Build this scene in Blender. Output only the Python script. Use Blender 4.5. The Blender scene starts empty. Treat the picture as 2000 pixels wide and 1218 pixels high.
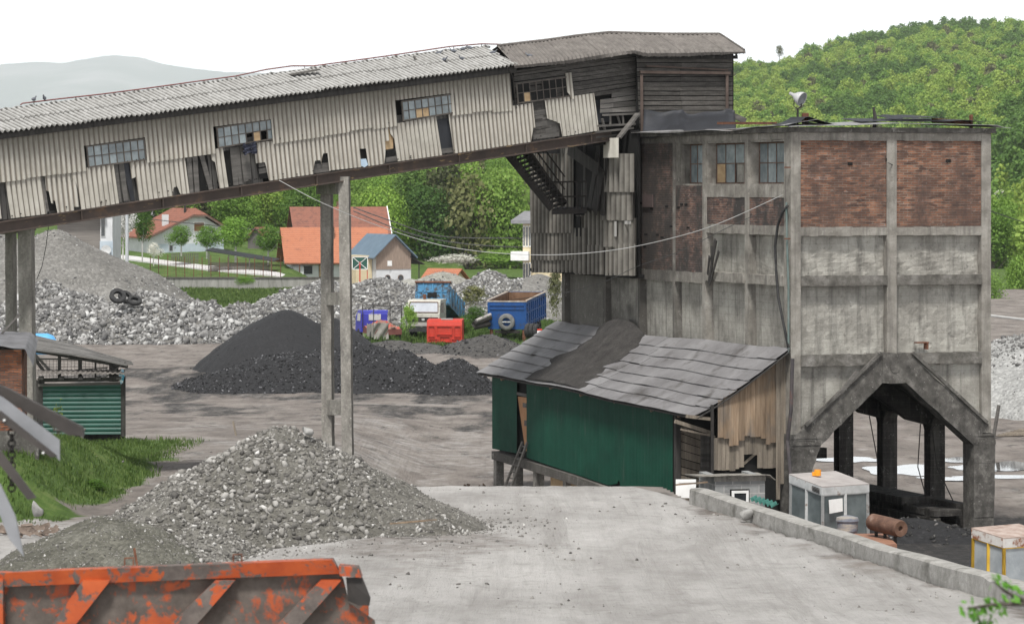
import bpy, math, random
import numpy as np
from mathutils import Vector, Matrix
R = math.radians
scene = bpy.context.scene
# ---------------------------------------------------------------- camera, world, sun, exposure
F = 6500.0; H = 11.3; CX = 1000.0; CY = 360.0        # focal length in photo pixels, eye height, principal point
cam_d = bpy.data.cameras.new('camera'); cam = bpy.data.objects.new('camera', cam_d)
scene.collection.objects.link(cam); scene.camera = cam
cam.location = (0, 0, H); cam.rotation_euler = (R(90), 0, 0)
cam_d.sensor_width = 36; cam_d.lens = 36*F/2000; cam_d.shift_y = -(609-CY)/2000
cam_d.clip_start = 0.5; cam_d.clip_end = 70000
cam_d.dof.use_dof = True; cam_d.dof.focus_distance = 108; cam_d.dof.aperture_fstop = 6.3
SUN_EL, SUN_AZ = 60.0, -168.0       # azimuth of the sun direction measured from +Y towards +X
w = bpy.data.worlds.new('World'); scene.world = w; w.use_nodes = True
nt = w.node_tree; nt.nodes.clear()
sky = nt.nodes.new('ShaderNodeTexSky'); sky.sky_type = 'NISHITA'; sky.sun_disc = False
sky.sun_elevation = R(SUN_EL); sky.sun_rotation = R(SUN_AZ); sky.air_density = 1.0; sky.dust_density = 1.0; sky.ozone_density = 1.0
bw = nt.nodes.new('ShaderNodeRGBToBW'); nt.links.new(sky.outputs[0], bw.inputs[0])
tc = nt.nodes.new('ShaderNodeTexCoord'); mp = nt.nodes.new('ShaderNodeMapping'); mp.inputs['Scale'].default_value = (1, 1, 3.5)
nt.links.new(tc.outputs['Generated'], mp.inputs[0])
nz = nt.nodes.new('ShaderNodeTexNoise'); nz.inputs['Scale'].default_value = 5; nz.inputs['Detail'].default_value = 6
nt.links.new(mp.outputs[0], nz.inputs['Vector'])
rp = nt.nodes.new('ShaderNodeValToRGB'); rp.color_ramp.elements[0].position = .3; rp.color_ramp.elements[1].position = .62
rp.color_ramp.elements[0].color = (.72, .72, .72, 1); rp.color_ramp.elements[1].color = (.97, .97, .97, 1)
nt.links.new(nz.outputs['Fac'], rp.inputs[0])
mx = nt.nodes.new('ShaderNodeMix'); mx.data_type = 'RGBA'
nt.links.new(rp.outputs[0], mx.inputs[0]); nt.links.new(sky.outputs[0], mx.inputs[6])
cl = nt.nodes.new('ShaderNodeMix'); cl.data_type = 'RGBA'; cl.blend_type = 'MULTIPLY'; cl.inputs[0].default_value = 1
nt.links.new(bw.outputs[0], cl.inputs[6]); cl.inputs[7].default_value = (1.35, 1.35, 1.36, 1)
nt.links.new(cl.outputs[2], mx.inputs[7])
sxz = nt.nodes.new('ShaderNodeSeparateXYZ'); nt.links.new(tc.outputs['Generated'], sxz.inputs[0])
hzr = nt.nodes.new('ShaderNodeMapRange'); nt.links.new(sxz.outputs[2], hzr.inputs[0])          # the veil of cloud is brightest low down
for i_, v_ in zip((1, 2, 3, 4), (0.0, .30, 1.95, .62)): hzr.inputs[i_].default_value = v_
vm = nt.nodes.new('ShaderNodeVectorMath'); vm.operation = 'SCALE'; nt.links.new(mx.outputs[2], vm.inputs[0]); nt.links.new(hzr.outputs[0], vm.inputs['Scale'])
bg = nt.nodes.new('ShaderNodeBackground'); bg.inputs[1].default_value = 0.15
nt.links.new(vm.outputs[0], bg.inputs[0])
wo = nt.nodes.new('ShaderNodeOutputWorld'); nt.links.new(bg.outputs[0], wo.inputs[0])
sd = bpy.data.lights.new('sun', 'SUN'); sd.energy = 3.0; sd.angle = R(10); sd.color = (1, .97, .92)
so = bpy.data.objects.new('sun', sd); scene.collection.objects.link(so)
sv = Vector((math.sin(R(SUN_AZ))*math.cos(R(SUN_EL)), math.cos(R(SUN_AZ))*math.cos(R(SUN_EL)), math.sin(R(SUN_EL))))
so.rotation_euler = sv.to_track_quat('Z', 'Y').to_euler(); so.location = (0, -20, 60)
vs = scene.view_settings; vs.view_transform = 'Standard'; vs.look = 'None'; vs.gamma = 1; vs.exposure = 0.6; vs.use_curve_mapping = False
scene.cycles.max_bounces = 6; scene.cycles.diffuse_bounces = 3; scene.cycles.transparent_max_bounces = 8
scene.cycles.volume_bounces = 3; scene.cycles.use_denoising = True

# ---------------------------------------------------------------- projection of measured photo points at a known distance
def P(px, py, Y): return Vector(((px-CX)/F*Y, Y, H-(py-CY)/F*Y))
def ray(px, py): return Vector(((px-CX)/F, 1.0, -(py-CY)/F))
class Frame:
    def __init__(s, M): s.M = M; s.I = M.inverted(); s.o = s.I @ Vector((0, 0, H)); s.R = s.I.to_3x3()
    def on(s, px, py, axis, val):                    # local point where the line of sight meets local plane axis=val
        d = s.R @ ray(px, py); k = (val-s.o[axis])/d[axis]; return s.o + d*k
# ---------------------------------------------------------------- numpy noise
def _h(ix, iy, seed):
    n = (ix.astype(np.int64)*374761393 + iy.astype(np.int64)*668265263 + seed*974711) & 0xffffffff
    n = ((n ^ (n >> 13))*1274126177) & 0xffffffff
    return ((n ^ (n >> 16)) & 0xffff)/65535.0
def vnoise(x, y, seed=0):
    x = np.asarray(x, float); y = np.asarray(y, float)
    ix = np.floor(x); iy = np.floor(y); fx = x-ix; fy = y-iy
    fx = fx*fx*(3-2*fx); fy = fy*fy*(3-2*fy)
    a = _h(ix, iy, seed); b = _h(ix+1, iy, seed); c = _h(ix, iy+1, seed); d = _h(ix+1, iy+1, seed)
    return (a*(1-fx)+b*fx)*(1-fy)+(c*(1-fx)+d*fx)*fy
def fbm(x, y, seed=0, o=4):
    s = 0; a = .5
    for k in range(o):
        s = s + a*(vnoise(x*2**k, y*2**k, seed+k*7)-.5); a *= .5
    return s
def sm(x, a, b):
    t = np.clip((x-a)/(b-a), 0, 1); return t*t*(3-2*t)
# ---------------------------------------------------------------- mesh builder
class MB:
    def __init__(s): s.v = []; s.f = []; s.smooth = False
    def add(s, vs_, fs):
        b = len(s.v); s.v += [tuple(q) for q in vs_]; s.f += [tuple(b+i for i in q) for q in fs]; return s
    def hexa(s, p):      # 8 points: bottom 4 ccw, top 4 ccw
        return s.add(p, [(0, 3, 2, 1), (4, 5, 6, 7), (0, 1, 5, 4), (1, 2, 6, 5), (2, 3, 7, 6), (3, 0, 4, 7)])
    def box(s, x0, x1, y0, y1, z0, z1, j=0):
        p = [(x0, y0, z0), (x1, y0, z0), (x1, y1, z0), (x0, y1, z0), (x0, y0, z1), (x1, y0, z1), (x1, y1, z1), (x0, y1, z1)]
        if j: p = [tuple(c+random.uniform(-j, j) for c in q) for q in p]
        return s.hexa(p)
    def beam(s, a, b, wd, ht, up=(0, 0, 1), w2=None):
        a = Vector(a); b = Vector(b); d = (b-a).normalized(); up = Vector(up)
        if abs(d.dot(up)) > .97: up = Vector((1, 0, 0)) if abs(d.x) < .9 else Vector((0, 1, 0))
        sx = d.cross(up).normalized(); u = sx.cross(d).normalized(); w2 = w2 or wd
        sx1 = sx*wd/2; sx2 = sx*w2/2; u = u*ht/2
        return s.hexa([a-sx1-u, a+sx1-u, b+sx2-u, b-sx2-u, a-sx1+u, a+sx1+u, b+sx2+u, b-sx2+u])
    def prism(s, pts, off):   # planar polygon pts extruded by vector off
        n = len(pts); off = Vector(off); p = [Vector(q) for q in pts]
        return s.add(p+[q+off for q in p], [tuple(range(n))[::-1], tuple(range(n, 2*n))]+[(i, (i+1) % n, n+(i+1) % n, n+i) for i in range(n)])
    def tube(s, pts, r, n=8, r2=None, cap=True):
        pts = [Vector(q) for q in pts]; m = len(pts); rings = []
        u = None
        for i, q in enumerate(pts):
            d = (pts[min(i+1, m-1)]-pts[max(i-1, 0)]).normalized()
            if u is None: u = d.orthogonal().normalized()
            u = (u-d*u.dot(d)).normalized(); v = d.cross(u)
            rr = r if r2 is None else r+(r2-r)*i/(m-1)
            if isinstance(r, (list, tuple)): rr = r[i]
            rings.append([q+(u*math.cos(2*math.pi*k/n)+v*math.sin(2*math.pi*k/n))*rr for k in range(n)])
        fs = [(i*n+k, i*n+(k+1) % n, (i+1)*n+(k+1) % n, (i+1)*n+k) for i in range(m-1) for k in range(n)]
        if cap: fs += [tuple(range(n))[::-1], tuple(range((m-1)*n, m*n))]
        return s.add([q for g in rings for q in g], fs)
    def cyl(s, a, b, r, n=16, r2=None): return s.tube([a, b], r, n, r2)
    def grid(s, pts, nu, nv, close=False):   # pts[nu][nv]
        flat = [pts[i][j] for i in range(nu) for j in range(nv)]
        return s.add(flat, [(i*nv+j, (i+1)*nv+j, (i+1)*nv+j+1, i*nv+j+1) for i in range(nu-1) for j in range(nv-1)])
    def shell(s, pts, nu, nv, off):     # a grid with thickness
        off = Vector(off); A = [[Vector(q) for q in r] for r in pts]
        b = len(s.v)
        s.v += [tuple(A[i][j]) for i in range(nu) for j in range(nv)]+[tuple(A[i][j]+off) for i in range(nu) for j in range(nv)]
        N = nu*nv; g = lambda i, j: b+i*nv+j
        for i in range(nu-1):
            for j in range(nv-1):
                s.f.append((g(i, j), g(i+1, j), g(i+1, j+1), g(i, j+1))); s.f.append((N+g(i, j+1), N+g(i+1, j+1), N+g(i+1, j), N+g(i, j)))
        rim = [(i, 0) for i in range(nu)]+[(nu-1, j) for j in range(1, nv)]+[(i, nv-1) for i in range(nu-2, -1, -1)]+[(0, j) for j in range(nv-2, 0, -1)]
        for k in range(len(rim)):
            a = g(*rim[k]); c = g(*rim[(k+1) % len(rim)]); s.f.append((a, c, N+c, N+a))
        return s
def link(name, me, parent=None, loc=None):
    o = bpy.data.objects.new(name, me); scene.collection.objects.link(o)
    if parent is not None: o.parent = parent
    if loc is not None: o.location = loc
    return o
def obj(name, mb, mat, parent=None, smooth=False, loc=None):
    me = bpy.data.meshes.new(name); me.from_pydata(mb.v, [], mb.f); me.update()
    for m in (mat if isinstance(mat, (list, tuple)) else [mat]): me.materials.append(m)
    if smooth: me.polygons.foreach_set('use_smooth', [True]*len(me.polygons))
    return link(name, me, parent, loc)
def npmesh(name, V, Fa, mat, smooth=False, midx=None):
    me = bpy.data.meshes.new(name); V = np.ascontiguousarray(V, np.float32); Fa = np.ascontiguousarray(Fa, np.int32)
    k = Fa.shape[1]; me.vertices.add(len(V)); me.vertices.foreach_set('co', V.ravel())
    me.loops.add(Fa.size); me.loops.foreach_set('vertex_index', Fa.ravel()); me.polygons.add(len(Fa))
    me.polygons.foreach_set('loop_start', np.arange(0, Fa.size, k, dtype=np.int32))
    try: me.polygons.foreach_set('loop_total', np.full(len(Fa), k, np.int32))
    except Exception: pass
    for m in (mat if isinstance(mat, (list, tuple)) else [mat]): me.materials.append(m)
    if midx is not None: me.polygons.foreach_set('material_index', midx.astype(np.int32))
    if smooth: me.polygons.foreach_set('use_smooth', np.ones(len(Fa), bool))
    me.update(calc_edges=True); me.validate(); return me
def tag(o, label=None, cat=None, group=None, kind=None):
    if label: o['label'] = label
    if cat: o['category'] = cat
    if group: o['group'] = group
    if kind: o['kind'] = kind
    return o
def thing(name, label, cat, M=None, group=None):
    o = bpy.data.objects.new(name, None); scene.collection.objects.link(o); o.empty_display_size = .2
    if M is not None: o.matrix_world = M
    return tag(o, label, cat, group)
def TR(loc, rz=0): return Matrix.Translation(Vector(loc)) @ Matrix.Rotation(rz, 4, 'Z')
def dup(root, M=None, label=None, group=None):
    r = root.copy(); scene.collection.objects.link(r)
    if M is not None: r.matrix_world = M
    if label: r['label'] = label
    if group: r['group'] = group
    for ch in list(root.children):
        c = ch.copy(); scene.collection.objects.link(c); c.parent = r
        for g in ch.children:
            d = g.copy(); scene.collection.objects.link(d); d.parent = c
    return r
# ---------------------------------------------------------------- materials
def C4(c): return (c[0], c[1], c[2], 1) if len(c) == 3 else c
MATS = {}
class NT:
    def __init__(s, name):
        s.m = bpy.data.materials.new(name); s.m.use_nodes = True; s.t = s.m.node_tree; s.t.nodes.clear()
        s.out = s.n('OutputMaterial'); s.b = s.n('BsdfPrincipled'); s.l(s.b.outputs[0], s.out.inputs[0]); MATS[name] = s.m
    def n(s, typ, **kw):
        q = s.t.nodes.new('ShaderNode'+typ)
        for k, v in kw.items(): setattr(q, k, v)
        return q
    def l(s, a, b): s.t.links.new(a, b)
    def vec(s, coord='Object', scale=(1, 1, 1), rot=(0, 0, 0)):
        if coord == 'World': o = s.n('NewGeometry').outputs['Position']
        else: o = s.n('TexCoord').outputs[coord]
        m = s.n('Mapping'); m.inputs['Scale'].default_value = scale; m.inputs['Rotation'].default_value = rot; s.l(o, m.inputs[0]); return m.outputs[0]
    def noise(s, vec, scale, detail=6, rough=.6, dist=0):
        q = s.n('TexNoise'); q.inputs['Scale'].default_value = scale; q.inputs['Detail'].default_value = detail
        q.inputs['Roughness'].default_value = rough; q.inputs['Distortion'].default_value = dist; s.l(vec, q.inputs['Vector']); return q.outputs['Fac']
    def ramp(s, fac, stops, interp='LINEAR'):
        q = s.n('ValToRGB'); e = q.color_ramp; e.interpolation = interp
        while len(e.elements) < len(stops): e.elements.new(.5)
        for el, (p, c) in zip(e.elements, stops): el.position = p; el.color = C4(c)
        s.l(fac, q.inputs[0]); return q.outputs[0]
    def rmap(s, fac, a, b, c=0, d=1):
        q = s.n('MapRange'); s.l(fac, q.inputs[0])
        for i, v in zip((1, 2, 3, 4), (a, b, c, d)): q.inputs[i].default_value = v
        return q.outputs[0]
    def mix(s, fac, a, b, typ='MIX'):
        q = s.n('Mix', data_type='RGBA', blend_type=typ)
        for sock, v in ((q.inputs[0], fac), (q.inputs[6], a), (q.inputs[7], b)):
            if isinstance(v, (int, float)): sock.default_value = v
            elif isinstance(v, (tuple, list)): sock.default_value = C4(v)
            else: s.l(v, sock)
        return q.outputs[2]
    def math(s, op, a, b=0, c=None):
        q = s.n('Math', operation=op)
        for i, v in enumerate((a, b) if c is None else (a, b, c)):
            if isinstance(v, (int, float)): q.inputs[i].default_value = v
            else: s.l(v, q.inputs[i])
        return q.outputs[0]
    def island(s): return s.n('NewGeometry').outputs['Random Per Island']
    def objrand(s): return s.n('ObjectInfo').outputs['Random']
    def bump(s, h, strength=.4, dist=.02):
        q = s.n('Bump'); q.inputs['Strength'].default_value = strength; q.inputs['Distance'].default_value = dist; s.l(h, q.inputs['Height']); s.l(q.outputs[0], s.b.inputs['Normal'])
    def fin(s, col, rough=.85, metal=0, spec=.3):
        if isinstance(col, (tuple, list)): s.b.inputs['Base Color'].default_value = C4(col)
        else: s.l(col, s.b.inputs['Base Color'])
        if isinstance(rough, (int, float)): s.b.inputs['Roughness'].default_value = rough
        else: s.l(rough, s.b.inputs['Roughness'])
        s.b.inputs['Metallic'].default_value = metal; s.b.inputs['Specular IOR Level'].default_value = spec; return s.m
def surf(name, stops, scale=2, stretch=(1, 1, 1), detail=8, coord='Object', rough=.85, bump=.35, bdist=.02, bscale=None, metal=0, spec=.3, stains=(), isl=0.0, fine=0.0, orand=0.0):
    t = NT(name); v = t.vec(coord, stretch); n = t.noise(v, scale, detail, .62)
    col = t.ramp(n, stops)
    for (c, sc, lo, hi, st) in stains:
        vv = t.vec(coord, st); m = t.rmap(t.noise(vv, sc, 6, .65), lo, hi); col = t.mix(m, col, c)
    if isl: col = t.mix(1.0, col, t.ramp(t.island(), [(0, (1-isl,)*3), (1, (1+isl,)*3)]), 'MULTIPLY')
    if orand: col = t.mix(1.0, col, t.ramp(t.objrand(), [(0, (1-orand,)*3), (1, (1+orand,)*3)]), 'MULTIPLY')
    if fine:
        f = t.noise(t.vec(coord), bscale or scale*8, 4, .7); col = t.mix(1.0, col, t.ramp(f, [(.3, (1-fine,)*3), (.7, (1+fine*.6,)*3)]), 'MULTIPLY')
    if bump: t.bump(t.noise(t.vec(coord, stretch), bscale or scale*6, 8, .7), bump, bdist)
    return t.fin(col, rough, metal, spec)
M_BLOCKS = surf('pale_block_stone', [(.3, (.20, .195, .185)), (.7, (.36, .355, .34))], 5, bump=.4)
g3 = lambda a, b=None, c=None: (a, a if b is None else b, a if c is None else c)
M_ASB = surf('asbestos_sheet', [(.25, (.30, .285, .25)), (.5, (.47, .45, .40)), (.75, (.56, .54, .49))], 1.2, (1, 1, .5), rough=.9, bump=.15, isl=.10, fine=.10, bscale=30,
             stains=[((.12, .11, .10), 1.6, .60, .80, (3.5, 3.5, .35)), ((.20, .13, .08), 2.5, .68, .85, (5, 5, .5))])
M_ROOFL = surf('roof_sheet_lichen', [(.30, (.10, .095, .09)), (.5, (.24, .235, .225)), (.68, (.55, .55, .54))], 5, (1, 1, 1), rough=.95, bump=.3, isl=.12, fine=.3, bscale=22)
M_ROOFD = surf('roof_sheet_dusty', [(.3, (.11, .10, .092)), (.6, (.17, .155, .142)), (.8, (.22, .20, .185))], 3, rough=.95, bump=.25, isl=.12, fine=.15, bscale=25)
M_WOODG = surf('weathered_boards', [(.25, (.055, .052, .048)), (.55, (.115, .108, .10)), (.8, (.19, .18, .165))], 2.2, (.35, .35, 4), rough=.9, bump=.4, isl=.3, fine=.15, bscale=20)
M_WOODV = surf('weathered_upright_boards', [(.25, (.10, .085, .07)), (.55, (.20, .17, .135)), (.8, (.30, .26, .21))], 2.2, (4, 4, .35), rough=.9, bump=.4, isl=.3, fine=.15, bscale=20)
M_WOODT = surf('tan_upright_boards', [(.25, (.10, .07, .045)), (.5, (.21, .15, .10)), (.8, (.31, .24, .17))], 2.2, (5, 5, .4), rough=.85, bump=.35, isl=.22,
               stains=[((.12, .105, .09), 1.2, .48, .66, (1.5, 1.5, .5))])
M_WOODD = surf('dark_boards', [(.3, (.02, .019, .018)), (.7, (.06, .056, .052))], 2.5, (3, 3, .5), rough=.9, bump=.4, isl=.35)
M_PLY = surf('plywood', [(.3, (.33, .22, .12)), (.7, (.50, .37, .22))], 2, (1, 1, 3), rough=.8, bump=.1, stains=[((.14, .10, .07), 1.5, .58, .75, (1, 1, 1))])
M_DARK = surf('interior_shade', [(.3, (.006, .006, .006)), (.7, (.014, .0135, .013))], 2, rough=1, bump=.2)  # near-black colour carries the shade of interiors, gaps and openings
M_STEELB = surf('rusty_girder', [(.3, (.045, .036, .032)), (.6, (.08, .06, .05)), (.75, (.16, .10, .06))], 1.5, (1, 1, 1), rough=.8, bump=.3, spec=.3,
                stains=[((.42, .30, .14), 1.3, .60, .70, (1.2, 1.2, 6))])
M_STEELD = surf('dark_steel', [(.3, (.012, .011, .010)), (.7, (.035, .029, .026))], 3, rough=.7, bump=.2, spec=.4)
M_RUST = surf('rust', [(.3, (.07, .030, .020)), (.55, (.15, .065, .038)), (.75, (.24, .12, .07))], 5, rough=.85, bump=.3)
M_CONCC = surf('column_concrete', [(.3, (.15, .14, .125)), (.55, (.27, .255, .23)), (.75, (.38, .365, .33))], 1.6, (2, 2, .6), rough=.92, bump=.6, bdist=.03, bscale=14, fine=.3,
               stains=[((.09, .085, .08), 1.3, .56, .74, (1, 1, .5)), ((.55, .53, .50), 14, .66, .72, (1, 1, 1))])
M_TAR = surf('tar_sheet', [(.3, (.014, .015, .018)), (.6, (.028, .030, .036)), (.8, (.05, .052, .06))], 1.4, rough=.6, bump=.25, bscale=6, spec=.4)
M_ROOFM = surf('shed_roof_sheet', [(.3, (.13, .125, .127)), (.55, (.19, .185, .188)), (.75, (.25, .245, .248))], .7, (1, 1, 1), rough=.55, bump=.12, bscale=7, isl=.14, spec=.45, fine=.08,
               stains=[((.075, .07, .067), 1.0, .56, .70, (1, 1, 1)), ((.20, .15, .12), 3.5, .68, .8, (2, 1, 1))])
M_GREEN = surf('green_sheet', [(.3, (.005, .05, .034)), (.7, (.010, .085, .058))], .7, (2.5, 2.5, .5), rough=.45, bump=.05, isl=.12, spec=.5,
               stains=[((.05, .06, .05), 1.1, .60, .85, (4, 4, .4))])
M_GLASS = surf('dusty_glass', [(.3, (.10, .125, .135)), (.6, (.20, .235, .245)), (.8, (.30, .33, .34))], 2.2, rough=.25, bump=.05, spec=.6, isl=.3)
M_GLASSD = surf('dark_glass', [(.3, (.015, .018, .02)), (.7, (.05, .055, .06))], 2, rough=.12, bump=.02, spec=.7)
M_FRAMER = surf('rusty_window_frame', [(.3, (.07, .045, .035)), (.6, (.14, .09, .07)), (.8, (.22, .17, .14))], 6, rough=.8, bump=.2)
M_CLADD = surf('sooty_ribbed_sheet', [(.3, (.055, .05, .045)), (.6, (.10, .092, .082)), (.8, (.20, .185, .165))], 1.1, (2, 2, .5), rough=.85, bump=.2, isl=.25, fine=.15)
M_WHITE = surf('white_paint', [(.3, (.62, .62, .60)), (.7, (.80, .80, .79))], 2, rough=.6, bump=.05)
M_COALW = surf('coal', [(.3, (.010, .010, .011)), (.6, (.022, .022, .024)), (.8, (.05, .05, .052))], 6, coord='World', rough=.75, bump=.9, bdist=.08, bscale=9, spec=.4, fine=.3)
M_RUBBER = surf('tyre_rubber', [(.3, (.02, .02, .021)), (.7, (.05, .05, .05))], 6, rough=.9, bump=.2)
def rockmat(name, cols, dust=(.3, .29, .27)):
    t = NT(name); i = t.island(); col = t.ramp(i, cols)
    n = t.noise(t.vec('World'), 3.5, 6, .7); col = t.mix(t.rmap(n, .35, .75, 0, .55), col, dust)
    t.bump(t.noise(t.vec('World'), 14, 6, .7), .6, .04); return t.fin(col, .92, 0, .25)
M_ROCK = rockmat('crushed_stone', [(0, (.055, .052, .05)), (.35, (.13, .125, .115)), (.7, (.24, .23, .215)), (.93, (.35, .34, .32)), (1, (.60, .59, .57))], (.22, .21, .19))
M_ROCKL = rockmat('pale_broken_stone', [(0, (.05, .05, .053)), (.35, (.12, .118, .116)), (.75, (.26, .256, .25)), (.93, (.42, .42, .41)), (1, (.62, .62, .61))], (.24, .235, .225))
M_COALR = rockmat('coal_lumps', [(0, (.010, .010, .011)), (.5, (.028, .028, .030)), (.85, (.07, .07, .075)), (1, (.22, .22, .23))], (.03, .03, .03))
def gravmat(name, a, b, c, sc=1.0):
    t = NT(name); v = t.vec('World')
    n1 = t.noise(v, .45*sc, 8, .7); col = t.ramp(n1, [(.3, a), (.55, b), (.75, c)])
    q = t.n('TexVoronoi'); q.inputs['Scale'].default_value = 9*sc; t.l(v, q.inputs['Vector'])
    sp = t.ramp(t.n('SeparateColor').outputs[0] if False else q.outputs['Color'], [(0, (.65,)*3), (.6, (1,)*3), (1, (1.5,)*3)])
    col = t.mix(.8, col, sp, 'MULTIPLY')
    t.bump(t.math('ADD', t.noise(v, 6*sc, 8, .75), t.math('MULTIPLY', q.outputs['Distance'], -.7)), .9, .10); return t.fin(col, .95, 0, .2)
M_GRAV = gravmat('fine_gravel', (.10, .095, .082), (.17, .163, .145), (.26, .25, .23))
M_GRAVG = gravmat('greenish_gravel', (.085, .083, .066), (.15, .146, .122), (.25, .245, .215), 1.5)
M_GRAVM = gravmat('grey_gravel', (.13, .125, .115), (.19, .184, .172), (.28, .272, .255), .6)
def leafmat(name, cols, transl=.35, sat=1):
    t = NT(name); i = t.math('ADD', t.math('MULTIPLY', t.island(), .40), t.math('MULTIPLY', t.objrand(), .60))
    col = t.mix(1.0, t.ramp(i, cols), t.ramp(t.math('FRACT', t.math('MULTIPLY', t.objrand(), 7.31)), [(0, (.55, .58, .55)), (.5, (.9, .9, .9)), (1, (1.2, 1.17, 1.05))]) if sat == 1 else (sat, sat, sat), 'MULTIPLY'); t.fin(col, .6, 0, .25)
    tr = t.n('BsdfTranslucent'); t.l(col, tr.inputs[0]); ms = t.n('MixShader'); ms.inputs[0].default_value = transl
    t.l(t.b.outputs[0], ms.inputs[1]); t.l(tr.outputs[0], ms.inputs[2]); t.l(ms.outputs[0], t.out.inputs[0]); return t.m
M_LEAF = leafmat('spring_leaves', [(0, (.10, .20, .035)), (.35, (.17, .30, .050)), (.65, (.25, .39, .075)), (1, (.36, .47, .12))], .4)
M_LEAFD = leafmat('dark_spring_leaves', [(0, (.05, .115, .028)), (.4, (.095, .19, .042)), (1, (.18, .28, .065))], .4)
M_LEAFB = leafmat('bright_leaves', [(0, (.09, .19, .03)), (.5, (.16, .30, .05)), (1, (.26, .40, .09))], .4)
M_BLOS = leafmat('blossom', [(0, (.22, .25, .17)), (.3, (.42, .45, .38)), (.6, (.62, .62, .60)), (1, (.78, .78, .78))], .3)
M_GRASS = leafmat('grass_blades', [(0, (.030, .06, .016)), (.5, (.065, .115, .028)), (.9, (.15, .21, .06)), (1, (.24, .23, .11))], .3)
M_BARK = surf('bark', [(.3, (.05, .042, .034)), (.7, (.12, .105, .09))], 4, (2, 2, .5), rough=.95, bump=.5)
M_BARKW = surf('limewashed_bark', [(.3, (.35, .34, .31)), (.7, (.6, .6, .57))], 4, rough=.95, bump=.3)
def brickmat(name, c1, c2, mortar, dark, darklo, darkhi, bw_=.27, bh=.078, soot=None):
    t = NT(name); tc_ = t.n('TexCoord'); sx = t.n('SeparateXYZ'); t.l(tc_.outputs['Object'], sx.inputs[0])
    u = t.math('ADD', sx.outputs[0], sx.outputs[1]); cb = t.n('CombineXYZ')
    wob = t.math('MULTIPLY', t.noise(t.vec('Object'), 3, 3), .03)
    t.l(t.math('ADD', u, wob), cb.inputs[0]); t.l(t.math('ADD', sx.outputs[2], wob), cb.inputs[1])
    b = t.n('TexBrick'); t.l(cb.outputs[0], b.inputs['Vector']); b.inputs['Color1'].default_value = C4(c1); b.inputs['Color2'].default_value = C4(c2)
    b.inputs['Mortar'].default_value = C4(mortar); b.inputs['Scale'].default_value = 1; b.inputs['Mortar Size'].default_value = .011
    b.inputs['Brick Width'].default_value = bw_; b.inputs['Row Height'].default_value = bh; b.inputs['Bias'].default_value = -.1; b.inputs['Mortar Smooth'].default_value = .4
    # extra per-brick variety
    vr = t.n('TexVoronoi'); vr.inputs['Scale'].default_value = 1; cb2 = t.n('CombineXYZ')
    t.l(t.math('MULTIPLY', u, 3.6), cb2.inputs[0]); t.l(t.math('MULTIPLY', sx.outputs[2], 12.8), cb2.inputs[1]); t.l(cb2.outputs[0], vr.inputs['Vector'])
    col = t.mix(.85, b.outputs['Color'], t.ramp(vr.outputs['Color'], [(0.05, (.35, .34, .36)), (.5, (1, .95, .9)), (.8, (1.35, 1.3, 1.2)), (.95, (1.8, 1.9, 2.0))]), 'MULTIPLY')
    col = t.mix(t.rmap(t.noise(t.vec('Object', (1, 1, .6)), .9, 8, .7), darklo, darkhi), col, dark)
    col = t.mix(t.rmap(t.noise(t.vec('Object', (1, 1, 1)), 7, 4, .7), .62, .72, 0, .7), col, mortar)
    if soot is not None:      # soot that coats the wall away from the corner (a stain on the thing itself)
        m = t.math('ADD', t.rmap(sx.outputs[1], soot[0], soot[1]), t.math('MULTIPLY', t.math('SUBTRACT', t.noise(t.vec('Object'), 1.4, 6, .7), .5), 1.6))
        col = t.mix(t.rmap(m, .3, .8, 0, .8), col, (.04, .036, .033))
    t.bump(t.math('ADD', t.math('MULTIPLY', b.outputs['Fac'], -1.0), t.math('MULTIPLY', t.noise(t.vec('Object'), 22, 5), .7)), .8, .02)
    return t.fin(col, .9, 0, .2)
M_BRICKA = brickmat('red_brick', (.235, .112, .070), (.10, .060, .048), (.19, .172, .15), (.075, .052, .045), .40, .66)
M_BRICKB = brickmat('sooty_brick', (.21, .115, .088), (.11, .075, .068), (.20, .187, .175), (.055, .050, .048), .38, .58, soot=(5, 13))
M_BRICKL = brickmat('old_brick', (.26, .10, .05), (.14, .06, .04), (.10, .09, .08), (.07, .055, .05), .42, .66, bh=.072, bw_=.23)
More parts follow.
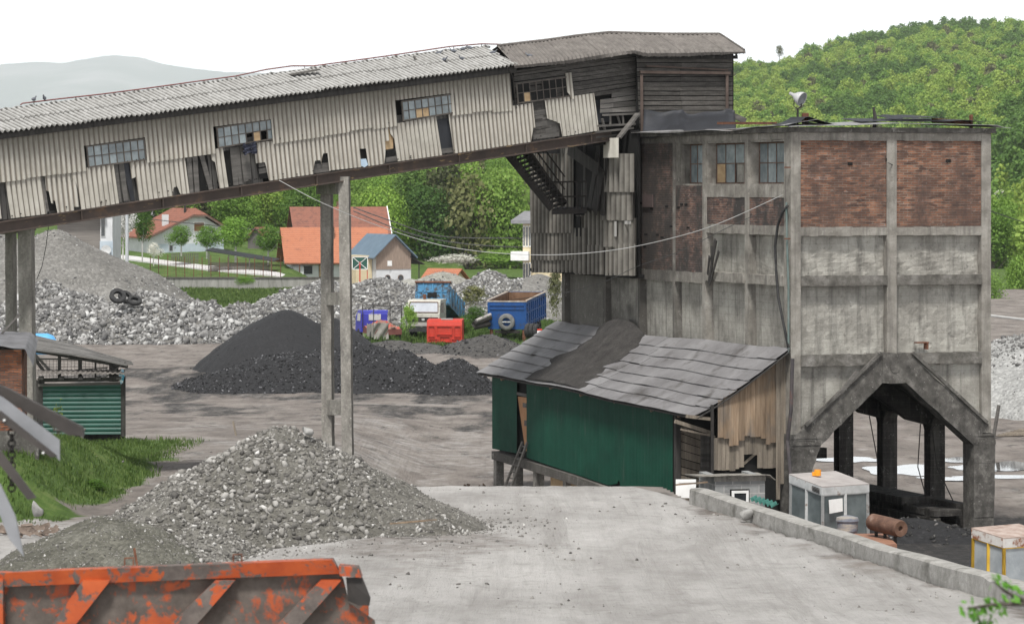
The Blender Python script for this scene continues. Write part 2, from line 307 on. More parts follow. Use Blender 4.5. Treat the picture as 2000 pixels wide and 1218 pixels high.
def conc(name, stops, cracks=True, soot=None, scale=.9, board=True):
    t = NT(name); v = t.vec('Object'); n = t.noise(v, scale, 10, .68); col = t.ramp(n, stops)
    sx = t.n('SeparateXYZ'); t.l(t.n('TexCoord').outputs['Object'], sx.inputs[0])
    streak = t.rmap(t.noise(t.vec('Object', (3.5, 3.5, .22)), 1.2, 6, .6), .50, .72, 0, .8); col = t.mix(streak, col, (.10, .095, .085))
    bl = t.rmap(t.noise(t.vec('Object'), 2.4, 8, .75), .60, .72, 0, .6); col = t.mix(bl, col, (.075, .07, .066))
    if soot is not None:
        m = t.math('ADD', t.rmap(sx.outputs[1], soot[0], soot[1]), t.math('MULTIPLY', t.math('SUBTRACT', t.noise(t.vec('Object'), .8, 6, .7), .5), 1.5))
        col = t.mix(t.rmap(m, .35, .9, 0, .75), col, (.05, .046, .042))
    h = t.math('MULTIPLY', t.noise(t.vec('Object'), 16, 8, .75), 1)
    if board:
        wv = t.n('TexWave', wave_type='BANDS', bands_direction='Z', wave_profile='SAW'); wv.inputs['Scale'].default_value = 1.3; wv.inputs['Distortion'].default_value = .6; wv.inputs['Detail'].default_value = 3
        t.l(v, wv.inputs['Vector']); h = t.math('ADD', h, t.math('MULTIPLY', wv.outputs['Fac'], .35))
        ln = t.rmap(wv.outputs['Fac'], .93, 1, 0, .5); col = t.mix(ln, col, (.13, .12, .10))
    pit = t.rmap(t.noise(t.vec('Object'), 9, 6, .7), .60, .68, 0, .55); col = t.mix(pit, col, (.07, .065, .06)); lite = t.rmap(t.noise(t.vec('Object', (1, 1, .7)), 3.3, 8, .75), .60, .70, 0, .4); col = t.mix(lite, col, (.55, .53, .49)); sp_ = t.rmap(t.noise(t.vec('Object'), 15, 3, .6), .66, .72, 0, .5); col = t.mix(sp_, col, (.50, .48, .45)); t.bump(h, .8, .04); return t.fin(col, .92, 0, .25)
M_PANEL = conc('panel_concrete', [(.28, (.13, .122, .108)), (.44, (.28, .268, .24)), (.6, (.39, .378, .34)), (.75, (.50, .488, .45))], soot=(7, 17))
M_FRAMEC = conc('frame_concrete', [(.3, (.13, .12, .105)), (.5, (.24, .225, .20)), (.62, (.31, .295, .265)), (.78, (.42, .40, .365))], soot=(5, 11), board=False, scale=1.4)
M_BANDC = conc('rough_band_concrete', [(.3, (.035, .033, .030)), (.5, (.085, .08, .073)), (.62, (.15, .142, .13)), (.75, (.25, .24, .22))], board=False, scale=2.6)
M_TUNNEL = conc('tunnel_concrete', [(.3, (.016, .015, .014)), (.55, (.042, .039, .036)), (.75, (.10, .094, .085))], board=True, scale=1.2)  # shade of the passage is put into this dark concrete colour
def stripemat(name, stops, axis, pitch, dirt_shade, sc=1.2, stretch=(1, 1, 1), top=None, **kw):
    """sheet with dirty valleys and light crests, rib shading painted in: the stripes follow the real corrugation (phase 0 at the local origin)"""
    t = NT(name); v = t.vec('Object', stretch); col = t.ramp(t.noise(v, sc, 8, .65), stops)
    sx = t.n('SeparateXYZ'); t.l(t.n('TexCoord').outputs['Object'], sx.inputs[0])
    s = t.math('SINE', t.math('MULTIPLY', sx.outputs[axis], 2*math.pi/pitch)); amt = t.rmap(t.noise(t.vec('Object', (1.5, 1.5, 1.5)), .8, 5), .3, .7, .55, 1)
    col = t.mix(t.math('MULTIPLY', t.rmap(s, kw.get('lo', -.1), -.95, 0, .9), amt), col, dirt_shade)
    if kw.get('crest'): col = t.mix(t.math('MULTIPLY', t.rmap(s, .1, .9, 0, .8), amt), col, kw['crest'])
    col = t.mix(t.rmap(t.noise(t.vec('Object', (5, 5, .35) if not kw.get('flat') else (5, .5, 1)), 1.1, 6, .65), .60, .80, 0, .75), col, (.10, .095, .085))
    col = t.mix(t.rmap(t.noise(t.vec('Object'), 5, 8, .75), .60, .72, 0, kw.get('spots', .35)), col, (.09, .085, .08))
    col = t.mix(1.0, col, t.ramp(t.island(), [(0, (.78, .775, .76)), (1, (1.1, 1.1, 1.1))]), 'MULTIPLY')
    if top is not None:       # darker upwards to the eaves board
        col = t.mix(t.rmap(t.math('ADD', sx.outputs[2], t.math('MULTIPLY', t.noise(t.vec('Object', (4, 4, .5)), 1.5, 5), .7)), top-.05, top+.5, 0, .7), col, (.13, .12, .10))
    t.bump(t.noise(t.vec('Object'), 30, 5), .2, .01); return t.fin(col, .9, 0, .2)
# ================================================================ TERRAIN
def ip(x, xs, ys): return np.interp(x, xs, ys)
def hill(px, Y):
    """height of the land beyond the village"""
    sky_px = [-3000, -600, 0, 400, 700, 1000, 1200, 1270, 1340, 1430, 1520, 1600, 1700, 1800, 1860, 1950, 2000, 2300, 3500, 6000]
    sky_y = [360, 350, 335, 310, 255, 175, 108, 92, 98, 124, 122, 104, 80, 62, 55, 58, 54, 70, 120, 250]
    sy = ip(px, sky_px, sky_y); Y0 = ip(px, [900, 1300, 1900, 2100], [440, 800, 760, 520]); Yr = ip(px, [900, 1400], [1500, 2100])
    g = np.clip((1-Y0/np.maximum(Y, 1))/(1-Y0/Yr), 0, 1)
    z0 = 1.0; yb = CY+(H-z0)*F/Y0
    yy = yb+(sy-yb)*g; z = H-(yy-CY)/F*Y
    zr = H-(sy-CY)/F*Yr
    z = np.where(Y > Yr, zr-(Y-Yr)*.12, z)
    return np.where(Y > Y0, z, 0)
def th(X, Y):
    X = np.asarray(X, float); Y = np.asarray(Y, float); px = CX+F*X/np.maximum(Y, 1)
    hr = ip(Y, [0, 27, 60, 82, 90, 94, 105, 112], [7.2, 5.6, 3.87, 3.42, 3.15, 2.6, .35, 0])
    hl = ip(Y, [0, 27, 60, 80, 90, 100, 115, 130, 150, 175], [7.2, 5.6, 3.6, 2.9, 2.6, 2.3, 1.8, 1.35, .65, 0])
    b = sm(X+fbm(X*.15, Y*.15, 5)*2, -7.5, -2.8); h = hl*(1-b)+hr*b
    # grassy bank on the left
    bank = sm(-X, 11.2+fbm(Y*.3, X*.3, 3)*1.5, 13.6)*sm(Y, 84, 88)*(1-sm(Y, 100, 116)); h = h+bank*1.35
    # retaining wall line on the right
    xl = np.where(Y < 82, 4.42+(82-Y)*.1737, 4.42-(Y-82)*.06); cut = sm(X, xl+.15, xl+.30); h = h*(1-cut)+0*cut
    # ground behind the low garden wall on the far left
    g2 = sm(Y, 355.6, 356.4)*(1-sm(px, 560, 640)); h = h+g2*(1.25+np.clip(Y-356, 0, 160)*.045)
    h = np.maximum(h, hill(px, Y)+0*h)
    n = fbm(X*.35, Y*.35, 1)*.10+fbm(X*1.7, Y*1.7, 2)*.035
    ruts = fbm(X*2.2-Y*.25, Y*.10, 9, 3)*.10*sm(-Y, -110, -60)
    far = 1+sm(Y, 300, 700)*8
    return h+n*far+ruts*(1-cut)
xs_ = np.concatenate([np.linspace(-9000, -400, 44), np.arange(-392, 2400, 7.0), np.linspace(2420, 9500, 44)])
ys_ = np.concatenate([np.arange(6, 54, 2.0), np.arange(54, 120, .45), np.arange(120, 180, .9), np.arange(180, 360, 2.2), np.array([355.7, 356, 356.3]), 360*1.022**np.arange(0, 96)])
ys_ = np.unique(ys_); PX, YY = np.meshgrid(xs_, ys_, indexing='ij'); XX = (PX-CX)/F*YY; ZZ = th(XX, YY)
nu, nv = PX.shape; V = np.stack([XX, YY, ZZ], -1).reshape(-1, 3)
I, J = np.meshgrid(np.arange(nu-1), np.arange(nv-1), indexing='ij'); a_ = I*nv+J
Fa = np.stack([a_, a_+nv, a_+nv+1, a_+1], -1).reshape(-1, 4)
# what the ground is made of, from place to place
n1 = fbm(XX*.12, YY*.06, 21, 5); n2 = fbm(XX*.5, YY*.25, 22, 5)
def blob(px, py, Yc, rx, ry): return np.clip(1.25-np.sqrt(((XX-(px-CX)/F*Yc)/rx)**2+((YY-Yc)/ry)**2), 0, 1)
dust = sm(XX+n1*3, -5.5, -3.2)*(1-sm(YY, 92, 104))
dust = np.maximum(dust, (1-sm(YY, 78, 92))*.9*(1-sm(YY, 1e3, 1e4)))
xl_ = 4.42+(82-YY)*.1737; dust *= (1-sm(XX, xl_+.1, xl_+.4))
dust *= 1-.5*np.clip(blob(800, 1062, 70, 3.0, 6.5)*1.3+n2*1.6, 0, 1)*(blob(800, 1062, 70, 4.2, 8.5) > 0)
dust *= 1-.8*sm(XX, xl_-1.4+n2*1.5, xl_-.3)*(YY < 84)*sm(n1+n2, -.35, .15)
dust = np.maximum(dust, .40*sm(n2+n1, .02, .16)*sm(YY, 90, 100)*(1-sm(YY, 190, 240)))
grass = sm(-XX+n2*2.5, 10.9, 12.0)*sm(YY+n2*5, 84, 86)*(1-sm(YY+n1*9, 112, 122))
grass = np.maximum(grass, (sm(-XX, 12.0, 13.5)*sm(YY, 84, 90)*(1-sm(YY, 126, 133))))
grass = np.maximum(grass, sm(YY+n1*18, 292, 302)*(1-sm(PX, 560, 640))*sm(PX, 260, 330))
grass = np.maximum(grass, sm(YY, 357, 360)); grass = np.maximum(grass, sm(PX, 690, 730)*(1-sm(PX, 1130, 1170))*sm(YY+n2*6, 227, 231)*(1-sm(YY, 268, 276)))
coal = blob(600, 690, 192, 12, 17); coal = np.maximum(coal, blob(860, 740, 182, 8, 9)); coal = np.maximum(coal, blob(830, 800, 163, 9, 5)*.9)
coal = np.maximum(coal, blob(930, 815, 158, 5, 5)); coal = np.maximum(coal, blob(420, 800, 160, 6, 9)*.6); coal = np.maximum(coal, blob(1750, 1000, 112, 9, 9)*1.2)
coal = np.maximum(coal, blob(300, 760, 172, 5, 18)*.7); coal = np.maximum(coal, blob(1300, 900, 108, 12, 8)); coal = np.maximum(coal, blob(1980, 900, 130, 10, 3)*.8)
coal = np.maximum(coal, blob(880, 670, 222, 9, 5))
coal = coal*.9; coal0 = sm(XX+n2*2, 5.2, 6.2)*sm(YY, 84, 88)*(1-sm(YY+n2*6, 111, 117))*(1-sm(XX, 17, 20))
coal = np.clip(coal*.85+(n1*2+n2*1.6)*2.4*(coal > .02)-.12, 0, 1)*(1-grass*.9)
coal = np.maximum(coal*.8, coal0)
me = npmesh('ground', V, Fa, None, True) if False else None
def groundmat():
    t = NT('ground_mix'); v = t.vec('World'); v2 = t.vec('World', (1, .45, 1), (0, 0, .35))
    a = t.n('VertexColor'); a.layer_name = 'zone'; s = t.n('SeparateColor'); t.l(a.outputs[0], s.inputs[0])
    base = t.ramp(t.noise(v2, .55, 9, .7), [(.3, (.125, .11, .10)), (.5, (.215, .19, .172)), (.7, (.31, .285, .26))])
    base = t.mix(t.rmap(t.noise(v2, .9, 8, .75, .6), .54, .66, 0, .8), base, (.055, .052, .05))
    du = t.ramp(t.noise(v2, .35, 12, .74, .1), [(.32, (.30, .287, .272)), (.5, (.42, .405, .39)), (.66, (.52, .505, .487))])
    du = t.mix(t.rmap(t.noise(v, 1.7, 9, .75), .54, .72, 0, .75), du, (.23, .22, .20)); trk = t.noise(t.vec('World', (.9, .06, 1), (0, 0, -.16)), 1.3, 9, .72, .15); du = t.mix(t.rmap(trk, .50, .68, 0, .7), du, (.29, .275, .26)); du = t.mix(t.rmap(trk, .44, .30, 0, .6), du, (.50, .485, .47))
    q = t.n('TexVoronoi'); q.inputs['Scale'].default_value = 7; t.l(v, q.inputs['Vector'])
    speck = t.rmap(q.outputs['Distance'], .05, .16, 1, 0); du = t.mix(t.math('MULTIPLY', speck, t.rmap(t.noise(v, .8, 4), .5, .65, 0, .9)), du, (.20, .195, .18))
    col = t.mix(t.rmap(t.math('ADD', s.outputs[0], t.math('MULTIPLY', t.math('SUBTRACT', t.noise(v, 1.1, 8, .7), .5), .9)), .35, .65), base, du)
    co = t.ramp(t.noise(v, 2.2, 8, .7), [(.3, (.020, .020, .021)), (.7, (.065, .062, .06))])
    col = t.mix(t.rmap(t.math('ADD', s.outputs[2], t.math('MULTIPLY', t.math('SUBTRACT', t.noise(t.vec('World', (1, .22, 1), (0, 0, 1.1)), 1.1, 9, .75), .5), 1.7)), .35, .95), col, co)
    gr = t.ramp(t.noise(v, .9, 8, .75), [(.3, (.035, .06, .016)), (.5, (.075, .13, .028)), (.72, (.15, .19, .06))])
    gm = t.rmap(t.math('ADD', s.outputs[1], t.math('MULTIPLY', t.math('SUBTRACT', t.noise(v, 1.9, 8, .75), .5), 1.1)), .35, .6)
    col = t.mix(t.rmap(t.noise(v, 5, 6, .75), .60, .72, 0, .35), col, (.10, .095, .09)); col = t.mix(gm, col, gr)
    rt_ = t.noise(t.vec('World', (2.2, .09, 1), (0, 0, -.16)), 2.2, 6, .6, .3); h = t.math('ADD', t.math('ADD', t.noise(v, 3.2, 12, .8), t.math('MULTIPLY', speck, .25)), t.math('MULTIPLY', rt_, 1.2)); t.bump(h, .9, .12)
    return t.fin(col, .93, 0, .2)
M_GROUND = groundmat()
me = npmesh('ground', V, Fa, M_GROUND, True)
ca = me.color_attributes.new('zone', 'FLOAT_COLOR', 'POINT')
ca.data.foreach_set('color', np.stack([dust, grass, coal, np.ones_like(dust)], -1).reshape(-1).astype(np.float32))
tag(link('ground', me), kind='structure')
# puddles on the yard behind the bunker
def puddle(pts, Yref=None):
    mb = MB(); n = 28; ring = []
    cx, cy, rx, ry, seed = pts; rnd = random.Random(seed); ph = [rnd.uniform(0, 6.28) for _ in range(5)]
    for k in range(n*2):
        a = math.pi*k/n; r = 1+sum(math.sin(a*(j+2)+ph[j])*.16/(1+j*.3) for j in range(5)); ring.append((cx+rx*r*math.cos(a), cy+ry*r*math.sin(a)))
    zz = min(float(th(x, y)) for x, y in ring); zz = max(float(th(x, y)) for x, y in ring[::4])+.012
    mb.add([(x, y, zz) for x, y in ring], [tuple(range(len(ring)))]); return mb
t = NT('puddle_water'); t.b.inputs['Base Color'].default_value = (.03, .03, .03, 1); t.b.inputs['Roughness'].default_value = .04; t.b.inputs['Specular IOR Level'].default_value = .8
t.bump(t.noise(t.vec('World'), 5, 3), .02, .01); M_WATER = t.m
for (px, py, Y, rx, ry, sd_) in [(1760, 917, 131.5, 1.3, 2.6, 1), (1800, 920, 131, .5, 1.2, 2), (1660, 896, 136.5, 1.2, 1.6, 3), (1972, 908, 133.5, 1.5, 2.4, 4), (1900, 912, 132.5, .9, 1.3, 5), (1868, 898, 136.5, 1.1, 1.1, 6), (1850, 936, 127.5, .9, 1.0, 7), (1970, 931, 128.5, 1.6, .9, 8)]:
    p = P(px, py, Y); tag(obj('water_puddle', puddle((p.x, p.y, rx, ry, sd_)), M_WATER), kind='structure')
# ================================================================ STONES AND HEAPS
def ico(sub):
    import bmesh
    bm = bmesh.new(); bmesh.ops.create_icosphere(bm, subdivisions=sub, radius=1); V_ = np.array([v.co[:] for v in bm.verts]); F_ = np.array([[v.index for v in f.verts] for f in bm.faces]); bm.free(); return V_, F_
ICO1 = ico(1); ICO2 = ico(2)
def stones(name, pos, size, mat, parent=None, hi=False, seed=0, flat=.7):
    V0, F0 = ICO2 if hi else ICO1; rng = np.random.default_rng(seed); n = len(pos); m = len(V0)
    # a handful of angular archetypes
    arch = []
    for k in range(14):
        v = V0.copy(); 
        for c in range(9):           # chop planes for a broken look
            d = rng.normal(size=3); d /= np.linalg.norm(d); h = rng.uniform(.34, .72); s = v@d; v = v-np.outer(np.maximum(s-h, 0), d)
        v *= 1+rng.uniform(-.07, .07, size=(m, 1)); arch.append(v)
    arch = np.array(arch); v = arch[rng.integers(0, 14, n)]
    sc = np.stack([rng.uniform(.75, 1.35, n), rng.uniform(.7, 1.1, n), rng.uniform(.45, .9, n)*flat/.7], -1)[:, None, :]*np.asarray(size)[:, None, None]
    v = v*sc; q = rng.normal(size=(n, 4)); q /= np.linalg.norm(q, axis=1)[:, None]; w_, x, y, z = q.T
    Rm = np.stack([1-2*(y*y+z*z), 2*(x*y-z*w_), 2*(x*z+y*w_), 2*(x*y+z*w_), 1-2*(x*x+z*z), 2*(y*z-x*w_), 2*(x*z-y*w_), 2*(y*z+x*w_), 1-2*(x*x+y*y)], -1).reshape(n, 3, 3)
    v = np.einsum('nij,nkj->nki', Rm, v)+np.asarray(pos)[:, None, :]
    Fx = (F0[None]+(np.arange(n)*m)[:, None, None]).reshape(-1, 3)
    return link(name, npmesh(name, v.reshape(-1, 3), Fx, mat), parent)
def heap(name, label, cat, cones, mat, rocks=None, rmat=None, seed=1, nz_=.12, res=.25, group=None, rockmask=None, hi=False, noisef=.8):
    """cones: (px,py,Y, ra,rb,p[,rot]) crest point on the photo at distance Y, radii to the foot"""
    C_ = []
    for c in cones:
        p = P(c[0], c[1], c[2]); C_.append((p.x, p.y, p.z, c[3], c[4], c[5], c[6] if len(c) > 6 else 0, float(th(p.x, p.y))))
    x0 = min(c[0]-c[3]*1.15-.5 for c in C_); x1 = max(c[0]+c[3]*1.15+.5 for c in C_); y0 = min(c[1]-c[4]*1.15-.5 for c in C_); y1 = max(c[1]+c[4]*1.15+.5 for c in C_)
    gx = np.arange(x0, x1, res); gy = np.arange(y0, y1, res); X, Y = np.meshgrid(gx, gy, indexing='ij')
    def prof(X, Y):
        T = th(X, Y); best = T*0-9
        for (cx, cy, cz, ra, rb, p, rot, tb) in C_:
            dx = X-cx; dy = Y-cy; u = (dx*math.cos(rot)+dy*math.sin(rot))/ra; v = (-dx*math.sin(rot)+dy*math.cos(rot))/rb
            r = np.sqrt(u*u+v*v+.004)*(1+fbm(X*noisef*.6, Y*noisef*.6, seed+3)*.35); hgt = (cz-tb)*(1-r**p)
            best = np.maximum(best, np.where(r < 1.1, tb+hgt, -9))
        best = best+(fbm(X*noisef, Y*noisef, seed, 5)*nz_*4)*(best > T-.3); return best, T
    Z, T = prof(X, Y); Z = np.where(Z < T-.25, T-.3, Z); nu, nv = X.shape
    I, J = np.meshgrid(np.arange(nu-1), np.arange(nv-1), indexing='ij'); a = I*nv+J
    Fq = np.stack([a, a+nv, a+nv+1, a+1], -1).reshape(-1, 4); ab = (Z > T-.2).reshape(-1); Fq = Fq[ab[Fq].any(1)]
    Vv = np.stack([X, Y, Z], -1).reshape(-1, 3); used = np.zeros(len(Vv), bool); used[Fq] = True; rem = np.cumsum(used)-1
    c0 = Vector((C_[0][0], C_[0][1], C_[0][7])); o = link(name, npmesh(name, Vv[used]-np.array(c0), rem[Fq], mat, True)); o.location = c0
    tag(o, label, cat, group)
    if rocks:
        rng = np.random.default_rng(seed+50); pos = []; sz = []
        for (n, smin, smax, region) in rocks:
            X = rng.uniform(x0, x1, n*3); Y = rng.uniform(y0, y1, n*3); Z, T = prof(X, Y); ok = (Z > T-.12)
            if region is not None:
                px = CX+F*X/Y; py = CY+(H-Z)*F/Y; ok &= region(px, py)
            X, Y, Z, T = X[ok][:n], Y[ok][:n], Z[ok][:n], T[ok][:n]
            s = smin+(smax-smin)*rng.random(len(X))**2.6; pos.append(np.stack([X, Y, np.maximum(Z, T)+s*.15], -1)); sz.append(s)
        pos = np.concatenate(pos)-np.array(c0); sz = np.concatenate(sz)
        r = stones('loose_stones', pos, sz, rmat, o, hi, seed); tag(r, kind='stuff')
    return o
heap('stone_pile', 'large pile of crushed grey stone on the road beside the two concrete gantry legs', 'stone pile',
     [(548, 822, 76.5, 4.5, 4.6, 1.05), (640, 868, 76, 3.5, 4.0, 1.1), (440, 905, 75.5, 3.6, 3.6, 1.1), (300, 985, 74.5, 2.4, 2.6, 1.1), (760, 952, 75.5, 2.3, 3.0, 1.2)], M_GRAV,
     [(5000, .014, .055, None), (5000, .02, .10, lambda x, y: y > 835+np.maximum(x-590, 0)*.62), (3600, .045, .15, lambda x, y: (x > 330) & (x < 720) & (y > 860)), (1100, .04, .13, lambda x, y: y < 900), (14000, .008, .03, None)], M_ROCK, 11, .05, .09, hi=False, noisef=1.3)
heap('gravel_mound', 'low greenish gravel mound just behind the rusty orange tipper body', 'gravel mound',
     [(205, 1008, 70.5, 2.4, 2.6, 1.5), (120, 1060, 69, 1.6, 1.8, 1.3), (285, 1040, 69.5, 1.5, 1.8, 1.4)], M_GRAVG, [(2500, .012, .045, None), (160, .03, .10, None)], M_ROCK, 12, .05, .08, noisef=1.6)
heap('stone_heap', 'tongue of dark rounded stones at the foot of the large crushed stone pile', 'stone heap',
     [(395, 1022, 71, 1.5, 2.2, 1.3), (330, 1000, 71.5, 1.3, 1.7, 1.2)], M_GRAV, [(3000, .02, .09, None)], M_ROCK, 13, .05, .09)
heap('coal_heap', 'tall smooth black coal heap behind the gantry legs', 'coal heap', [(560, 600, 204, 5.6, 8, 1.3), (650, 618, 204, 4.4, 7, 1.2)], M_COALW, [(900, .02, .07, None)], M_COALR, 14, .06, .3, noisef=.5)
heap('coal_heap', 'wide low heap of lumpy coal spread in front of the tall one', 'coal heap',
     [(560, 690, 188, 5.6, 8, 1.5), (690, 672, 189, 6, 9, 1.5), (785, 686, 188, 3, 7, 1.5), (470, 715, 186, 3.6, 6, 1.5)], M_COALW, [(9000, .03, .13, None)], M_COALR, 15, .12, .25)
heap('coal_heap', 'small lumpy coal heap beside the green shed, rightmost by the gantry', 'coal heap', [(885, 700, 183, 2.4, 4.6, 1.6)], M_COALW, [(2600, .03, .12, None)], M_COALR, 16, .08, .2)
heap('coal_heap', 'small dark grey heap below the blue tipper trailer', 'coal heap', [(950, 651, 224, 3.3, 4.2, 1.3)], surf('slag', [(.3, (.03, .029, .028)), (.7, (.10, .095, .09))], 3, coord='World', bump=.9, bdist=.1, bscale=6), [(500, .04, .14, None)], M_COALR, 17, .10, .25)
heap('slag_ridge', 'low dark slag ridge in front of the red cab shell', 'slag heap', [(760, 664, 226, 4.4, 2.6, 1.2), (820, 668, 225, 3, 2.2, 1.2)], surf('slag_b', [(.3, (.04, .038, .036)), (.7, (.12, .115, .11))], 3, coord='World', bump=.9, bdist=.1, bscale=6), [(500, .04, .12, None)], M_COALR, 18, .08, .25)
heap('gravel_mountain', 'tall smooth grey gravel mountain at the far left under the gantry', 'gravel pile',
     [(110, 432, 262, 15.5, 15, .95), (-10, 440, 264, 16, 15, 1)], M_GRAVM, [(3500, .04, .17, lambda x, y: (y > 540) | (y < 470)), (3500, .02, .10, None)], M_ROCKL, 19, .10, .45, noisef=.35)
heap('rock_heap', 'wide heap of pale broken rocks with two old tyres lying on top', 'rock heap',
     [(290, 574, 243, 8.5, 8, 1.35), (150, 575, 244, 8, 8.5, 1.3), (400, 590, 244, 4.2, 6, 1.3), (90, 545, 249, 6, 8, 1.2)], M_GRAVM, [(15000, .06, .28, None), (4500, .16, .46, lambda x, y: y > 565)], M_ROCKL, 20, .15, .35)
heap('rock_heap', 'long heap of pale rocks between the low wall and the parked trucks', 'rock heap',
     [(640, 548, 281, 8, 13, 1.3), (740, 542, 279, 7, 13, 1.4), (850, 548, 276, 7, 13, 1.4), (560, 580, 276, 5, 8, 1.3), (930, 560, 276, 6, 12, 1.4), (470, 590, 277, 3, 3, 1.3)], M_GRAVM, [(20000, .06, .30, None)], M_ROCKL, 21, .15, .4)
heap('gravel_pile', 'smooth pale gravel pile in front of the blue roofed house', 'gravel pile', [(800, 543, 300, 6, 8, 1.2), (865, 528, 301, 6.5, 9, 1.3)], gravmat('pale_gravel', (.22, .215, .185), (.31, .305, .275), (.41, .405, .375), .5), [(500, .04, .16, None)], M_ROCKL, 22, .08, .5, noisef=.4)
heap('rock_heap', 'rock heap with a pale stony crest behind the blue tipper trailer', 'rock heap', [(955, 526, 292, 6, 10, 1.2), (1050, 534, 294, 7, 9, 1.3), (1010, 545, 285, 8, 9, 1.3)], M_GRAVM,
     [(6500, .06, .28, lambda x, y: x < 1020), (900, .05, .2, None)], M_ROCKL, 23, .12, .4)
heap('gravel_bank', 'grey gravel bank with broken rocks on top at the right edge behind the bunker', 'gravel pile', [(2090, 640, 171, 9, 12, 1.5), (2000, 655, 172, 6, 11, 1.6), (1880, 665, 174, 7, 10, 1.5)], gravmat('light_gravel', (.27, .27, .26), (.36, .36, .35), (.46, .46, .45), .8),
     [(3600, .06, .22, lambda x, y: y < 715), (4500, .02, .06, None)], M_ROCKL, 24, .10, .25)
heap('rubble_heap', 'dark rubble heap inside the passage under the bunker', 'rubble heap', [(1765, 1008, 107, 2.6, 2.0, 1.3), (1850, 1035, 106.5, 2.6, 1.8, 1.3)], M_COALW, [(500, .02, .13, None)], rockmat('rubble_stone', [(0, (.02, .02, .02)), (.8, (.06, .058, .055)), (1, (.22, .21, .20))], (.035, .035, .035)), 25, .06, .12)
# scattered small stones on the road surface
rng = np.random.default_rng(5); n = 4500; X = rng.uniform(-8, 10, n); Y = rng.uniform(55, 92, n); k = (X < 4.3+(82-Y)*.1737); dens = fbm(X*.5, Y*.4, 77, 3)+.28*np.exp(-((X+2.2)/2.2)**2-((Y-70)/6)**2)+.05*(X < 0)+.25*((X > 3.2+(82-Y)*.1737)) > rng.uniform(.0, .6, n); k &= dens
X = X[k]; Y = Y[k]; tag(stones('road_gravel', np.stack([X, Y, th(X, Y)+.005], -1), .012+.06*rng.random(len(X))**4, M_ROCK, seed=8), kind='stuff')
n = 9000; X = rng.uniform(-10.5, 1.5, n); Y = rng.uniform(67, 82, n); k = (np.exp(-((np.hypot((X+5.6)/5.2, (Y-75.5)/5.2)-1)/.22)**2)+.12)*(.6+1.6*fbm(X*.8, Y*.6, 91, 3)) > rng.random(n); X, Y = X[k], Y[k]
tag(stones('spilt_gravel', np.stack([X, Y, th(X, Y)+.004], -1), .008+.055*rng.random(len(X))**3.2, M_ROCK, seed=18), kind='stuff')
n = 2500; X = rng.uniform(-17, -1, n); Y = rng.uniform(93, 130, n); k = fbm(X*.3, Y*.2, 78, 3) > rng.uniform(-.1, .5, n); X = X[k]; Y = Y[k]
tag(stones('yard_gravel', np.stack([X, Y, th(X, Y)+.01], -1), .02+.07*rng.random(len(X))**4, M_ROCK, seed=9), kind='stuff')
def bigstone(px, py, Y, s, label, seed, mat=M_BLOCKS, group=None):
    p = P(px, py, Y); o = stones('stone_block', np.array([[0, 0, 0.]]), [s], mat, hi=True, seed=seed, flat=1.0); o.location = (p.x, p.y, p.z); tag(o, label, 'stone', group)
bigstone(70, 993, 83, .24, 'pale squarish stone block lying on the grass by the split firewood', 3)
bigstone(598, 842, 76, .17, 'large stone block near the crest of the crushed stone pile', 4)
bigstone(1455, 1004, 76.5, .17, 'broken grey stone lump on the road beside the parapet', 6)
# ---------------------------------------------------------------- grass
def blades(name, X, Y, hgt, mat, seed=0, wd=.02, zoff=0):
    rng = np.random.default_rng(seed); n = len(X); Z = th(X, Y)+zoff-.02; a = rng.uniform(0, 6.283, n); h = hgt*rng.uniform(.5, 1.3, n); b = rng.uniform(0, .6, n)*h
    dx = np.cos(a)*wd*rng.uniform(.6, 1.5, n); dy = np.sin(a)*wd; lx = np.cos(a+1.5)*b; ly = np.sin(a+1.5)*b
    p0 = np.stack([X-dx, Y-dy, Z], -1); p1 = np.stack([X+dx, Y+dy, Z], -1); p2 = np.stack([X+dx*.7+lx*.4, Y+dy*.7+ly*.4, Z+h*.6], -1); p3 = np.stack([X+lx, Y+ly, Z+h], -1)
    Vv = np.stack([p0, p1, p2, p3], 1).reshape(-1, 3); return tag(link(name, npmesh(name, Vv, np.arange(4*n).reshape(-1, 4), mat)), kind='stuff')
rng = np.random.default_rng(9); n = 70000; X = rng.uniform(-22, -9.5, n); Y = rng.uniform(81, 134, n)
n2 = fbm(X*.5, Y*.25, 22, 5); n1 = fbm(X*.12, Y*.06, 21, 5)
gd = np.maximum(sm(-X+n2*2.5, 11.0, 12.1)*sm(Y+n2*5, 84, 86)*(1-sm(Y+n1*9, 108, 117)), sm(-X, 11.6, 12.6)*sm(Y, 82, 85)*(1-sm(Y, 124, 131)))
path_ = fbm(X*.4+3, Y*.3, 31, 3) > .20
k = (gd > rng.random(n)) & ~path_ & (X < -10.9-.4*fbm(X, Y, 2, 2)) ; X, Y = X[k], Y[k]; blades('grass', X, Y, .10+.45*np.maximum(fbm(X*.9, Y*.6, 4, 3)+.08, 0), M_GRASS, 1, .016)
n = 30000; X = rng.uniform(-11.5, 5.5, n); Y = rng.uniform(226, 272, n); k = (fbm(X*.35, Y*.25, 15, 4) > rng.uniform(-.25, .25, n)) & (X > -11+.25*(Y-226)*rng.random(n)); X, Y = X[k], Y[k]; blades('grass', X, Y, .3+.9*np.maximum(fbm(X*.4, Y*.3, 5, 3), -.2), M_GRASS, 2, .04)
n = 30000; PXr = rng.uniform(250, 640, n); Y = rng.uniform(296, 356, n); X = (PXr-CX)/F*Y; blades('grass', X, Y, .35+.5*fbm(X*.3, Y*.3, 6, 3), M_GRASS, 3, .07)
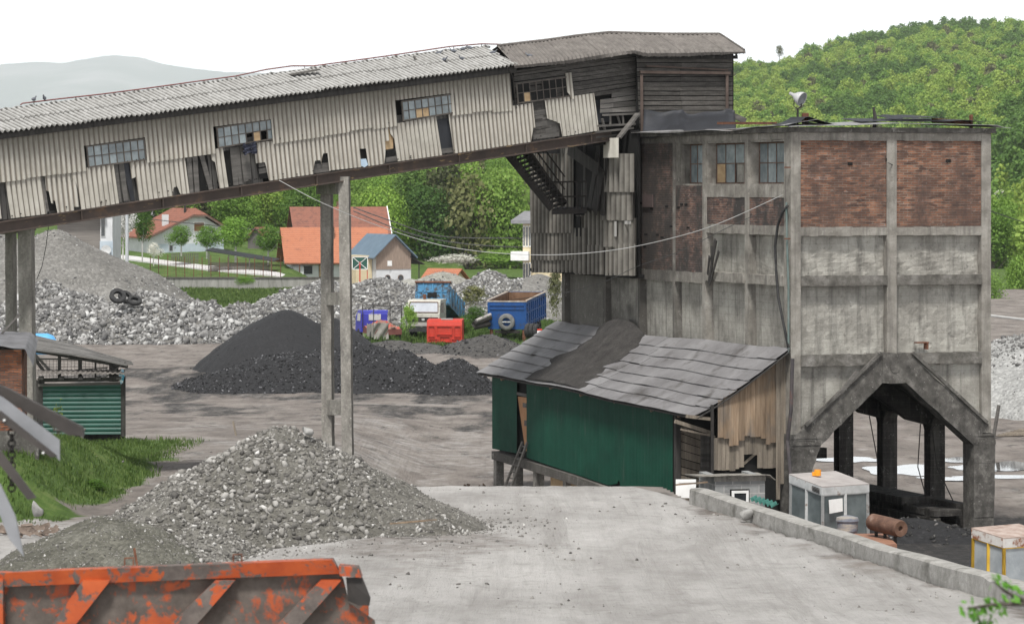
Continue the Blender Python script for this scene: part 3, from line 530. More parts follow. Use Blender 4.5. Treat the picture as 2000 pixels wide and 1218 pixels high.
# ================================================================ COAL BUNKER (local x along the end wall, local y back along the side wall)
MBk = TR((8.8, 105, 0), R(20.15)); FB = Frame(MBk)
zA = lambda py, px=1740: FB.on(px, py, 1, 0).z
xA = lambda px, py=600: FB.on(px, py, 1, 0).x
yB = lambda px, py=400: FB.on(px, py, 0, 0).y
zB = lambda px, py: FB.on(px, py, 0, 0).z
bunker = thing('coal_bunker', 'tall concrete and brick coal bunker with an arched truck passage under it', 'coal bunker', MBk)
W_ = 7.1; L_ = 20.2; TOP = 12.95
rnd = random.Random(3)
M_TIE = surf('sooty_beam_concrete', [(.3, (.06, .056, .05)), (.5, (.12, .113, .10)), (.65, (.20, .19, .175)), (.8, (.34, .33, .31))], 2.2, bump=.7, bdist=.04, bscale=12, fine=.3)
cols = [(0.0, .34), (xA(1742)-.17, .34), (W_-.34, .34)]
z_br0, z_br1 = zA(443), zA(275); zb1, zb2, zb3, zb4, zb5, zb6 = zA(460), zA(537), zA(557), zA(690), zA(712), 0
# --- end wall: frame columns and bands
f = MB()
for i, (x, wd) in enumerate(cols):
    z0 = {0: zA(850), 1: zA(700), 2: zA(850)}[i]
    f.box(x, x+wd, 0, .5, z0, TOP)
def bandA(z0, z1, y0=.0, y1=.3):
    for (xa, xb) in ((cols[0][0]+.34, cols[1][0]), (cols[1][0]+.34, cols[2][0])):
        n = 10
        for k in range(n):     # slightly uneven arrises
            a = xa+(xb-xa)*k/n; b = xa+(xb-xa)*(k+1)/n; d = rnd.uniform(-.012, .012)
            f.box(a, b, y0+.015+d*.6, y1, z0+d, z1-d)
bandA(zA(275), TOP); bandA(zb1, z_br0); f_main = f; f = MB(); bandA(zb3, zb2, -.06); obj('tie_beams', f, M_TIE, bunker)['kind'] = 'stuff'; f = MB(); bandA(zb5, zb4, -.06); obj('tie_beams', f, M_TIE, bunker)['kind'] = 'stuff'; f = f_main
# --- side wall frame (local x = 0 face)
ycols = [yB(1458, 500), yB(1375, 500), yB(1314, 500), yB(1246, 500)]
def boxB(mb, y0, y1, z0, z1, d0=0.0, d1=.3): mb.box(d0, d1, y0, y1, z0, z1)
for y in ycols: boxB(f, y-(.14 if y < 8 else .09), y+(.14 if y < 8 else .09), 0, TOP, .0 if y < 8 else .03, .42)
boxB(f, .5, .52, 0, TOP, .002, .3)
def bandB(y0, y1, z0, z1, d0=.02):
    n = max(2, int((y1-y0)/.4))
    for k in range(n):
        a = y0+(y1-y0)*k/n; b = y0+(y1-y0)*(k+1)/n; d = rnd.uniform(-.012, .012); boxB(f, a, b, z0+d, z1-d, d0+d*.5, .3)
bays = [(.5, ycols[0]-.14), (ycols[0]+.14, ycols[1]-.14), (ycols[1]+.14, ycols[2]-.14), (ycols[2]+.14, ycols[3]-.14)]
zw0, zw1 = zA(364)+.02, zA(274)+.02
for k, (a, b) in enumerate(bays):
    bandB(a, b, zw1, TOP)
    if k < 2: bandB(a, b, zA(459), zA(441)); bandB(a, b, zA(557), zA(538), -.05); bandB(a, b, zw0-.38, zw0, .03)
    else: bandB(a, b, zA(557)-.1, zA(538)-.05, .01)
obj('concrete_frame', f, M_FRAMEC, bunker)
# --- infill
b = MB(); 
for (xa, xb) in ((cols[0][0]+.34, cols[1][0]), (cols[1][0]+.34, cols[2][0])): b.box(xa, xb, .05, .32, z_br0, z_br1)
obj('brick_panel', b, M_BRICKA, bunker)
b = MB()
boxB(b, *bays[0], z_br0-.0, zw0-.38, .045, .32); boxB(b, *bays[1], z_br0, zw0-.38, .045, .32)
a_, c_ = bays[2]; boxB(b, a_, c_, zA(543), zw0, .045, .32); boxB(b, *bays[3], zA(543), zw1, .045, .32)
obj('brick_panel', b, M_BRICKB, bunker)
# dark blocks paint the shade of knocked-out brick holes and loose courses
h = MB()
for (px, py) in ((1734, 312), (1852, 314), (1660, 320)):
    p = FB.on(px, py, 1, .05); h.box(p.x-.08, p.x+.08, .02, .06, p.z-.05, p.z+.05)
for k in range(16):
    y = rnd.choice([rnd.uniform(*bays[2]), rnd.uniform(*bays[3]), rnd.uniform(*bays[3]), rnd.uniform(*bays[0])]); z = rnd.uniform(zA(530), zA(380)); h.box(.03, .055, y-.12, y+.12, z-.035, z+.035)
obj('brick_hole_shade', h, M_DARK, bunker)['kind'] = 'stuff'
# recessed lower panels: sloping hopper wall, a grid with relief
p_ = MB()
def panA(xa, xb, z0, z1, y=.20, z0b=None):
    nu, nv = 14, 10; P0 = []
    for i in range(nu):
        r = []
        for j in range(nv):
            x = xa+(xb-xa)*i/(nu-1); z = z0+(z1-z0)*j/(nv-1); r.append((x, y+.03*math.sin(i*1.3+j)+rnd.uniform(-.008, .008), z))
        P0.append(r)
    p_.shell(P0, nu, nv, (0, .1, 0))
for (xa, xb) in ((.34, cols[1][0]), (cols[1][0]+.34, cols[2][0])): panA(xa, xb, zb2-.02, zb1+.02, .27); panA(xa, xb, zb4-.02, zb3+.02, .27)
def panB(ya, yb, z0, z1, d=.18):
    nu, nv = 12, 12; P0 = [[(d+.015*math.sin(i*1.7+j)+rnd.uniform(-.006, .006), ya+(yb-ya)*i/(nu-1), z0+(z1-z0)*j/(nv-1)) for j in range(nv)] for i in range(nu)]
    p_.shell(P0, nu, nv, (.1, 0, 0))
for k, (a, c) in enumerate(bays):
    if k < 2: panB(a, c, zA(538)-.03, zA(459)+.03, .28)
    panB(a, c, .0, zA(557)+.06, .28)
yc2 = yB(1180, 600); yc3 = yB(1100, 600)
panB(ycols[3]+.14, yc2-.14, 0, 8.5, .22); panB(yc2+.14, yc3-.14, 0, 8.5, .22)
# spandrels above the arch
aL0, aL1 = FB.on(1562, 845, 1, 0), FB.on(1722, 692, 1, 0); aR0, aR1 = FB.on(1927, 832, 1, 0), FB.on(1776, 692, 1, 0)
p_.prism([(.34, .17, aL0.z), (aL1.x, .17, aL1.z), (aL1.x, .17, zb5), (.34, .17, zb5)], (0, .12, 0))
p_.prism([(aR1.x, .17, aR1.z), (W_-.34, .17, aR0.z+.1), (W_-.34, .17, zb5), (aR1.x, .17, zb5)], (0, .12, 0))
obj('wall_panel', p_, M_PANEL, bunker, smooth=False)
q = MB()
for y in (yc2, yc3): boxB(q, y-.15, y+.15, 0, 8.5, 0, .42)
obj('side_column', q, M_FRAMEC, bunker)
# --- arch band and legs
def arch_piece(mb, pts, y0=-.07, d=.6): mb.prism([(p.x, y0, p.z) for p in pts], (0, d, 0))
A = lambda px, py: FB.on(px, py, 1, 0)
ab = MB()
def rough_band(mb, o0, o1, i0, i1, n=9, y0=-.07, d=.62):
    prev = None
    for k in range(n+1):
        t_ = k/n; o = o0.lerp(o1, t_); i = i0.lerp(i1, t_); jj = rnd.uniform(-.03, .03) if 0 < k < n else 0; o = o+Vector((0, 0, jj)); i = i+Vector((0, 0, rnd.uniform(-.03, .03) if 0 < k < n else 0)); yy = y0+rnd.uniform(-.02, .02)
        cur = (Vector((i.x, yy, i.z)), Vector((o.x, yy, o.z)))
        if prev:
            a, b2 = prev; c, d2 = cur; mb.hexa([a, c, c+Vector((0, d, 0)), a+Vector((0, d, 0)), b2, d2, d2+Vector((0, d, 0)), b2+Vector((0, d, 0))])
        prev = cur
rough_band(ab, A(1553, 850), A(1722, 688), A(1602, 868), A(1722, 747))
rough_band(ab, A(1722, 688), A(1768, 688), A(1722, 747), A(1768, 747), 3)
rough_band(ab, A(1768, 688), A(1930, 828), A(1768, 747), A(1900, 868))
# raised triangular fillets on the outer edge of the band
for (u, v) in ((A(1570, 832), A(1718, 690)), (A(1780, 690), A(1925, 826))): ab.beam((u.x, -.10, u.z+.03), (v.x, -.10, v.z+.03), .10, .10)
g = A(1746, 718); ab.cyl((g.x, -.10, g.z), (g.x, -.04, g.z), .16, 14)
def leg(mb, pts, y0, d):   # pts from top to bottom: (xl, xr, z)
    for (a, b2) in zip(pts, pts[1:]):
        n = 5
        for k in range(n):
            t0, t1 = k/n, (k+1)/n; l0 = a[0]+(b2[0]-a[0])*t0; r0 = a[1]+(b2[1]-a[1])*t0; l1 = a[0]+(b2[0]-a[0])*t1; r1 = a[1]+(b2[1]-a[1])*t1; z0 = a[2]+(b2[2]-a[2])*t0; z1 = a[2]+(b2[2]-a[2])*t1; e = rnd.uniform(-.02, .02); yy = y0+rnd.uniform(-.02, .02)
            mb.hexa([(l1+e, yy, z1), (r1+e, yy, z1), (r1, y0+d, z1), (l1, y0+d, z1), (l0+e, yy, z0), (r0+e, yy, z0), (r0, y0+d, z0), (l0, y0+d, z0)])
k1 = A(1602, 868); k2 = A(1578, 930)
leg(ab, [(-.06, k1.x, k1.z+.35), (-.06, k1.x, k1.z), (-.06, k2.x+.05, k2.z), (-.06, k2.x, 0)], -.07, .75)
k3 = A(1900, 868)
leg(ab, [(k3.x, W_+.12, k3.z+.35), (k3.x, W_+.12, k3.z), (k3.x+.02, W_+.08, 0)], -.07, .75)
obj('arch_frame', ab, M_BANDC, bunker)
# --- passage under the bins
tn = MB(); kneez = k3.z-.05
for y in (3.4, 6.9, 10.3, 13.7, 17.0, 20.0):
    tn.box(W_-.55, W_, y-.22, y+.22, 0, 3.6)                          # columns on the open far side
    tn.prism([(W_-.55, y-.22, 3.15), (W_-.55, y-.5, 3.7), (W_-.55, y+.5, 3.7), (W_-.55, y+.22, 3.15)], (.5, 0, 0))
    tn.box(0.3, .8, y-.2, y+.2, 0, 3.6)
tn.box(W_-.6, W_+.0, .7, 20.2, 3.6, 4.0)
# folded hopper soffits
tn.prism([(.3, .6, 3.6), (W_/2-.4, .6, 5.6), (W_/2-.4, .6, 5.9), (.3, .6, 3.95)], (0, 19, 0))
tn.prism([(W_/2+.4, .6, 5.6), (W_-.1, .6, 3.55), (W_-.1, .6, 3.95), (W_/2+.4, .6, 5.9)], (0, 19, 0))
tn.box(W_/2-.4, W_/2+.4, .6, 19.6, 5.6, 5.9)
for y in (3.4, 6.9, 10.3, 13.7): 
    tn.prism([(.4, y, 3.2), (1.2, y, 3.2), (W_/2-.2, y, 5.0), (W_/2+.2, y, 5.0), (W_-1.2, y, 3.5), (W_-.4, y, 3.3), (W_-.3, y, 3.7), (W_/2, y, 5.7), (.4, y, 3.7)], (0, .4, 0))
tn.box(.25, .45, .7, 20.2, 0, 3.6)                                # closed near side wall
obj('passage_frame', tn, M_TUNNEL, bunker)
# loading ledges and rails inside the passage
lg = MB(); lg.box(W_-1.7, W_-.5, 3.0, 9, .75, 1.0); lg.box(W_-1.6, W_-.6, .9, 3.0, .55, .75); lg.box(W_-1.6, W_-1.35, .9, 12, .1, .5)
for y in (1.2, 2.8, 4.6, 6.2, 8): lg.box(W_-1.6, W_-1.25, y, y+.35, 0, .8)
lg.box(.8, 3.6, 10.2, 10.5, 1.9, 2.3); lg.box(2.4, 4.6, 7.0, 7.3, 2.0, 2.35); lg.box(.5, 3.0, 9, 16.5, .9, 1.8); lg.box(W_-.62, W_-.2, 1.2, 17, -.1, .92); lg.box(1.2, 4.4, 13.0, 13.3, 1.0, 2.2)
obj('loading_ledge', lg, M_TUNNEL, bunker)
for (a, b2) in (((1.4, 6.8, 2.9), (4.2, 8.4, 2.5)), ((1.4, 6.8, 2.3), (1.4, 6.8, 3.0)), ((4.2, 8.4, 1.8), (4.2, 8.4, 2.5))): rl = MB(); rl.tube([a, b2], .03, 6); obj('guard_rail', rl, M_STEELD, bunker)
for (a, b2, c) in (((W_-1.0, 3.0, 3.4), (W_-1.2, 2.8, 2), (W_-.9, 2.6, .7)), ((W_-.5, 3.2, 3.4), (W_-.6, 2.6, 2), (W_-.3, 1.9, .8)), ((W_-.9, 7, 3.4), (W_-.9, 6.4, 2), (W_-1.0, 6.2, 1.9))): rl = MB(); rl.tube([a, b2, c], .02, 5); obj('hanging_cable', rl, M_STEELD, bunker)
# back body so the bins are solid
bd = MB(); bd.box(.45, W_-.3, .55, 20.0, 5.95, TOP-.02); bd.box(W_-.3, W_, .5, 20.2, 4.0, TOP-.01); bd.box(.4, W_-.3, 19.9, 20.2, 0, TOP-.03)
obj('bin_body', bd, M_PANEL, bunker)
# --- windows
def window(parent, fr, corners, nx, ny, back, name='window', fw=.05, matf=None, matg=None, broken=(), bar=.035):
    """corners: origin, u vector, v vector in local space; n = outward"""
    o, u, v, n = [Vector(c) for c in corners]; m = MB(); U = u.normalized(); Vv = v.normalized()
    def slab(mb, a0, a1, b0, b1, d0, d1):
        pp = [o+U*a+Vv*b2+n*d for d in (d0, d1) for (a, b2) in ((a0, b0), (a1, b0), (a1, b1), (a0, b1))]; mb.hexa(pp)
    ul, vl = u.length, v.length
    slab(m, 0, ul, 0, fw, 0, .05); slab(m, 0, ul, vl-fw, vl, 0, .05); slab(m, 0, fw, fw, vl-fw, .001, .049); slab(m, ul-fw, ul, fw, vl-fw, .001, .049)
    for i in range(1, nx): slab(m, ul*i/nx-bar/2, ul*i/nx+bar/2, fw, vl-fw, .004, .045)
    for j in range(1, ny): slab(m, fw, ul-fw, vl*j/ny-bar/2, vl*j/ny+bar/2, .006, .043)
    w_ = obj(name, m, matf or M_FRAMER, parent); gl = MB(); dk = MB(); pl = MB()
    for i in range(nx):
        for j in range(ny):
            tgt = gl
            if (i, j) in broken: 
                if broken[(i, j)] == 'x': continue
                tgt = pl
            slab(tgt, ul*i/nx+.012, ul*(i+1)/nx-.012, vl*j/ny+.012, vl*(j+1)/ny-.012, .018+rnd.uniform(-.004, .004), .026)
    obj('glass', gl, matg or M_GLASS, w_)
    if pl.v: obj('pane_patch', pl, M_PLY, w_)
    return w_
rv = MB()
for k, (pl_, pr_, nx) in enumerate(((1472, 1540, 4), (1388, 1448, 4), (1322, 1366, 3))):
    a, c = bays[k]; ya = a+.02; yb_ = c-.02 if k < 2 else c-.5
    for (y0, y1, z0, z1) in ((ya-.02, ya+.06, zw0, zw1), (yb_, c, zw0, zw1), (ya, yb_, zw0-.04, zw0+.06), (ya, yb_, zw1-.06, zw1)): boxB(rv, y0, y1, z0, z1, .06, .60)
    window(bunker, FB, [(.42, yb_, zw0+.06), (0, -(yb_-ya-.06), 0), (0, 0, zw1-zw0-.12), (-1, 0, 0)], nx, 2, 0, broken={(0, 0): 'p', (2, 0): 'x'} if k == 1 else ({(3, 0): 'x'} if k == 0 else {}))
    boxB(rv, a, c, zw0-.3, zw1+.1, .75, .8)
obj('window_reveal', rv, M_FRAMEC, bunker)
# --- roof: slab edge, thin tin sheets with lifted edges, tarpaper scraps
rf = MB(); rf.box(-.12, W_+.12, -.12, 20.4, TOP, TOP+.16); obj('roof_slab', rf, M_BANDC, bunker)
def flap(mb, pts0, pts1, nu=24, nv=5, amp=.05, thick=.012, seed=0):
    """sheet between two polylines with wrinkles"""
    r = random.Random(seed); A0 = [Vector(p) for p in pts0]; A1 = [Vector(p) for p in pts1]
    def at(pts, t_):
        s = t_*(len(pts)-1); i = min(int(s), len(pts)-2); return pts[i].lerp(pts[i+1], s-i)
    ph = [r.uniform(0, 6.28) for _ in range(4)]; G = []
    for i in range(nu):
        row = []
        for j in range(nv):
            p = at(A0, i/(nu-1)).lerp(at(A1, i/(nu-1)), j/(nv-1)); wv = sum(math.sin(i/(nu-1)*(5+7*k)+ph[k]+j*.4)/(1+k) for k in range(4)); row.append(p+Vector((0, 0, amp*wv*.5)))
        G.append(row)
    mb.shell(G, nu, nv, (0, 0, -thick))
tin = MB(); z = TOP+.17
flap(tin, [(-.18, -.30, z), (2.2, -.33, z+.05), (3.5, -.28, z+.12), (W_+.05, -.30, z+.08), (W_+.6, -.25, z+.02)], [(-.1, 1.2, z+.05), (3, 1.3, z+.22), (W_+.5, 1.2, z+.08)], 46, 6, .035, seed=2)
flap(tin, [(-.30, -.1, z), (-.25, 2, z+.02), (-.33, 4, z-.05), (-.28, 6.2, z), (-.34, 8, z-.02), (-.3, 12.6, z-.02)], [(.9, -.1, z+.25), (1, 3, z+.1), (1, 7, z+.05), (1, 12.6, z+.05)], 60, 6, .05, seed=4)
obj('tin_sheet', tin, surf('roof_tin', [(.3, (.18, .18, .18)), (.6, (.33, .33, .33)), (.8, (.42, .42, .42))], 3, rough=.5, metal=.3, bump=.2, spec=.5, stains=[((.12, .06, .03), 2.5, .55, .68, (1, 1, 1))]), bunker)
tp = MB(); flap(tp, [(2.6, .3, z+.22), (7.2, .2, z+.20)], [(3.0, 2.6, z+.34), (6.9, 2.5, z+.30)], 20, 4, .05, seed=5); flap(tp, [(3.8, .5, z+.3), (5.8, .5, z+.33)], [(4, 2, z+.42), (5.7, 2, z+.45)], 14, 4, .04, seed=6)
for (x, y, zz) in ((.3, .6, z+.35), (.0, .4, z+.2)): flap(tp, [(x-.2, y-.6, z+.02), (x+.3, y-.5, zz), (x+1.5, y-.4, z+.03)], [(x-.2, y+.6, z+.1), (x+.3, y+.6, zz), (x+1.4, y+.7, z+.1)], 12, 4, .03, seed=7)
obj('tar_sheet', tp, M_TAR, bunker)
rb = MB(); rb.beam((-.1, .9, z+.12), (-.1, 5.5, z+.20), .06, .08); rb.beam((5.6, 1.2, z+.25), (7.0, 1.2, z+.2), .08, .14); rb.box(6.95, 7.03, 1.1, 1.2, z, z+.45); rb.box(.75, .95, .7, .8, z+.1, z+.45); 
obj('rusty_rails', rb, M_RUST, bunker)['kind'] = 'stuff'
st = MB(); p = FB.on(1708, 245, 1, 1.6); st.tube([(p.x, 1.6, TOP+.1), (p.x+.02, 1.6, TOP+.55), (p.x-.03, 1.62, TOP+.85)], [.06, .065, .035], 7); obj('roof_stump', st, M_WOODD, bunker)
# small fittings
fx = MB(); p = FB.on(1802, 676, 1, 0); fx.box(p.x-.22, p.x+.22, -.04, .16, p.z+.1, p.z+.14); fx.box(p.x+.12, p.x+.17, -.08, .16, p.z-.1, p.z+.1)
for (px, py) in ((1540, 327), (1540, 466)): p = FB.on(px, py, 1, 0); fx.box(p.x-.15, p.x+.05, -.05, -.01, p.z-.02, p.z+.02)
obj('wall_bracket', fx, M_RUST, bunker)
pl2 = MB(); p = FB.on(1265, 392, 0, 0); pl2.box(-.02, .03, p.y-.45, p.y+.45, p.z-.22, p.z+.22); obj('wall_plate', pl2, surf('brown_plate', [(.3, (.055, .04, .038)), (.7, (.09, .065, .06))], 3, bump=.1), bunker)
pk = MB(); p = FB.on(1655, 745, 1, 0); pk.beam((p.x-.3, -.12, p.z-.35), (p.x+.3, -.12, p.z+.35), .08, .12); obj('stray_plank', pk, M_WOODG, bunker)
# --- hose and pipes hanging down the corner
def Bp(px, py, off=-.12): return MBk @ FB.on(px, py, 0, off)
hs = MB(); hs.tube([Bp(1538, 402), Bp(1528, 415), Bp(1519, 440), Bp(1514, 480), Bp(1516, 530), Bp(1520, 580), Bp(1530, 630), Bp(1540, 678)], .045, 8)
tag(obj('black_hose', hs, M_RUBBER, smooth=True), 'thick black hose hanging in a bow beside the brick corner of the bunker', 'hose')
hs = MB(); hs.tube([Bp(1536, 395, -.1), Bp(1537, 470, -.1), Bp(1540, 560, -.1), Bp(1540, 690, -.1)], .035, 8)
tag(obj('down_pipe', hs, surf('grey_green_pipe', [(.3, (.06, .10, .09)), (.7, (.16, .19, .18))], 2, bump=.1, rough=.5)), 'thin straight grey green pipe running down the bunker corner', 'pipe')
pp = MB(); pp.tube([Bp(1548, 700, -.2), Bp(1545, 800, -.25), Bp(1538, 860, -.3), Bp(1545, 940, -.3), Bp(1543, 1040, -.3)], .06, 8)
tag(obj('down_pipe', pp, surf('dark_pipe', [(.3, (.03, .03, .035)), (.6, (.07, .06, .06)), (.8, (.16, .06, .04))], 2, bump=.1, rough=.6)), 'dark bent pipe between the plank gable and the rough bunker leg', 'pipe')
# bundle of split boards caught on the side wall
bb = thing('hanging_boards', 'bundle of splintered dark boards caught on the side wall beam of the bunker', 'boards', MBk)
for (px0, py0, px1, py1, w_) in ((1398, 468, 1384, 552, .20), (1390, 480, 1390, 548, .16), (1404, 490, 1386, 556, .12), (1386, 500, 1382, 536, .14)):
    m = MB(); a = FB.on(px0, py0, 0, -.10-rnd.random()*.15); c = FB.on(px1, py1, 0, -.12); m.beam(a, c, w_, .03, up=(1, 0, 0), w2=w_*.6); obj('board', m, M_WOODD, bb)
# ================================================================ FLOODLIGHT
p = FB.on(1558, 244, 1, .8); flS = Matrix.Scale(.82, 4); fl = thing('floodlight', 'white bell shaped floodlight on a short pole on the bunker roof corner', 'floodlight', MBk @ Matrix.Translation(p) @ flS)
m = MB(); m.cyl((0, 0, -.2), (0, 0, .62), .045, 8); m.tube([(-.16, 0, .95), (-.16, 0, .72), (0, 0, .62), (.16, 0, .72), (.16, 0, .95)], .02, 6); obj('pole', m, M_STEELD, fl)
ax = Vector((.50, -.76, -.40)).normalized(); c0 = Vector((.06, 0, 1.05))
def lathe(c, ax, prof, n=24):
    mb = MB(); ax = ax.normalized(); u = ax.orthogonal().normalized(); v = ax.cross(u); rr = []
    for (t_, r) in prof: rr.append([c+ax*t_+(u*math.cos(2*math.pi*k/n)+v*math.sin(2*math.pi*k/n))*r for k in range(n)])
    m_ = len(prof); mb.add([q for r in rr for q in r], [(i*n+k, i*n+(k+1) % n, (i+1)*n+(k+1) % n, (i+1)*n+k) for i in range(m_-1) for k in range(n)]); return mb
obj('reflector_housing', lathe(c0, ax, [(-.46, .001), (-.46, .06), (-.30, .07), (-.22, .11), (-.1, .20), (.05, .27), (.16, .29), (.16, .27), (.05, .25)]), surf('lamp_enamel', [(.3, (.30, .30, .30)), (.7, (.48, .48, .48))], 2, rough=.4, spec=.5), fl, smooth=True)
obj('lens', lathe(c0, ax, [(.14, .27), (.15, .15), (.155, .001)]), surf('lamp_glass', [(.3, (.10, .11, .115)), (.7, (.26, .28, .29))], 3, rough=.15, spec=.8), fl, smooth=True)
# ================================================================ RIBBED CLADDING TOWER on the far half of the side wall
PC = .20; M_CABR0 = surf('pale_scrap', [(.3, (.3, .29, .28)), (.7, (.45, .44, .42))], 3)
def M_CL_(name, stops, pitch): return stripemat(name, stops, 1, pitch, (.018, .016, .014), spots=.5, crest=(.22, .21, .19), lo=.2)  # light crests and near-black valleys paint in the rib shading
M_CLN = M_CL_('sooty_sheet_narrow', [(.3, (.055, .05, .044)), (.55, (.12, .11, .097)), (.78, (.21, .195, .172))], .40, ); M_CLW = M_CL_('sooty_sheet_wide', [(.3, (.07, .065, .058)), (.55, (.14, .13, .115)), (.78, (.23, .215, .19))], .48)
clad = thing('cladding_tower', 'sooty corrugated sheet enclosure hanging off the far side wall of the bunker', 'sheet enclosure', MBk)
def ribsheet(mb, y0, y1, ztop, zbot, x, pitch=.076, amp=.018, ragged=.02, thick=.006, seed=0):
    """upright ribbed sheet in the plane local x = const"""
    r = random.Random(seed); n = max(4, int(abs(y1-y0)/pitch*4)); G = []
    for i in range(n+1):
        y = y0+(y1-y0)*i/n; d = -amp*math.sin(2*math.pi*y/pitch); zt = ztop(y) if callable(ztop) else ztop; zb_ = zbot(y) if callable(zbot) else zbot
        zb_ += r.uniform(-ragged, ragged) if i % 4 == 0 else 0; G.append([(x+d, y, zb_), (x+d, y, zt)])
    mb.shell(G, n+1, 2, (thick, 0, 0))
def yz(px, py, x): q = FB.on(px, py, 0, x); return q.y, q.z
def clsheet(px0, px1, pyt, pyb, x, pitch, amp, mat, seed, name='corrugated_sheet', parent=None):
    m = MB(); (y0, z0), (y1, z1) = yz(px0, pyt, x), yz(px1, pyt, x); (_, b0), (_, b1) = yz(px0, pyb, x), yz(px1, pyb, x)
    ribsheet(m, y0, y1, lambda y: z0+(z1-z0)*(y-y0)/(y1-y0), lambda y: b0+(b1-b0)*(y-y0)/(y1-y0), x, pitch, amp, seed=seed); return obj(name, m, mat, parent or clad)
bk_ = MB(); a = yz(1240, 400, -.35)[0]; c = yz(1040, 400, -.35)[0]
bk_.box(-.25, -.15, a, c, yz(1150, 530, -.2)[1], 13.2); bk_.box(-.45, .3, a, c, yz(1150, 536, -.35)[1]-.02, yz(1150, 536, -.35)[1]+.1); bk_.box(-.4, .3, c-.05, c+.05, 8.3, 13.2)
obj('backing_boards', bk_, M_DARK, clad)
S_ = [(1035, 1122, 300, 455, -.62, .12, .012, 1), (1122, 1180, 420, 480, -.49, .12, .012, 2), (1037, 1122, 450, 508, -.54, .12, .012, 3), (1040, 1124, 500, 532, -.46, .12, .012, 4),
      (1122, 1180, 478, 536, -.52, .16, .016, 5), (1124, 1146, 445, 534, -.56, .17, .02, 6), (1180, 1238, 300, 375, -.64, .33, .045, 7), (1178, 1240, 368, 430, -.56, .33, .045, 8),
      (1182, 1242, 426, 482, -.49, .33, .045, 9), (1204, 1244, 476, 538, -.50, .33, .045, 10), (1184, 1206, 478, 538, -.46, .15, .015, 11), (1144, 1182, 405, 480, -.50, .15, .012, 12)]
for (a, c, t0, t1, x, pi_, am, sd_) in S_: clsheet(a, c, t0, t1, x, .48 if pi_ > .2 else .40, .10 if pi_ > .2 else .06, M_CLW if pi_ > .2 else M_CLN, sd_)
hl_ = MB()
for (px0, px1, py0, py1) in ((1200, 1204, 432, 462), (1220, 1232, 431, 438)):
    y0, z0 = yz(px0, py0, -.57); y1, z1 = yz(px1, py1, -.57); hl_.box(-.575, -.565, min(y0, y1), max(y0, y1), min(z0, z1), max(z0, z1))
obj('bright_scraps', hl_, M_CABR0, clad)['kind'] = 'stuff'
dk_ = MB(); y0, z0 = yz(1123, 422, -.57); y1, z1 = yz(1134, 462, -.57); dk_.box(-.58, -.56, y1, y0, z1, z0); obj('hole', dk_, M_DARK, clad)  # near-black plate stands in for the shade of a torn hole
# open upper part: window, posts, near-black sheet for the shaded void
y0, z0 = yz(1094, 374, -.5); y1, z1 = yz(1048, 302, -.5)
window(clad, FB, [(-.56, y1, z0), (0, -(y1-y0), 0), (0, 0, z1-z0), (-1, 0, 0)], 4, 2, 0, broken={(1, 1): 'p'})
pb = MB()
for (px, w_) in ((1040, .35), (1143, .22), (1170, .3), (1100, .5)): y, zz = yz(px, 300, -.56); _, zl = yz(px, 412, -.56); pb = MB(); pb.box(-.60, -.54, y-w_/2, y+w_/2, zl, zz+.8); obj('post', pb, M_WOODD, clad)
clsheet(1094, 1118, 282, 398, -.60, .2, .02, surf('pale_rib', [(.3, (.10, .095, .085)), (.7, (.24, .225, .20))], 1.5, (2, 2, .4), isl=.1), 20)
vd = MB(); y0, _ = yz(1178, 300, -.57); y1, _ = yz(1118, 300, -.57); vd.box(-.57, -.55, y0, y1, yz(1150, 404, -.57)[1], yz(1150, 280, -.57)[1]); obj('dark_opening', vd, M_DARK, clad)
for (px0, py0, px1, py1, w_, x) in ((1168, 300, 1150, 412, .35, -.75), (1176, 330, 1160, 414, .5, -.8), (1110, 290, 1168, 330, .45, -1.0), (1184, 300, 1176, 420, .3, -.7)):
    m = MB(); a = FB.on(px0, py0, 0, x); c = FB.on(px1, py1, 0, x); m.beam(a, c, w_, .05, up=(1, 0, 0)); obj('leaning_board', m, M_WOODD, clad)
m = MB(); (a, z0), (c, z1) = yz(1180, 270, -.9), yz(1208, 305, -.9); ribsheet(m, c, a, z0, z1-.05, -.9, .2, .03); obj('bent_sheet', m, M_ASB, clad)
# ================================================================ CONVEYOR GALLERY (local x up the slope, y back, z up)
a0 = Vector((-15.385, 100)); a1 = Vector((4.45, 118)); hd = (a1-a0).normalized(); SL = R(6.75)
X_ = Vector((hd.x*math.cos(SL), hd.y*math.cos(SL), math.sin(SL))); Y_ = Vector((-hd.y, hd.x, 0)); Z_ = X_.cross(Y_).normalized()
o_ = P(0, 425, 100)
MG = Matrix(((X_.x, Y_.x, Z_.x, o_.x), (X_.y, Y_.y, Z_.y, o_.y), (X_.z, Y_.z, Z_.z, o_.z), (0, 0, 0, 1))); FG = Frame(MG)
gal = thing('conveyor_gallery', 'long sloping covered conveyor gallery clad in torn corrugated sheets', 'conveyor gallery', MG)
PI_ = .185; ytop = FG.on(500, 205, 1, 0).z
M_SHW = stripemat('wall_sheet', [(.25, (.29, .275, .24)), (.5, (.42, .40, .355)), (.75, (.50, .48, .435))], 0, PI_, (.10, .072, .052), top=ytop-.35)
M_SHR = stripemat('roof_sheet', [(.30, (.15, .146, .138)), (.50, (.24, .236, .226)), (.70, (.40, .396, .388))], 0, PI_, (.06, .056, .052), sc=3.0, stretch=(1.6, 1.2, 1), spots=.5, flat=1, crest=(.43, .43, .42), lo=.3)  # corrugation shading painted in: pale crests, dark valleys
g = lambda px, py, y=0: FG.on(px, py, 1, y)
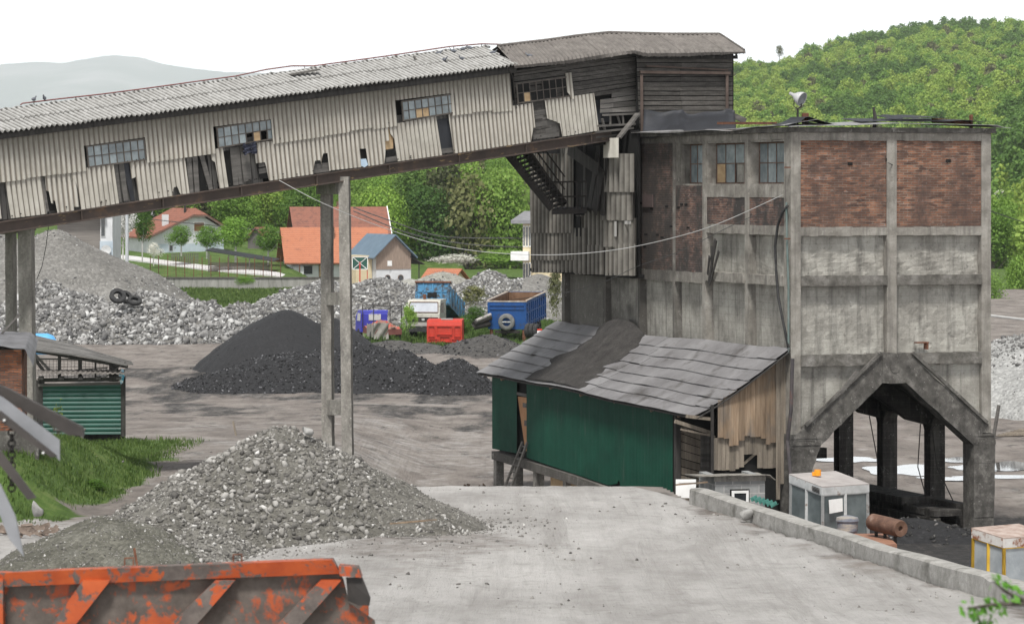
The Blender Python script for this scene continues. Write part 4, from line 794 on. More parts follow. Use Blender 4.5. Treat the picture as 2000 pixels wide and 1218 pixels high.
def corr(mb, x0, x1, top, bot, y, pitch=PI_, amp=.028, nper=8, thick=.008, lean=0, tilt=0):
    """corrugated sheet standing in the plane local y; top/bot are functions of x"""
    n = max(4, int((x1-x0)/pitch*nper)); G = []
    for i in range(n+1):
        x = x0+(x1-x0)*i/n; d = amp*math.sin(2*math.pi*x/pitch); zb_, zt = bot(x), top(x); zt = max(zt, zb_+.02)
        G.append([(x+lean*(zb_-zt), y-d-tilt*(zt-zb_), zb_), (x, y-d, zt)])
    mb.shell(G, n+1, 2, (0, thick, 0))
def pl(pts, y=0):        # photo polyline -> function z(x) in the gallery wall plane
    q = [g(a, b, y) for a, b in pts]; xs = [p.x for p in q]; zs = [p.z for p in q]; return lambda x: float(np.interp(x, xs, zs)), xs[0], xs[-1]
jt, _, _ = pl([(-200, 381), (0, 352), (167, 331), (287, 313), (420, 295), (535, 275.6), (782, 240), (891, 222), (1007, 211), (1200, 182)])
topf, _, _ = pl([(-200, 292), (0, 266), (500, 200), (1000, 134)])
btf, _, _ = pl([(-200, 455), (28, 426), (227, 398), (526, 353), (752, 320), (886, 300), (1037, 277.5), (1170, 257)])
rr = random.Random(12)
def wsheets(px0, px1, top, bot, y=0, wdt=1.1, tilt=0):
    x0, x1 = g(px0, 300).x, g(px1, 300).x; n = max(1, round((x1-x0)/wdt))
    for k in range(n):
        m = MB(); a = x0+(x1-x0)*k/n; b = x0+(x1-x0)*(k+1)/n; dz = rr.uniform(-.04, .04) if bot is jt else 0
        corr(m, a-(.03 if k else 0), b, top, (lambda x, dz=dz: bot(x)+dz-(.05 if bot is jt else 0)), y-.006*(k % 2)+rr.uniform(-.004, .004), tilt=tilt); obj('corrugated_sheet', m, M_SHW, gal)
awin = [pl([(148, 287), (284, 268)])[0], pl([(405, 249), (535, 232)])[0], pl([(766, 197), (888, 181)])[0]]
for (a, b) in ((-200, 163), (284, 418), (533, 780), (888, 1008)): wsheets(a, b, topf, jt, -.06)
for (a, b), f_ in zip(((150, 290), (404, 534), (766, 890)), awin): wsheets(a, b, topf, f_, -.07, 2.4)
def lower(pts_top, pts_bot, y=0, tilt=.02, mat=None, lean=0):
    ft, x0, x1 = pl(pts_top); fb, b0, b1 = pl(pts_bot); m = MB(); corr(m, min(x0, b0), max(x1, b1), lambda x: ft(x)+.04, fb, y, tilt=tilt, lean=lean); obj('corrugated_sheet', m, mat or M_SHW, gal)
lower([(-180, 378), (-100, 366)], [(-180, 450), (-100, 440)]); lower([(-98, 366), (-6, 352)], [(-98, 440), (-6, 428)])
lower([(18, 350), (80, 342)], [(18, 427), (82, 419)], lean=-.06)
lower([(89, 342), (148, 334)], [(89, 372), (96, 374), (97, 396), (103, 398), (104, 391), (109, 393), (110, 416), (143, 411), (144, 404), (150, 404)])
lower([(137, 336), (220, 321)], [(137, 352), (143, 350), (150, 370), (153, 410), (226, 398)], -.02, lean=-.04)
lower([(254, 315), (360, 304)], [(254, 318), (256, 350), (264, 345), (265, 393), (336, 383), (337, 366), (345, 364), (349, 380), (366, 378)], lean=-.03)
lower([(413, 296), (434, 290)], [(413, 312), (419, 318), (422, 369), (441, 366)], lean=-.05)
lower([(499, 282), (642, 262)], [(499, 319), (517, 317), (522, 345), (526, 353), (612, 340), (614, 314), (624, 313), (628, 322), (630, 300), (641, 299)])
lower([(642, 262), (700, 255)], [(642, 334), (644, 333), (700, 327)]); lower([(700, 255), (757, 246)], [(700, 291), (714, 290), (716, 325), (750, 320), (751, 276), (757, 275)], -.015)
lower([(762, 246), (843, 231)], [(762, 262), (769, 275), (773, 316), (858, 304)], lean=-.07)
lower([(877, 226), (960, 214)], [(877, 240), (885, 300), (960, 289)]); lower([(958, 216), (1040, 203)], [(958, 289), (1037, 277), (1038, 255), (1040, 250)], -.02)
lower([(1066, 198), (1160, 184)], [(1066, 232), (1078, 236), (1090, 241), (1092, 268), (1162, 256)], -.02, lean=-.05)
lower([(1106, 145), (1113, 144)], [(1106, 180), (1114, 194)], -.06)
# bolts
bm_ = MB()
for k in range(70):
    px = rr.uniform(0, 1150); x = g(px, 300).x; z = (jt(x)+.06) if k % 2 else (btf(x)+rr.uniform(.08, .16)); bm_.cyl((x, -.05, z), (x, -.03, z), .022, 6)
obj('bolt_heads', bm_, M_STEELD, gal)['kind'] = 'stuff'
# board lining behind the sheets
for lo, hi, mat in ((0, 0, M_WOODG),):
    x = g(-190, 300).x; m = MB()
    while x < g(1165, 300).x:
        wd = rr.uniform(.14, .30); zt = jt(x)+.25; zb_ = btf(x)-.02+rr.choice([0, 0, 0, -.05])
        if rr.random() > .07: m.beam((x+wd/2+rr.uniform(-.03, .03), .10+rr.uniform(0, .05), zb_), (x+wd/2, .10, zt), wd-.012, .025, up=(0, 1, 0))
        x += wd
    obj('board_lining', m, surf('grey_upright_boards', [(.25, (.05, .048, .045)), (.55, (.10, .096, .09)), (.8, (.17, .165, .155))], 2.2, (4, 4, .3), rough=.9, bump=.4, isl=.35, fine=.15, bscale=20), gal)
# tar curtains, plywood and rags at the gaps; gap sheets painted near-black for shade
def patch(pts, y, mat, name, thick=.02):
    m = MB(); m.prism([g(a, b, y) for a, b in pts], (0, thick, 0)); return obj(name, m, mat, gal)
patch([(436, 296), (452, 292), (456, 362), (442, 366)], .07, M_DARK, 'gap_shade'); patch([(843, 236), (876, 230), (884, 296), (858, 300)], .06, M_TAR, 'tar_curtain'); patch([(238, 318), (252, 315), (263, 392), (256, 392)], .07, M_TAR, 'tar_curtain')
patch([(384, 300), (404, 297), (414, 372), (392, 376)], .085, M_DARK, 'gap_shade'); patch([(757, 248), (768, 246), (768, 290), (750, 293), (750, 276)], .05, M_PLY, 'plywood_patch'); patch([(750, 295), (770, 292), (773, 305), (752, 309)], .05, M_DARK, 'gap_shade')
patch([(700, 290), (715, 289), (716, 312), (701, 313)], .05, M_DARK, 'gap_shade'); patch([(628, 298), (642, 297), (643, 316), (629, 318)], .05, M_DARK, 'gap_shade'); patch([(90, 372), (110, 380), (112, 410), (98, 412)], .07, M_DARK, 'gap_shade')
patch([(500, 316), (526, 312), (530, 346), (508, 350)], .045, M_DARK, 'gap_shade')
patch([(702, 311), (715, 310), (719, 322), (712, 327), (704, 323)], -.03, surf('blue_scrap', [(.3, (.38, .50, .62)), (.7, (.50, .62, .72))], 2, bump=.1), 'blue_sheet_scrap')
for (a, b, c, d, w_) in ((454, 288, 461, 362, .22), (462, 288, 470, 360, .20), (474, 286, 482, 354, .24), (483, 300, 488, 350, .14), (222, 320, 232, 396, .26), (236, 318, 246, 392, .2), (368, 302, 374, 378, .2), (380, 300, 385, 376, .2), (392, 298, 412, 370, .18), (78, 344, 90, 414, .24)):
    m = MB(); m.beam(g(a, b, .03+rr.random()*.03), g(c, d, .03), w_, .03, up=(0, 1, 0), w2=w_*rr.uniform(.6, 1)); obj('loose_board', m, M_WOODG, gal)
for (a, b, c, d) in ((505, 322, 530, 318), (505, 335, 532, 330), (612, 326, 645, 322), (612, 334, 645, 330), (752, 313, 776, 309), (860, 296, 884, 293), (1040, 222, 1090, 214), (1040, 232, 1092, 224), (1038, 245, 1092, 236), (1040, 262, 1090, 250), (1040, 258, 1092, 262), (1040, 268, 1092, 262)):
    m = MB(); m.beam(g(a, b, .04+rr.random()*.04), g(c, d, .05), .16, .03, up=(0, 1, 0)); obj('cross_board', m, M_WOODG, gal)
# windows
for i, (o, br, tr, tl, brk, mg) in enumerate((((171, 328), (285, 313), (281, 269), (165, 285), {}, None), ((425, 290), (536, 272), (531, 233), (419, 249), {(4, 0): 'x', (6, 0): 'x', (5, 0): 'p'}, None), ((786, 237), (889, 221), (885, 183), (780, 198), {(2, 0): 'p', (3, 0): 'p'}, None), ((1010, 203), (1112, 189), (1107, 149), (1005, 163), {(1, 0): 'p', (3, 1): 'x', (6, 0): 'x', (2, 1): 'x'}, M_DARK))):
    oo, b_, t_ = g(*o, -.01), g(*br, -.01), g(*tl, -.01); b_.z = oo.z+(b_.z-oo.z)
    window(gal, FG, [oo, b_-oo, Vector((0, 0, t_.z-oo.z)), (0, -1, 0)], 8, 2, 0, broken=brk, matg=mg, fw=.045, bar=.03, matf=surf('window_bars%d' % i, [(.3, (.06, .052, .047)), (.7, (.13, .115, .10))], 5, bump=.2))
rg = MB(); c_ = g(486, 290, -.12)
G = [[c_+Vector((.30*(math.sin(i*.7)*.9+.1*math.sin(j*2)), -.12*abs(math.cos(i*.5+j)), .33*(j/7-.5)*(1+.2*math.sin(i)))) for j in range(8)] for i in range(9)]
rg.shell(G, 9, 8, (0, .03, 0)); obj('hanging_cloth', rg, surf('navy_cloth', [(.3, (.02, .022, .035)), (.7, (.045, .05, .075))], 6, bump=.3), gal, smooth=True)
# body: back wall, floor, roof slopes, fascia, bottom beam
LX0, LX1 = g(-200, 300).x, g(1170, 260).x; zb0 = btf(5); 
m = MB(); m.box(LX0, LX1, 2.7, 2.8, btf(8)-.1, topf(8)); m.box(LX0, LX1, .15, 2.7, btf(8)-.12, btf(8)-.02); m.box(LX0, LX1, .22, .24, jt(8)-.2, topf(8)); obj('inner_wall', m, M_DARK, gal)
m = MB(); zt = btf(10)-.02; hb_ = .36
m.box(LX0, LX1+.6, -.10, .12, zt-.035, zt); m.box(LX0, LX1+.6, -.10, .12, zt-hb_, zt-hb_+.035); m.box(LX0, LX1+.6, .0, .02, zt-hb_+.035, zt-.035)
x = LX0
while x < LX1: m.box(x, x+.03, -.09, 0, zt-hb_+.035, zt-.035); x += 3.1
m.box(LX0, LX1+.6, 2.5, 2.72, zt-hb_, zt)
x = LX0+.4
while x < LX1: m.box(x, x+.16, .12, 2.5, zt-hb_+.03, zt-.14); x += 1.55
obj('bottom_girder', m, M_STEELB, gal)
fe, _, _ = pl([(-200, 288), (0, 262), (1000, 130)], -.22)
m = MB(); m.box(LX0, g(1000, 140).x, -.24, -.19, fe(5)-.17, fe(5)+.04); m.box(LX0, g(1000, 140).x, -.24, .1, fe(5)-.02, fe(5)+.01); obj('fascia_board', m, M_WOODD, gal)
# corrugated roof: two courses, single sheets with small offsets
fe2, _, _ = pl([(-200, 286), (0, 259), (400, 208), (687, 167), (850, 148), (1003, 127)], -.42); fr, _, _ = pl([(-200, 246), (0, 218), (400, 165), (687, 126), (850, 104), (970, 92), (1010, 87)], 1.3)
def roofsheet(mb, x0, x1, t0, t1, lift, pitch=PI_, amp=.042):
    n = max(4, int((x1-x0)/pitch*8)); G = []
    for i in range(n+1):
        x = x0+(x1-x0)*i/n; d = amp*math.sin(2*math.pi*x/pitch); row = []
        for k in range(3):
            t_ = t0+(t1-t0)*k/2; z0, z1 = fe2(x), fr(x); row.append((x, -.42+1.72*t_, z0+(z1-z0)*t_+d+lift))
        G.append(row)
    mb.shell(G, n+1, 3, (0, 0, -.01))
x = LX0; xe = g(1009, 128, -.42).x; k = 0
while x < xe:
    x2 = min(x+rr.choice([.92, .92, 1.85]), xe)
    m = MB(); roofsheet(m, x, x2+.05, -.0+rr.uniform(-.03, .02), .56, .0+.012*(k % 2)+rr.uniform(0, .008)); obj('roof_sheet', m, M_SHR, gal)
    m = MB(); roofsheet(m, x+.02, x2+.07, .50+rr.uniform(-.03, .03), 1.0+rr.uniform(-.02, .0), .03+.012*(k % 2)+rr.uniform(0, .01)); obj('roof_sheet', m, M_SHR, gal)
    x = x2; k += 1
m = MB(); m.add([(LX0, 1.3, fr(LX0)-.02), (xe, 1.3, fr(xe)-.02), (xe, 3.1, fr(xe)-.75), (LX0, 3.1, fr(LX0)-.75)], [(0, 1, 2, 3)]); m.add([(LX0, -.2, fe2(LX0)-.05), (xe, -.2, fe2(xe)-.05), (xe, 1.3, fr(xe)-.06), (LX0, 1.3, fr(LX0)-.06)], [(0, 1, 2, 3)]); obj('far_roof_slope', m, M_ROOFD, gal)
m = MB(); x = LX0   # lumpy ridge caps
while x < xe: x2 = x+.45; zz = fr(x); m.tube([(x, 1.3, zz+.02), (x+.25, 1.3, fr(x+.25)+.05+rr.uniform(-.02, .03)), (x2, 1.3, fr(x2)+.02)], .045, 7); x = x2
obj('ridge_cap', m, M_SHR, gal)
for (a, b, c, d) in ((566, 146, 622, 136), (808, 110, 832, 145), (980, 92, 1000, 124)):
    m = MB(); m.beam(g(a, b, .9), g(c, d, .7), .25, .05); obj('loose_roof_board', m, M_WOODG, gal)
# lightning wire on thin stands above the ridge
wr = thing('ridge_wire', 'thin reddish wire on small stands running above the gallery ridge', 'wire', MG)
wp = [(40, 205), (44, 202), (70, 199), (110, 194), (200, 184), (300, 171), (400, 157), (460, 149), (520, 136), (570, 129), (612, 129), (680, 120), (760, 109), (880, 91), (940, 86), (985, 87), (998, 90)]
m = MB(); m.tube([g(a, b, 1.3) for a, b in wp], .022, 6); obj('wire', m, surf('red_wire', [(.3, (.14, .05, .05)), (.7, (.22, .09, .08))], 3), wr)
for (a, b) in ((66, 199), (148, 190), (205, 183), (262, 176), (319, 169), (406, 156), (462, 149), (595, 129), (730, 114), (886, 91), (940, 86)):
    p = g(a, b, 1.3); m = MB(); m.tube([p, (p.x, 1.3, fr(p.x))], .012, 5); obj('stand', m, M_STEELD, wr)
m = MB(); m.tube([g(998, 90, 1.2), g(988, 110, .4), g(982, 118, 0), g(992, 133, -.5), g(1002, 150, -.35), g(1007, 200, -.12), g(1009, 212, -.08)], .02, 5); tag(obj('loose_cable', m, M_STEELD), 'thin cable hanging from the ridge over the joint between light and dark roof', 'cable'); bpy.data.objects['loose_cable'].matrix_world = MG
# pigeons
def pigeon(px, py, y, face, label, seed, turn=None):
    rnd = random.Random(seed); p = MG @ g(px, py, y); b = MB()
    prof = [(-.20, .012), (-.14, .028), (-.08, .055), (0, .070), (.06, .062), (.10, .040), (.125, .034), (.15, .036), (.175, .026), (.20, .006)]
    rings = []; n = 10
    for (t_, r_) in prof:
        zc = {True: 0.0, False: 0.0}[True]+(.0 if t_ < .06 else (t_-.06)*.95); rings.append([(t_*.85*face, math.cos(2*math.pi*k/n)*r_, .10+zc+math.sin(2*math.pi*k/n)*r_*(1.05)) for k in range(n)])
    b.add([q for r in rings for q in r], [(i*n+k, i*n+(k+1) % n, (i+1)*n+(k+1) % n, (i+1)*n+k) for i in range(len(prof)-1) for k in range(n)]+[tuple(range(n)), tuple(range((len(prof)-1)*n, len(prof)*n))])
    o = obj('pigeon', b, surf('pigeon_grey%d' % (seed % 3), [(.3, (.07, .075, .09)), (.6, (.16, .17, .19)), (.8, (.3, .3, .32))], 9, bump=.1), smooth=True); o.location = p; o.rotation_euler = (0, 0, R(rnd.uniform(-40, 40) if turn is None else turn)); o.scale = (.8, .8, .8)
    lg_ = MB(); lg_.cyl((0, .02, 0), (0, .02, .06), .006, 5); lg_.cyl((0, -.02, 0), (0, -.02, .06), .006, 5); lg_.cyl((.185*face, 0, .215), (.225*face, 0, .205), .008, 5, .002); obj('legs_and_beak', lg_, M_RUST, o)
    return tag(o, label, 'pigeon', 'pigeons on the gallery')
pigeon(66, 199, 1.3, 1, 'grey pigeon perched on the ridge wire, the left one of the two', 1, 65); pigeon(87, 197, 1.3, -1, 'grey pigeon perched on the ridge wire, the right one of the two', 2, 80)
for k, (px, py, y, L) in enumerate(((858, 108, 1.1, 'on the ridge'), (885, 104, 1.1, 'on the ridge'), (905, 100, 1.1, 'on the ridge'), (917, 98, 1.2, 'on the ridge'), (868, 121, .5, 'low'), (902, 119, .5, 'low'), (964, 107, .6, 'low'))):
    o = pigeon(px, py, y, (-1)**k, 'grey pigeon in the flock resting on the light gallery roof near its upper end', 10+k); o['group'] = 'flock of pigeons on the light roof'
pigeon(1033, 113, .1, -1, 'single grey pigeon on the dark roof right of the light one', 30)
# ================================================================ HEAD HOUSE
head = thing('head_house', 'dark boarded timber head house perched on the back of the bunker roof', 'timber house', TR((0, 0, 0)))
def bkw(px, py, axis, val): return MBk @ FB.on(px, py, axis, val)
def gw(px, py, y=0): return MG @ g(px, py, y)
YF = 13.2
def boards_between(tl, tr, bl, br, nrow, off, mat, name, seed, skip=(), splits=(.45,)):
    """rows of boards in a world-space quad"""
    r = random.Random(seed); m = MB(); nrm = (tr-tl).cross(bl-tl).normalized()
    if nrm.y > 0: nrm = -nrm
    for k in range(nrow):
        t0, t1 = k/nrow, (k+1)/nrow; cuts = [0]+[s+r.uniform(-.02, .02) for s in splits]+[1]
        for q in range(len(cuts)-1):
            if (k, q) in skip: continue
            a, b = cuts[q], cuts[q+1]; L0 = tl.lerp(bl, t0+.004); L1 = tl.lerp(bl, t1-.10/nrow); R0 = tr.lerp(br, t0+.004); R1 = tr.lerp(br, t1-.10/nrow)
            w0 = r.uniform(0, .014); p = [L0.lerp(R0, a), L0.lerp(R0, b-.002), L1.lerp(R1, b-.002), L1.lerp(R1, a)]; dd = nrm*(off+w0); jig = [Vector((0, 0, r.uniform(-.012, .012))) for _ in p]
            p = [u+dd+j for u, j in zip(p, jig)]; m.hexa([p[3], p[2], p[2]+nrm*-.03, p[3]+nrm*-.03, p[0], p[1], p[1]+nrm*-.03, p[0]+nrm*-.03])
    return obj(name, m, mat, head)
cr_t, cr_b = bkw(1243, 104, 1, YF), bkw(1250, 262, 1, YF); rt_t, rt_b = bkw(1431, 104, 1, YF), bkw(1431, 262, 1, YF)
M_HB = surf('sooty_boards', [(.25, (.035, .032, .029)), (.55, (.07, .065, .059)), (.8, (.12, .113, .104))], 2.4, (1, 1, 5), coord='World', rough=.92, bump=.45, isl=.28, fine=.2, bscale=16)
boards_between(cr_t, rt_t, cr_b, rt_b, 17, .0, M_HB, 'front_boards', 1, splits=(.45,))
gl_t, gl_b = gw(1004, 140, .02), gw(1004, 165, .02); jn_t, jn_b = gw(1243, 104, .02), gw(1243, 186, .02)
boards_between(gw(1004, 138, .02), jn_t, gw(1004, 150, .02), gw(1110, 135, .02).lerp(gw(1243, 118, .02), 1), 2, 0, M_HB, 'side_boards', 2, splits=(.4,))
boards_between(gw(1108, 128, .03), gw(1243, 112, .03), gw(1116, 196, .03), gw(1243, 176, .03), 8, 0, M_HB, 'side_boards', 3, splits=())
boards_between(gw(1004, 150, .05), gw(1112, 136, .05), gw(1008, 270, .05), gw(1112, 256, .05), 11, 0, M_HB, 'side_boards', 5, splits=(.5,))
boards_between(gw(1172, 186, .03), gw(1250, 172, .03), gw(1172, 222, .03), gw(1250, 219, .03), 4, .02, M_WOODG, 'side_boards', 4, skip=((0, 0),), splits=(.3,))
m = MB(); q0, q1 = gw(1004, 140, .35), gw(1243, 104, .35); q2, q3 = gw(1243, 262, .35), gw(1004, 285, .35); m.prism([q0, q1, q2, q3], Y_*.05); pB0 = bkw(1243, 106, 1, YF+.12); pB1 = bkw(1431, 106, 1, YF+.12); pB2 = bkw(1431, 270, 1, YF+.12); pB3 = bkw(1243, 270, 1, YF+.12); m.prism([pB0, pB1, pB2, pB3], (-.02, .06, 0))
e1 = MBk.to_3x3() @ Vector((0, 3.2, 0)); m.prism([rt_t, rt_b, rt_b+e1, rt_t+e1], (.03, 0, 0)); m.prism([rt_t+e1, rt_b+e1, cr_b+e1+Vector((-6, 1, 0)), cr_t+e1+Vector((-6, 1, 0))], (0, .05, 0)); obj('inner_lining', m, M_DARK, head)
def wbeam(a, b, w_, h_, mat, name, par=head):
    m = MB(); m.beam(a, b, w_, h_); return obj(name, m, mat, par)
M_IRON = surf('brown_iron', [(.3, (.05, .036, .03)), (.7, (.095, .07, .058))], 3, coord='World', rough=.8, bump=.2)
wbeam(bkw(1250, 141, 1, YF-.15), bkw(1426, 143, 1, YF-.15), .14, .10, M_IRON, 'lifting_beam'); wbeam(bkw(1262, 129, 1, YF-.12), bkw(1422, 137, 1, YF-.12), .07, .06, M_IRON, 'lifting_beam')
wbeam(bkw(1253, 146, 1, YF-.12), bkw(1254, 262, 1, YF-.12), .13, .1, M_IRON, 'steel_post'); wbeam(bkw(1420, 145, 1, YF-.12), bkw(1420, 225, 1, YF-.12), .13, .1, M_IRON, 'steel_post')
wbeam(bkw(1420, 221, 1, YF-.3), bkw(1456, 243, 1, YF-.3)+Vector((0, 0, .12)), .1, .2, M_WOODG, 'stub_beam')
# broken corner with diagonals
for (a, b, c, d, w_, y) in ((1246, 222, 1208, 270, .22, -.5), (1178, 225, 1240, 222, .10, -.1), (1170, 246, 1248, 242, .16, -.15), (1192, 226, 1192, 246, .09, -.05), (1216, 224, 1218, 246, .12, -.05), (1238, 224, 1238, 246, .12, -.1), (1206, 226, 1212, 246, .05, -.02), (1165, 258, 1235, 250, .18, -.12), (1160, 268, 1240, 262, .22, .1), (1176, 232, 1182, 258, .08, -.1)):
    wbeam(gw(a, b, y), gw(c, d, y), w_, .07, M_WOODG, 'brace')
m = MB(); m.prism([gw(1162, 196, .2), gw(1190, 194, .2), gw(1190, 238, .2), (gw(1164, 240, .2))], Y_*.02); obj('tar_curtain', m, M_TAR, head)
m = MB(); m.prism([gw(1160, 185, .25), gw(1250, 175, .25), gw(1250, 275, .25), gw(1160, 285, .25)], Y_*.02); obj('gap_shade', m, M_DARK, head)  # near-black sheet stands in for shade behind the broken corner
# dark roof: sheets fanned round the bend, with a turned-down lip
def sh(px, py, kind):
    if kind == 'e': return gw(px, py, -.40) if px < 1225 else bkw(px, py, 1, YF-.45)
    return gw(px, py, 1.25) if px < 1150 else bkw(px, py, 1, YF+1.35)
def plw(pts, kind):
    q = [sh(a, b, kind) for a, b in pts]; L = np.cumsum([0]+[(q[i+1]-q[i]).length for i in range(len(q)-1)]); return lambda t_: Vector([float(np.interp(t_*L[-1], L, [c[k] for c in q])) for k in range(3)]), L[-1]
ridge, Lr = plw([(972, 91), (1075, 79), (1130, 71), (1189, 65), (1308, 68), (1404, 68)], 'r')
knee, Lk = plw([(1003, 125), (1105, 113), (1165, 103), (1205, 96), (1238, 93), (1262, 98), (1327, 98), (1400, 97), (1451, 99)], 'e')
lip, Ll = plw([(1005, 133), (1105, 124), (1165, 115), (1237, 104), (1262, 110), (1327, 110), (1400, 107), (1452, 104)], 'e')
NS = 12
for k in range(NS):
    m = MB(); n = 26; G = []; t0, t1 = k/NS, (k+1)/NS+.004; lf = .012*(k % 2)
    for i in range(n+1):
        t_ = t0+(t1-t0)*i/n; d = .022*math.sin(2*math.pi*t_*Lk/.19); a, b, c = ridge(t_), knee(t_), lip(t_); c = c+Vector((0, -.02, rr.uniform(-.03, .02) if i % 3 == 0 else 0)); up = Vector((0, -.25, .97))*(d+lf)
        G.append([a+up, a.lerp(b, .5)+up, b+up, b.lerp(c, .5)+Vector((0, -.06, 0))+Vector((d, -d-lf, 0)), c+Vector((d, -d-lf, 0))])
    m.shell(G, n+1, 5, (0, .004, -.012)); obj('roof_sheet', m, M_ROOFD, head)
m = MB(); n = 20; G = [[ridge(i/n)+Vector((0, 0, .02)), ridge(i/n)+Y_*1.9+Vector((0, 0, -.8))] for i in range(n+1)]; m.shell(G, n+1, 2, (0, 0, -.02)); obj('far_roof_slope', m, M_ROOFD, head)
m = MB(); m.tube([ridge(i/n)+Vector((0, 0, .03)) for i in range(n+1)], .05, 6); m.beam(ridge(1)+Vector((.02, 0, .02)), knee(1)+Vector((.05, 0, 0)), .06, .10); m.beam(knee(1)+Vector((.03, 0, 0)), lip(1)+Vector((.03, 0, -.02)), .06, .1); obj('ridge_cap', m, M_ROOFD, head)
m = MB(); 
for (px) in range(1262, 1440, 22): m.beam(bkw(px, 112, 1, YF-.35), bkw(px, 104, 1, YF+.3), .08, .08)
m.beam(bkw(1250, 112, 1, YF-.2), bkw(1440, 112, 1, YF-.2), .10, .12); obj('eaves_beam', m, M_WOODD, head)
# tarpaulin skirt
m = MB(); nu, nv = 34, 10; G = []
for i in range(nu):
    t_ = i/(nu-1); a = bkw(1258+(1435-1258)*t_, 214+ (6 if .03 < t_ < .9 else -2)*math.sin(t_*3)+2*math.sin(t_*14), 1, YF-.18); b = bkw(1254+(1441-1254)*t_, 267-(267-252)*t_+2*math.sin(t_*17), 0, -.15) if t_ < .9 else bkw(1254+(1441-1254)*t_, 254, 0, .05)
    row = []
    for j in range(nv):
        s = j/(nv-1); p = a.lerp(b, s); sag = -.30*math.sin(math.pi*s)*(.7+.3*math.sin(t_*9)); crease = .10*math.exp(-((t_-.42-.05*s)/.025)**2)+.03*math.sin(t_*22+s*3); row.append(p+Vector((0, 0, sag+crease)))
    G.append(row)
m.shell(G, nu, nv, (0, .01, -.02)); obj('tarpaulin', m, M_TAR, head, smooth=True)
# ================================================================ GANTRY LEGS
def gantry(name, label, legs, braces, cap, rot, gz):
    t_ = thing(name, label, 'gantry leg', TR((0, 0, 0)))
    for (pxt, yt, pxb, yb, Y, wd, dp) in legs:
        a = P(pxt, yt, Y); b = P(pxb, yb, Y); b.z = gz; b.x = a.x+(P(pxb, yb, Y).x-a.x)*(a.z-gz)/max(.1, a.z-P(pxb, yb, Y).z); m = MB(); n = 26
        for k in range(n):
            p0 = a.lerp(b, k/n); p1 = a.lerp(b, (k+1)/n); e = rr.uniform(-.008, .008); e2 = rr.uniform(-.008, .008); up = Vector((math.sin(rot), math.cos(rot), 0)); m.beam(p0, p1, wd+e, dp+e2, up=up)
        obj('concrete_leg', m, M_CONCC, t_)
    for (p0, p1, w_, h_) in braces+[cap]: 
        m = MB(); m.beam(p0, p1, w_, h_); obj('cross_brace', m, M_CONCC, t_)
    return t_
YB, YC = 109.0, 110.3
gantry('gantry_leg', 'pair of tall square concrete legs under the middle of the gallery', [(672.5, 345, 679.5, 890, YB, .34, .34), (638, 352, 641, 865, YC, .34, .5)],
       [(P(640, 583, YC-.1), P(672, 583, YB+.1), .22, .42), (P(641, 795, YC-.1), P(677, 795, YB+.1), .22, .5)], (P(630, 366, YC), P(668, 366, YB+.3), .5, .45), R(8), .4)
YB, YC = 102.0, 103.2
gantry('gantry_leg', 'pair of concrete legs under the lower gallery end at the left edge', [(51, 438, 55, 800, YB, .42, .40), (21, 440, 23, 800, YC, .24, .45)],
       [(P(15, 690, YC), P(60, 690, YB), .3, .5)], (P(8, 448, YC), P(60, 440, YB+.2), .4, .3), R(8), 2.0)
# ================================================================ STEEL STAIR from the gallery down to the side platform
st = thing('steel_staircase', 'dark rusty steel staircase climbing under the gallery to a side platform of the bunker', 'staircase')
tp_, bt_ = P(988, 296, 117), P(1078, 408, 117.6); tp2, bt2 = P(1018, 286, 118.0), P(1103, 400, 118.6)
def wmb(segs, mat, name, par, r=None):
    m = MB()
    for sg in segs:
        if r: m.tube([sg[0], sg[1]], r, 6)
        else: m.beam(*sg)
    return obj(name, m, mat, par)
wmb([(tp_, bt_, .05, .28)], M_STEELD, 'stringer', st); wmb([(tp2, bt2, .05, .28)], M_STEELD, 'stringer', st)
for k in range(15): a = tp_.lerp(bt_, (k+.5)/15); b = tp2.lerp(bt2, (k+.5)/15); wmb([(a, b, .24, .04)], M_STEELD, 'step', st)
hr0, hr1 = tp_+Vector((.4, 0, .9)), bt_+Vector((.1, 0, .95)); 
for (dz) in (1.0, .55): wmb([(tp2+Vector((0, 0, dz)), bt2+Vector((0, 0, dz)))], M_STEELD, 'handrail', st, .03)
wmb([(tp_+Vector((.35, 0, .75)), bt_+Vector((0, 0, .95)))], M_STEELD, 'handrail', st, .03)
for k in range(11): a = tp_.lerp(bt_, (k+.5)/11); wmb([(a, a+Vector((0, 0, .95 if k > 2 else .5)))], M_STEELD, 'baluster', st, .018); a = tp2.lerp(bt2, (k+.5)/11); wmb([(a, a+Vector((0, 0, 1.0)))], M_STEELD, 'baluster', st, .018)
pA, pB_, pC, pD = P(1078, 410, 117.6), P(1146, 408, 118), P(1146, 404, 119.5), P(1085, 404, 119.2)
m = MB(); m.prism([pA, pB_, pC, pD], (0, 0, -.16)); obj('landing', m, M_STEELD, st)
for (a, b) in ((P(1078, 356, 117.6), P(1146, 354, 118)), (P(1078, 385, 117.6), P(1146, 383, 118))): wmb([(a, b)], M_STEELD, 'handrail', st, .03)
for k in range(8): px = 1079+67*k/7; wmb([(P(px, 356, 117.7), P(px, 408, 117.7))], M_STEELD, 'baluster', st, .018)
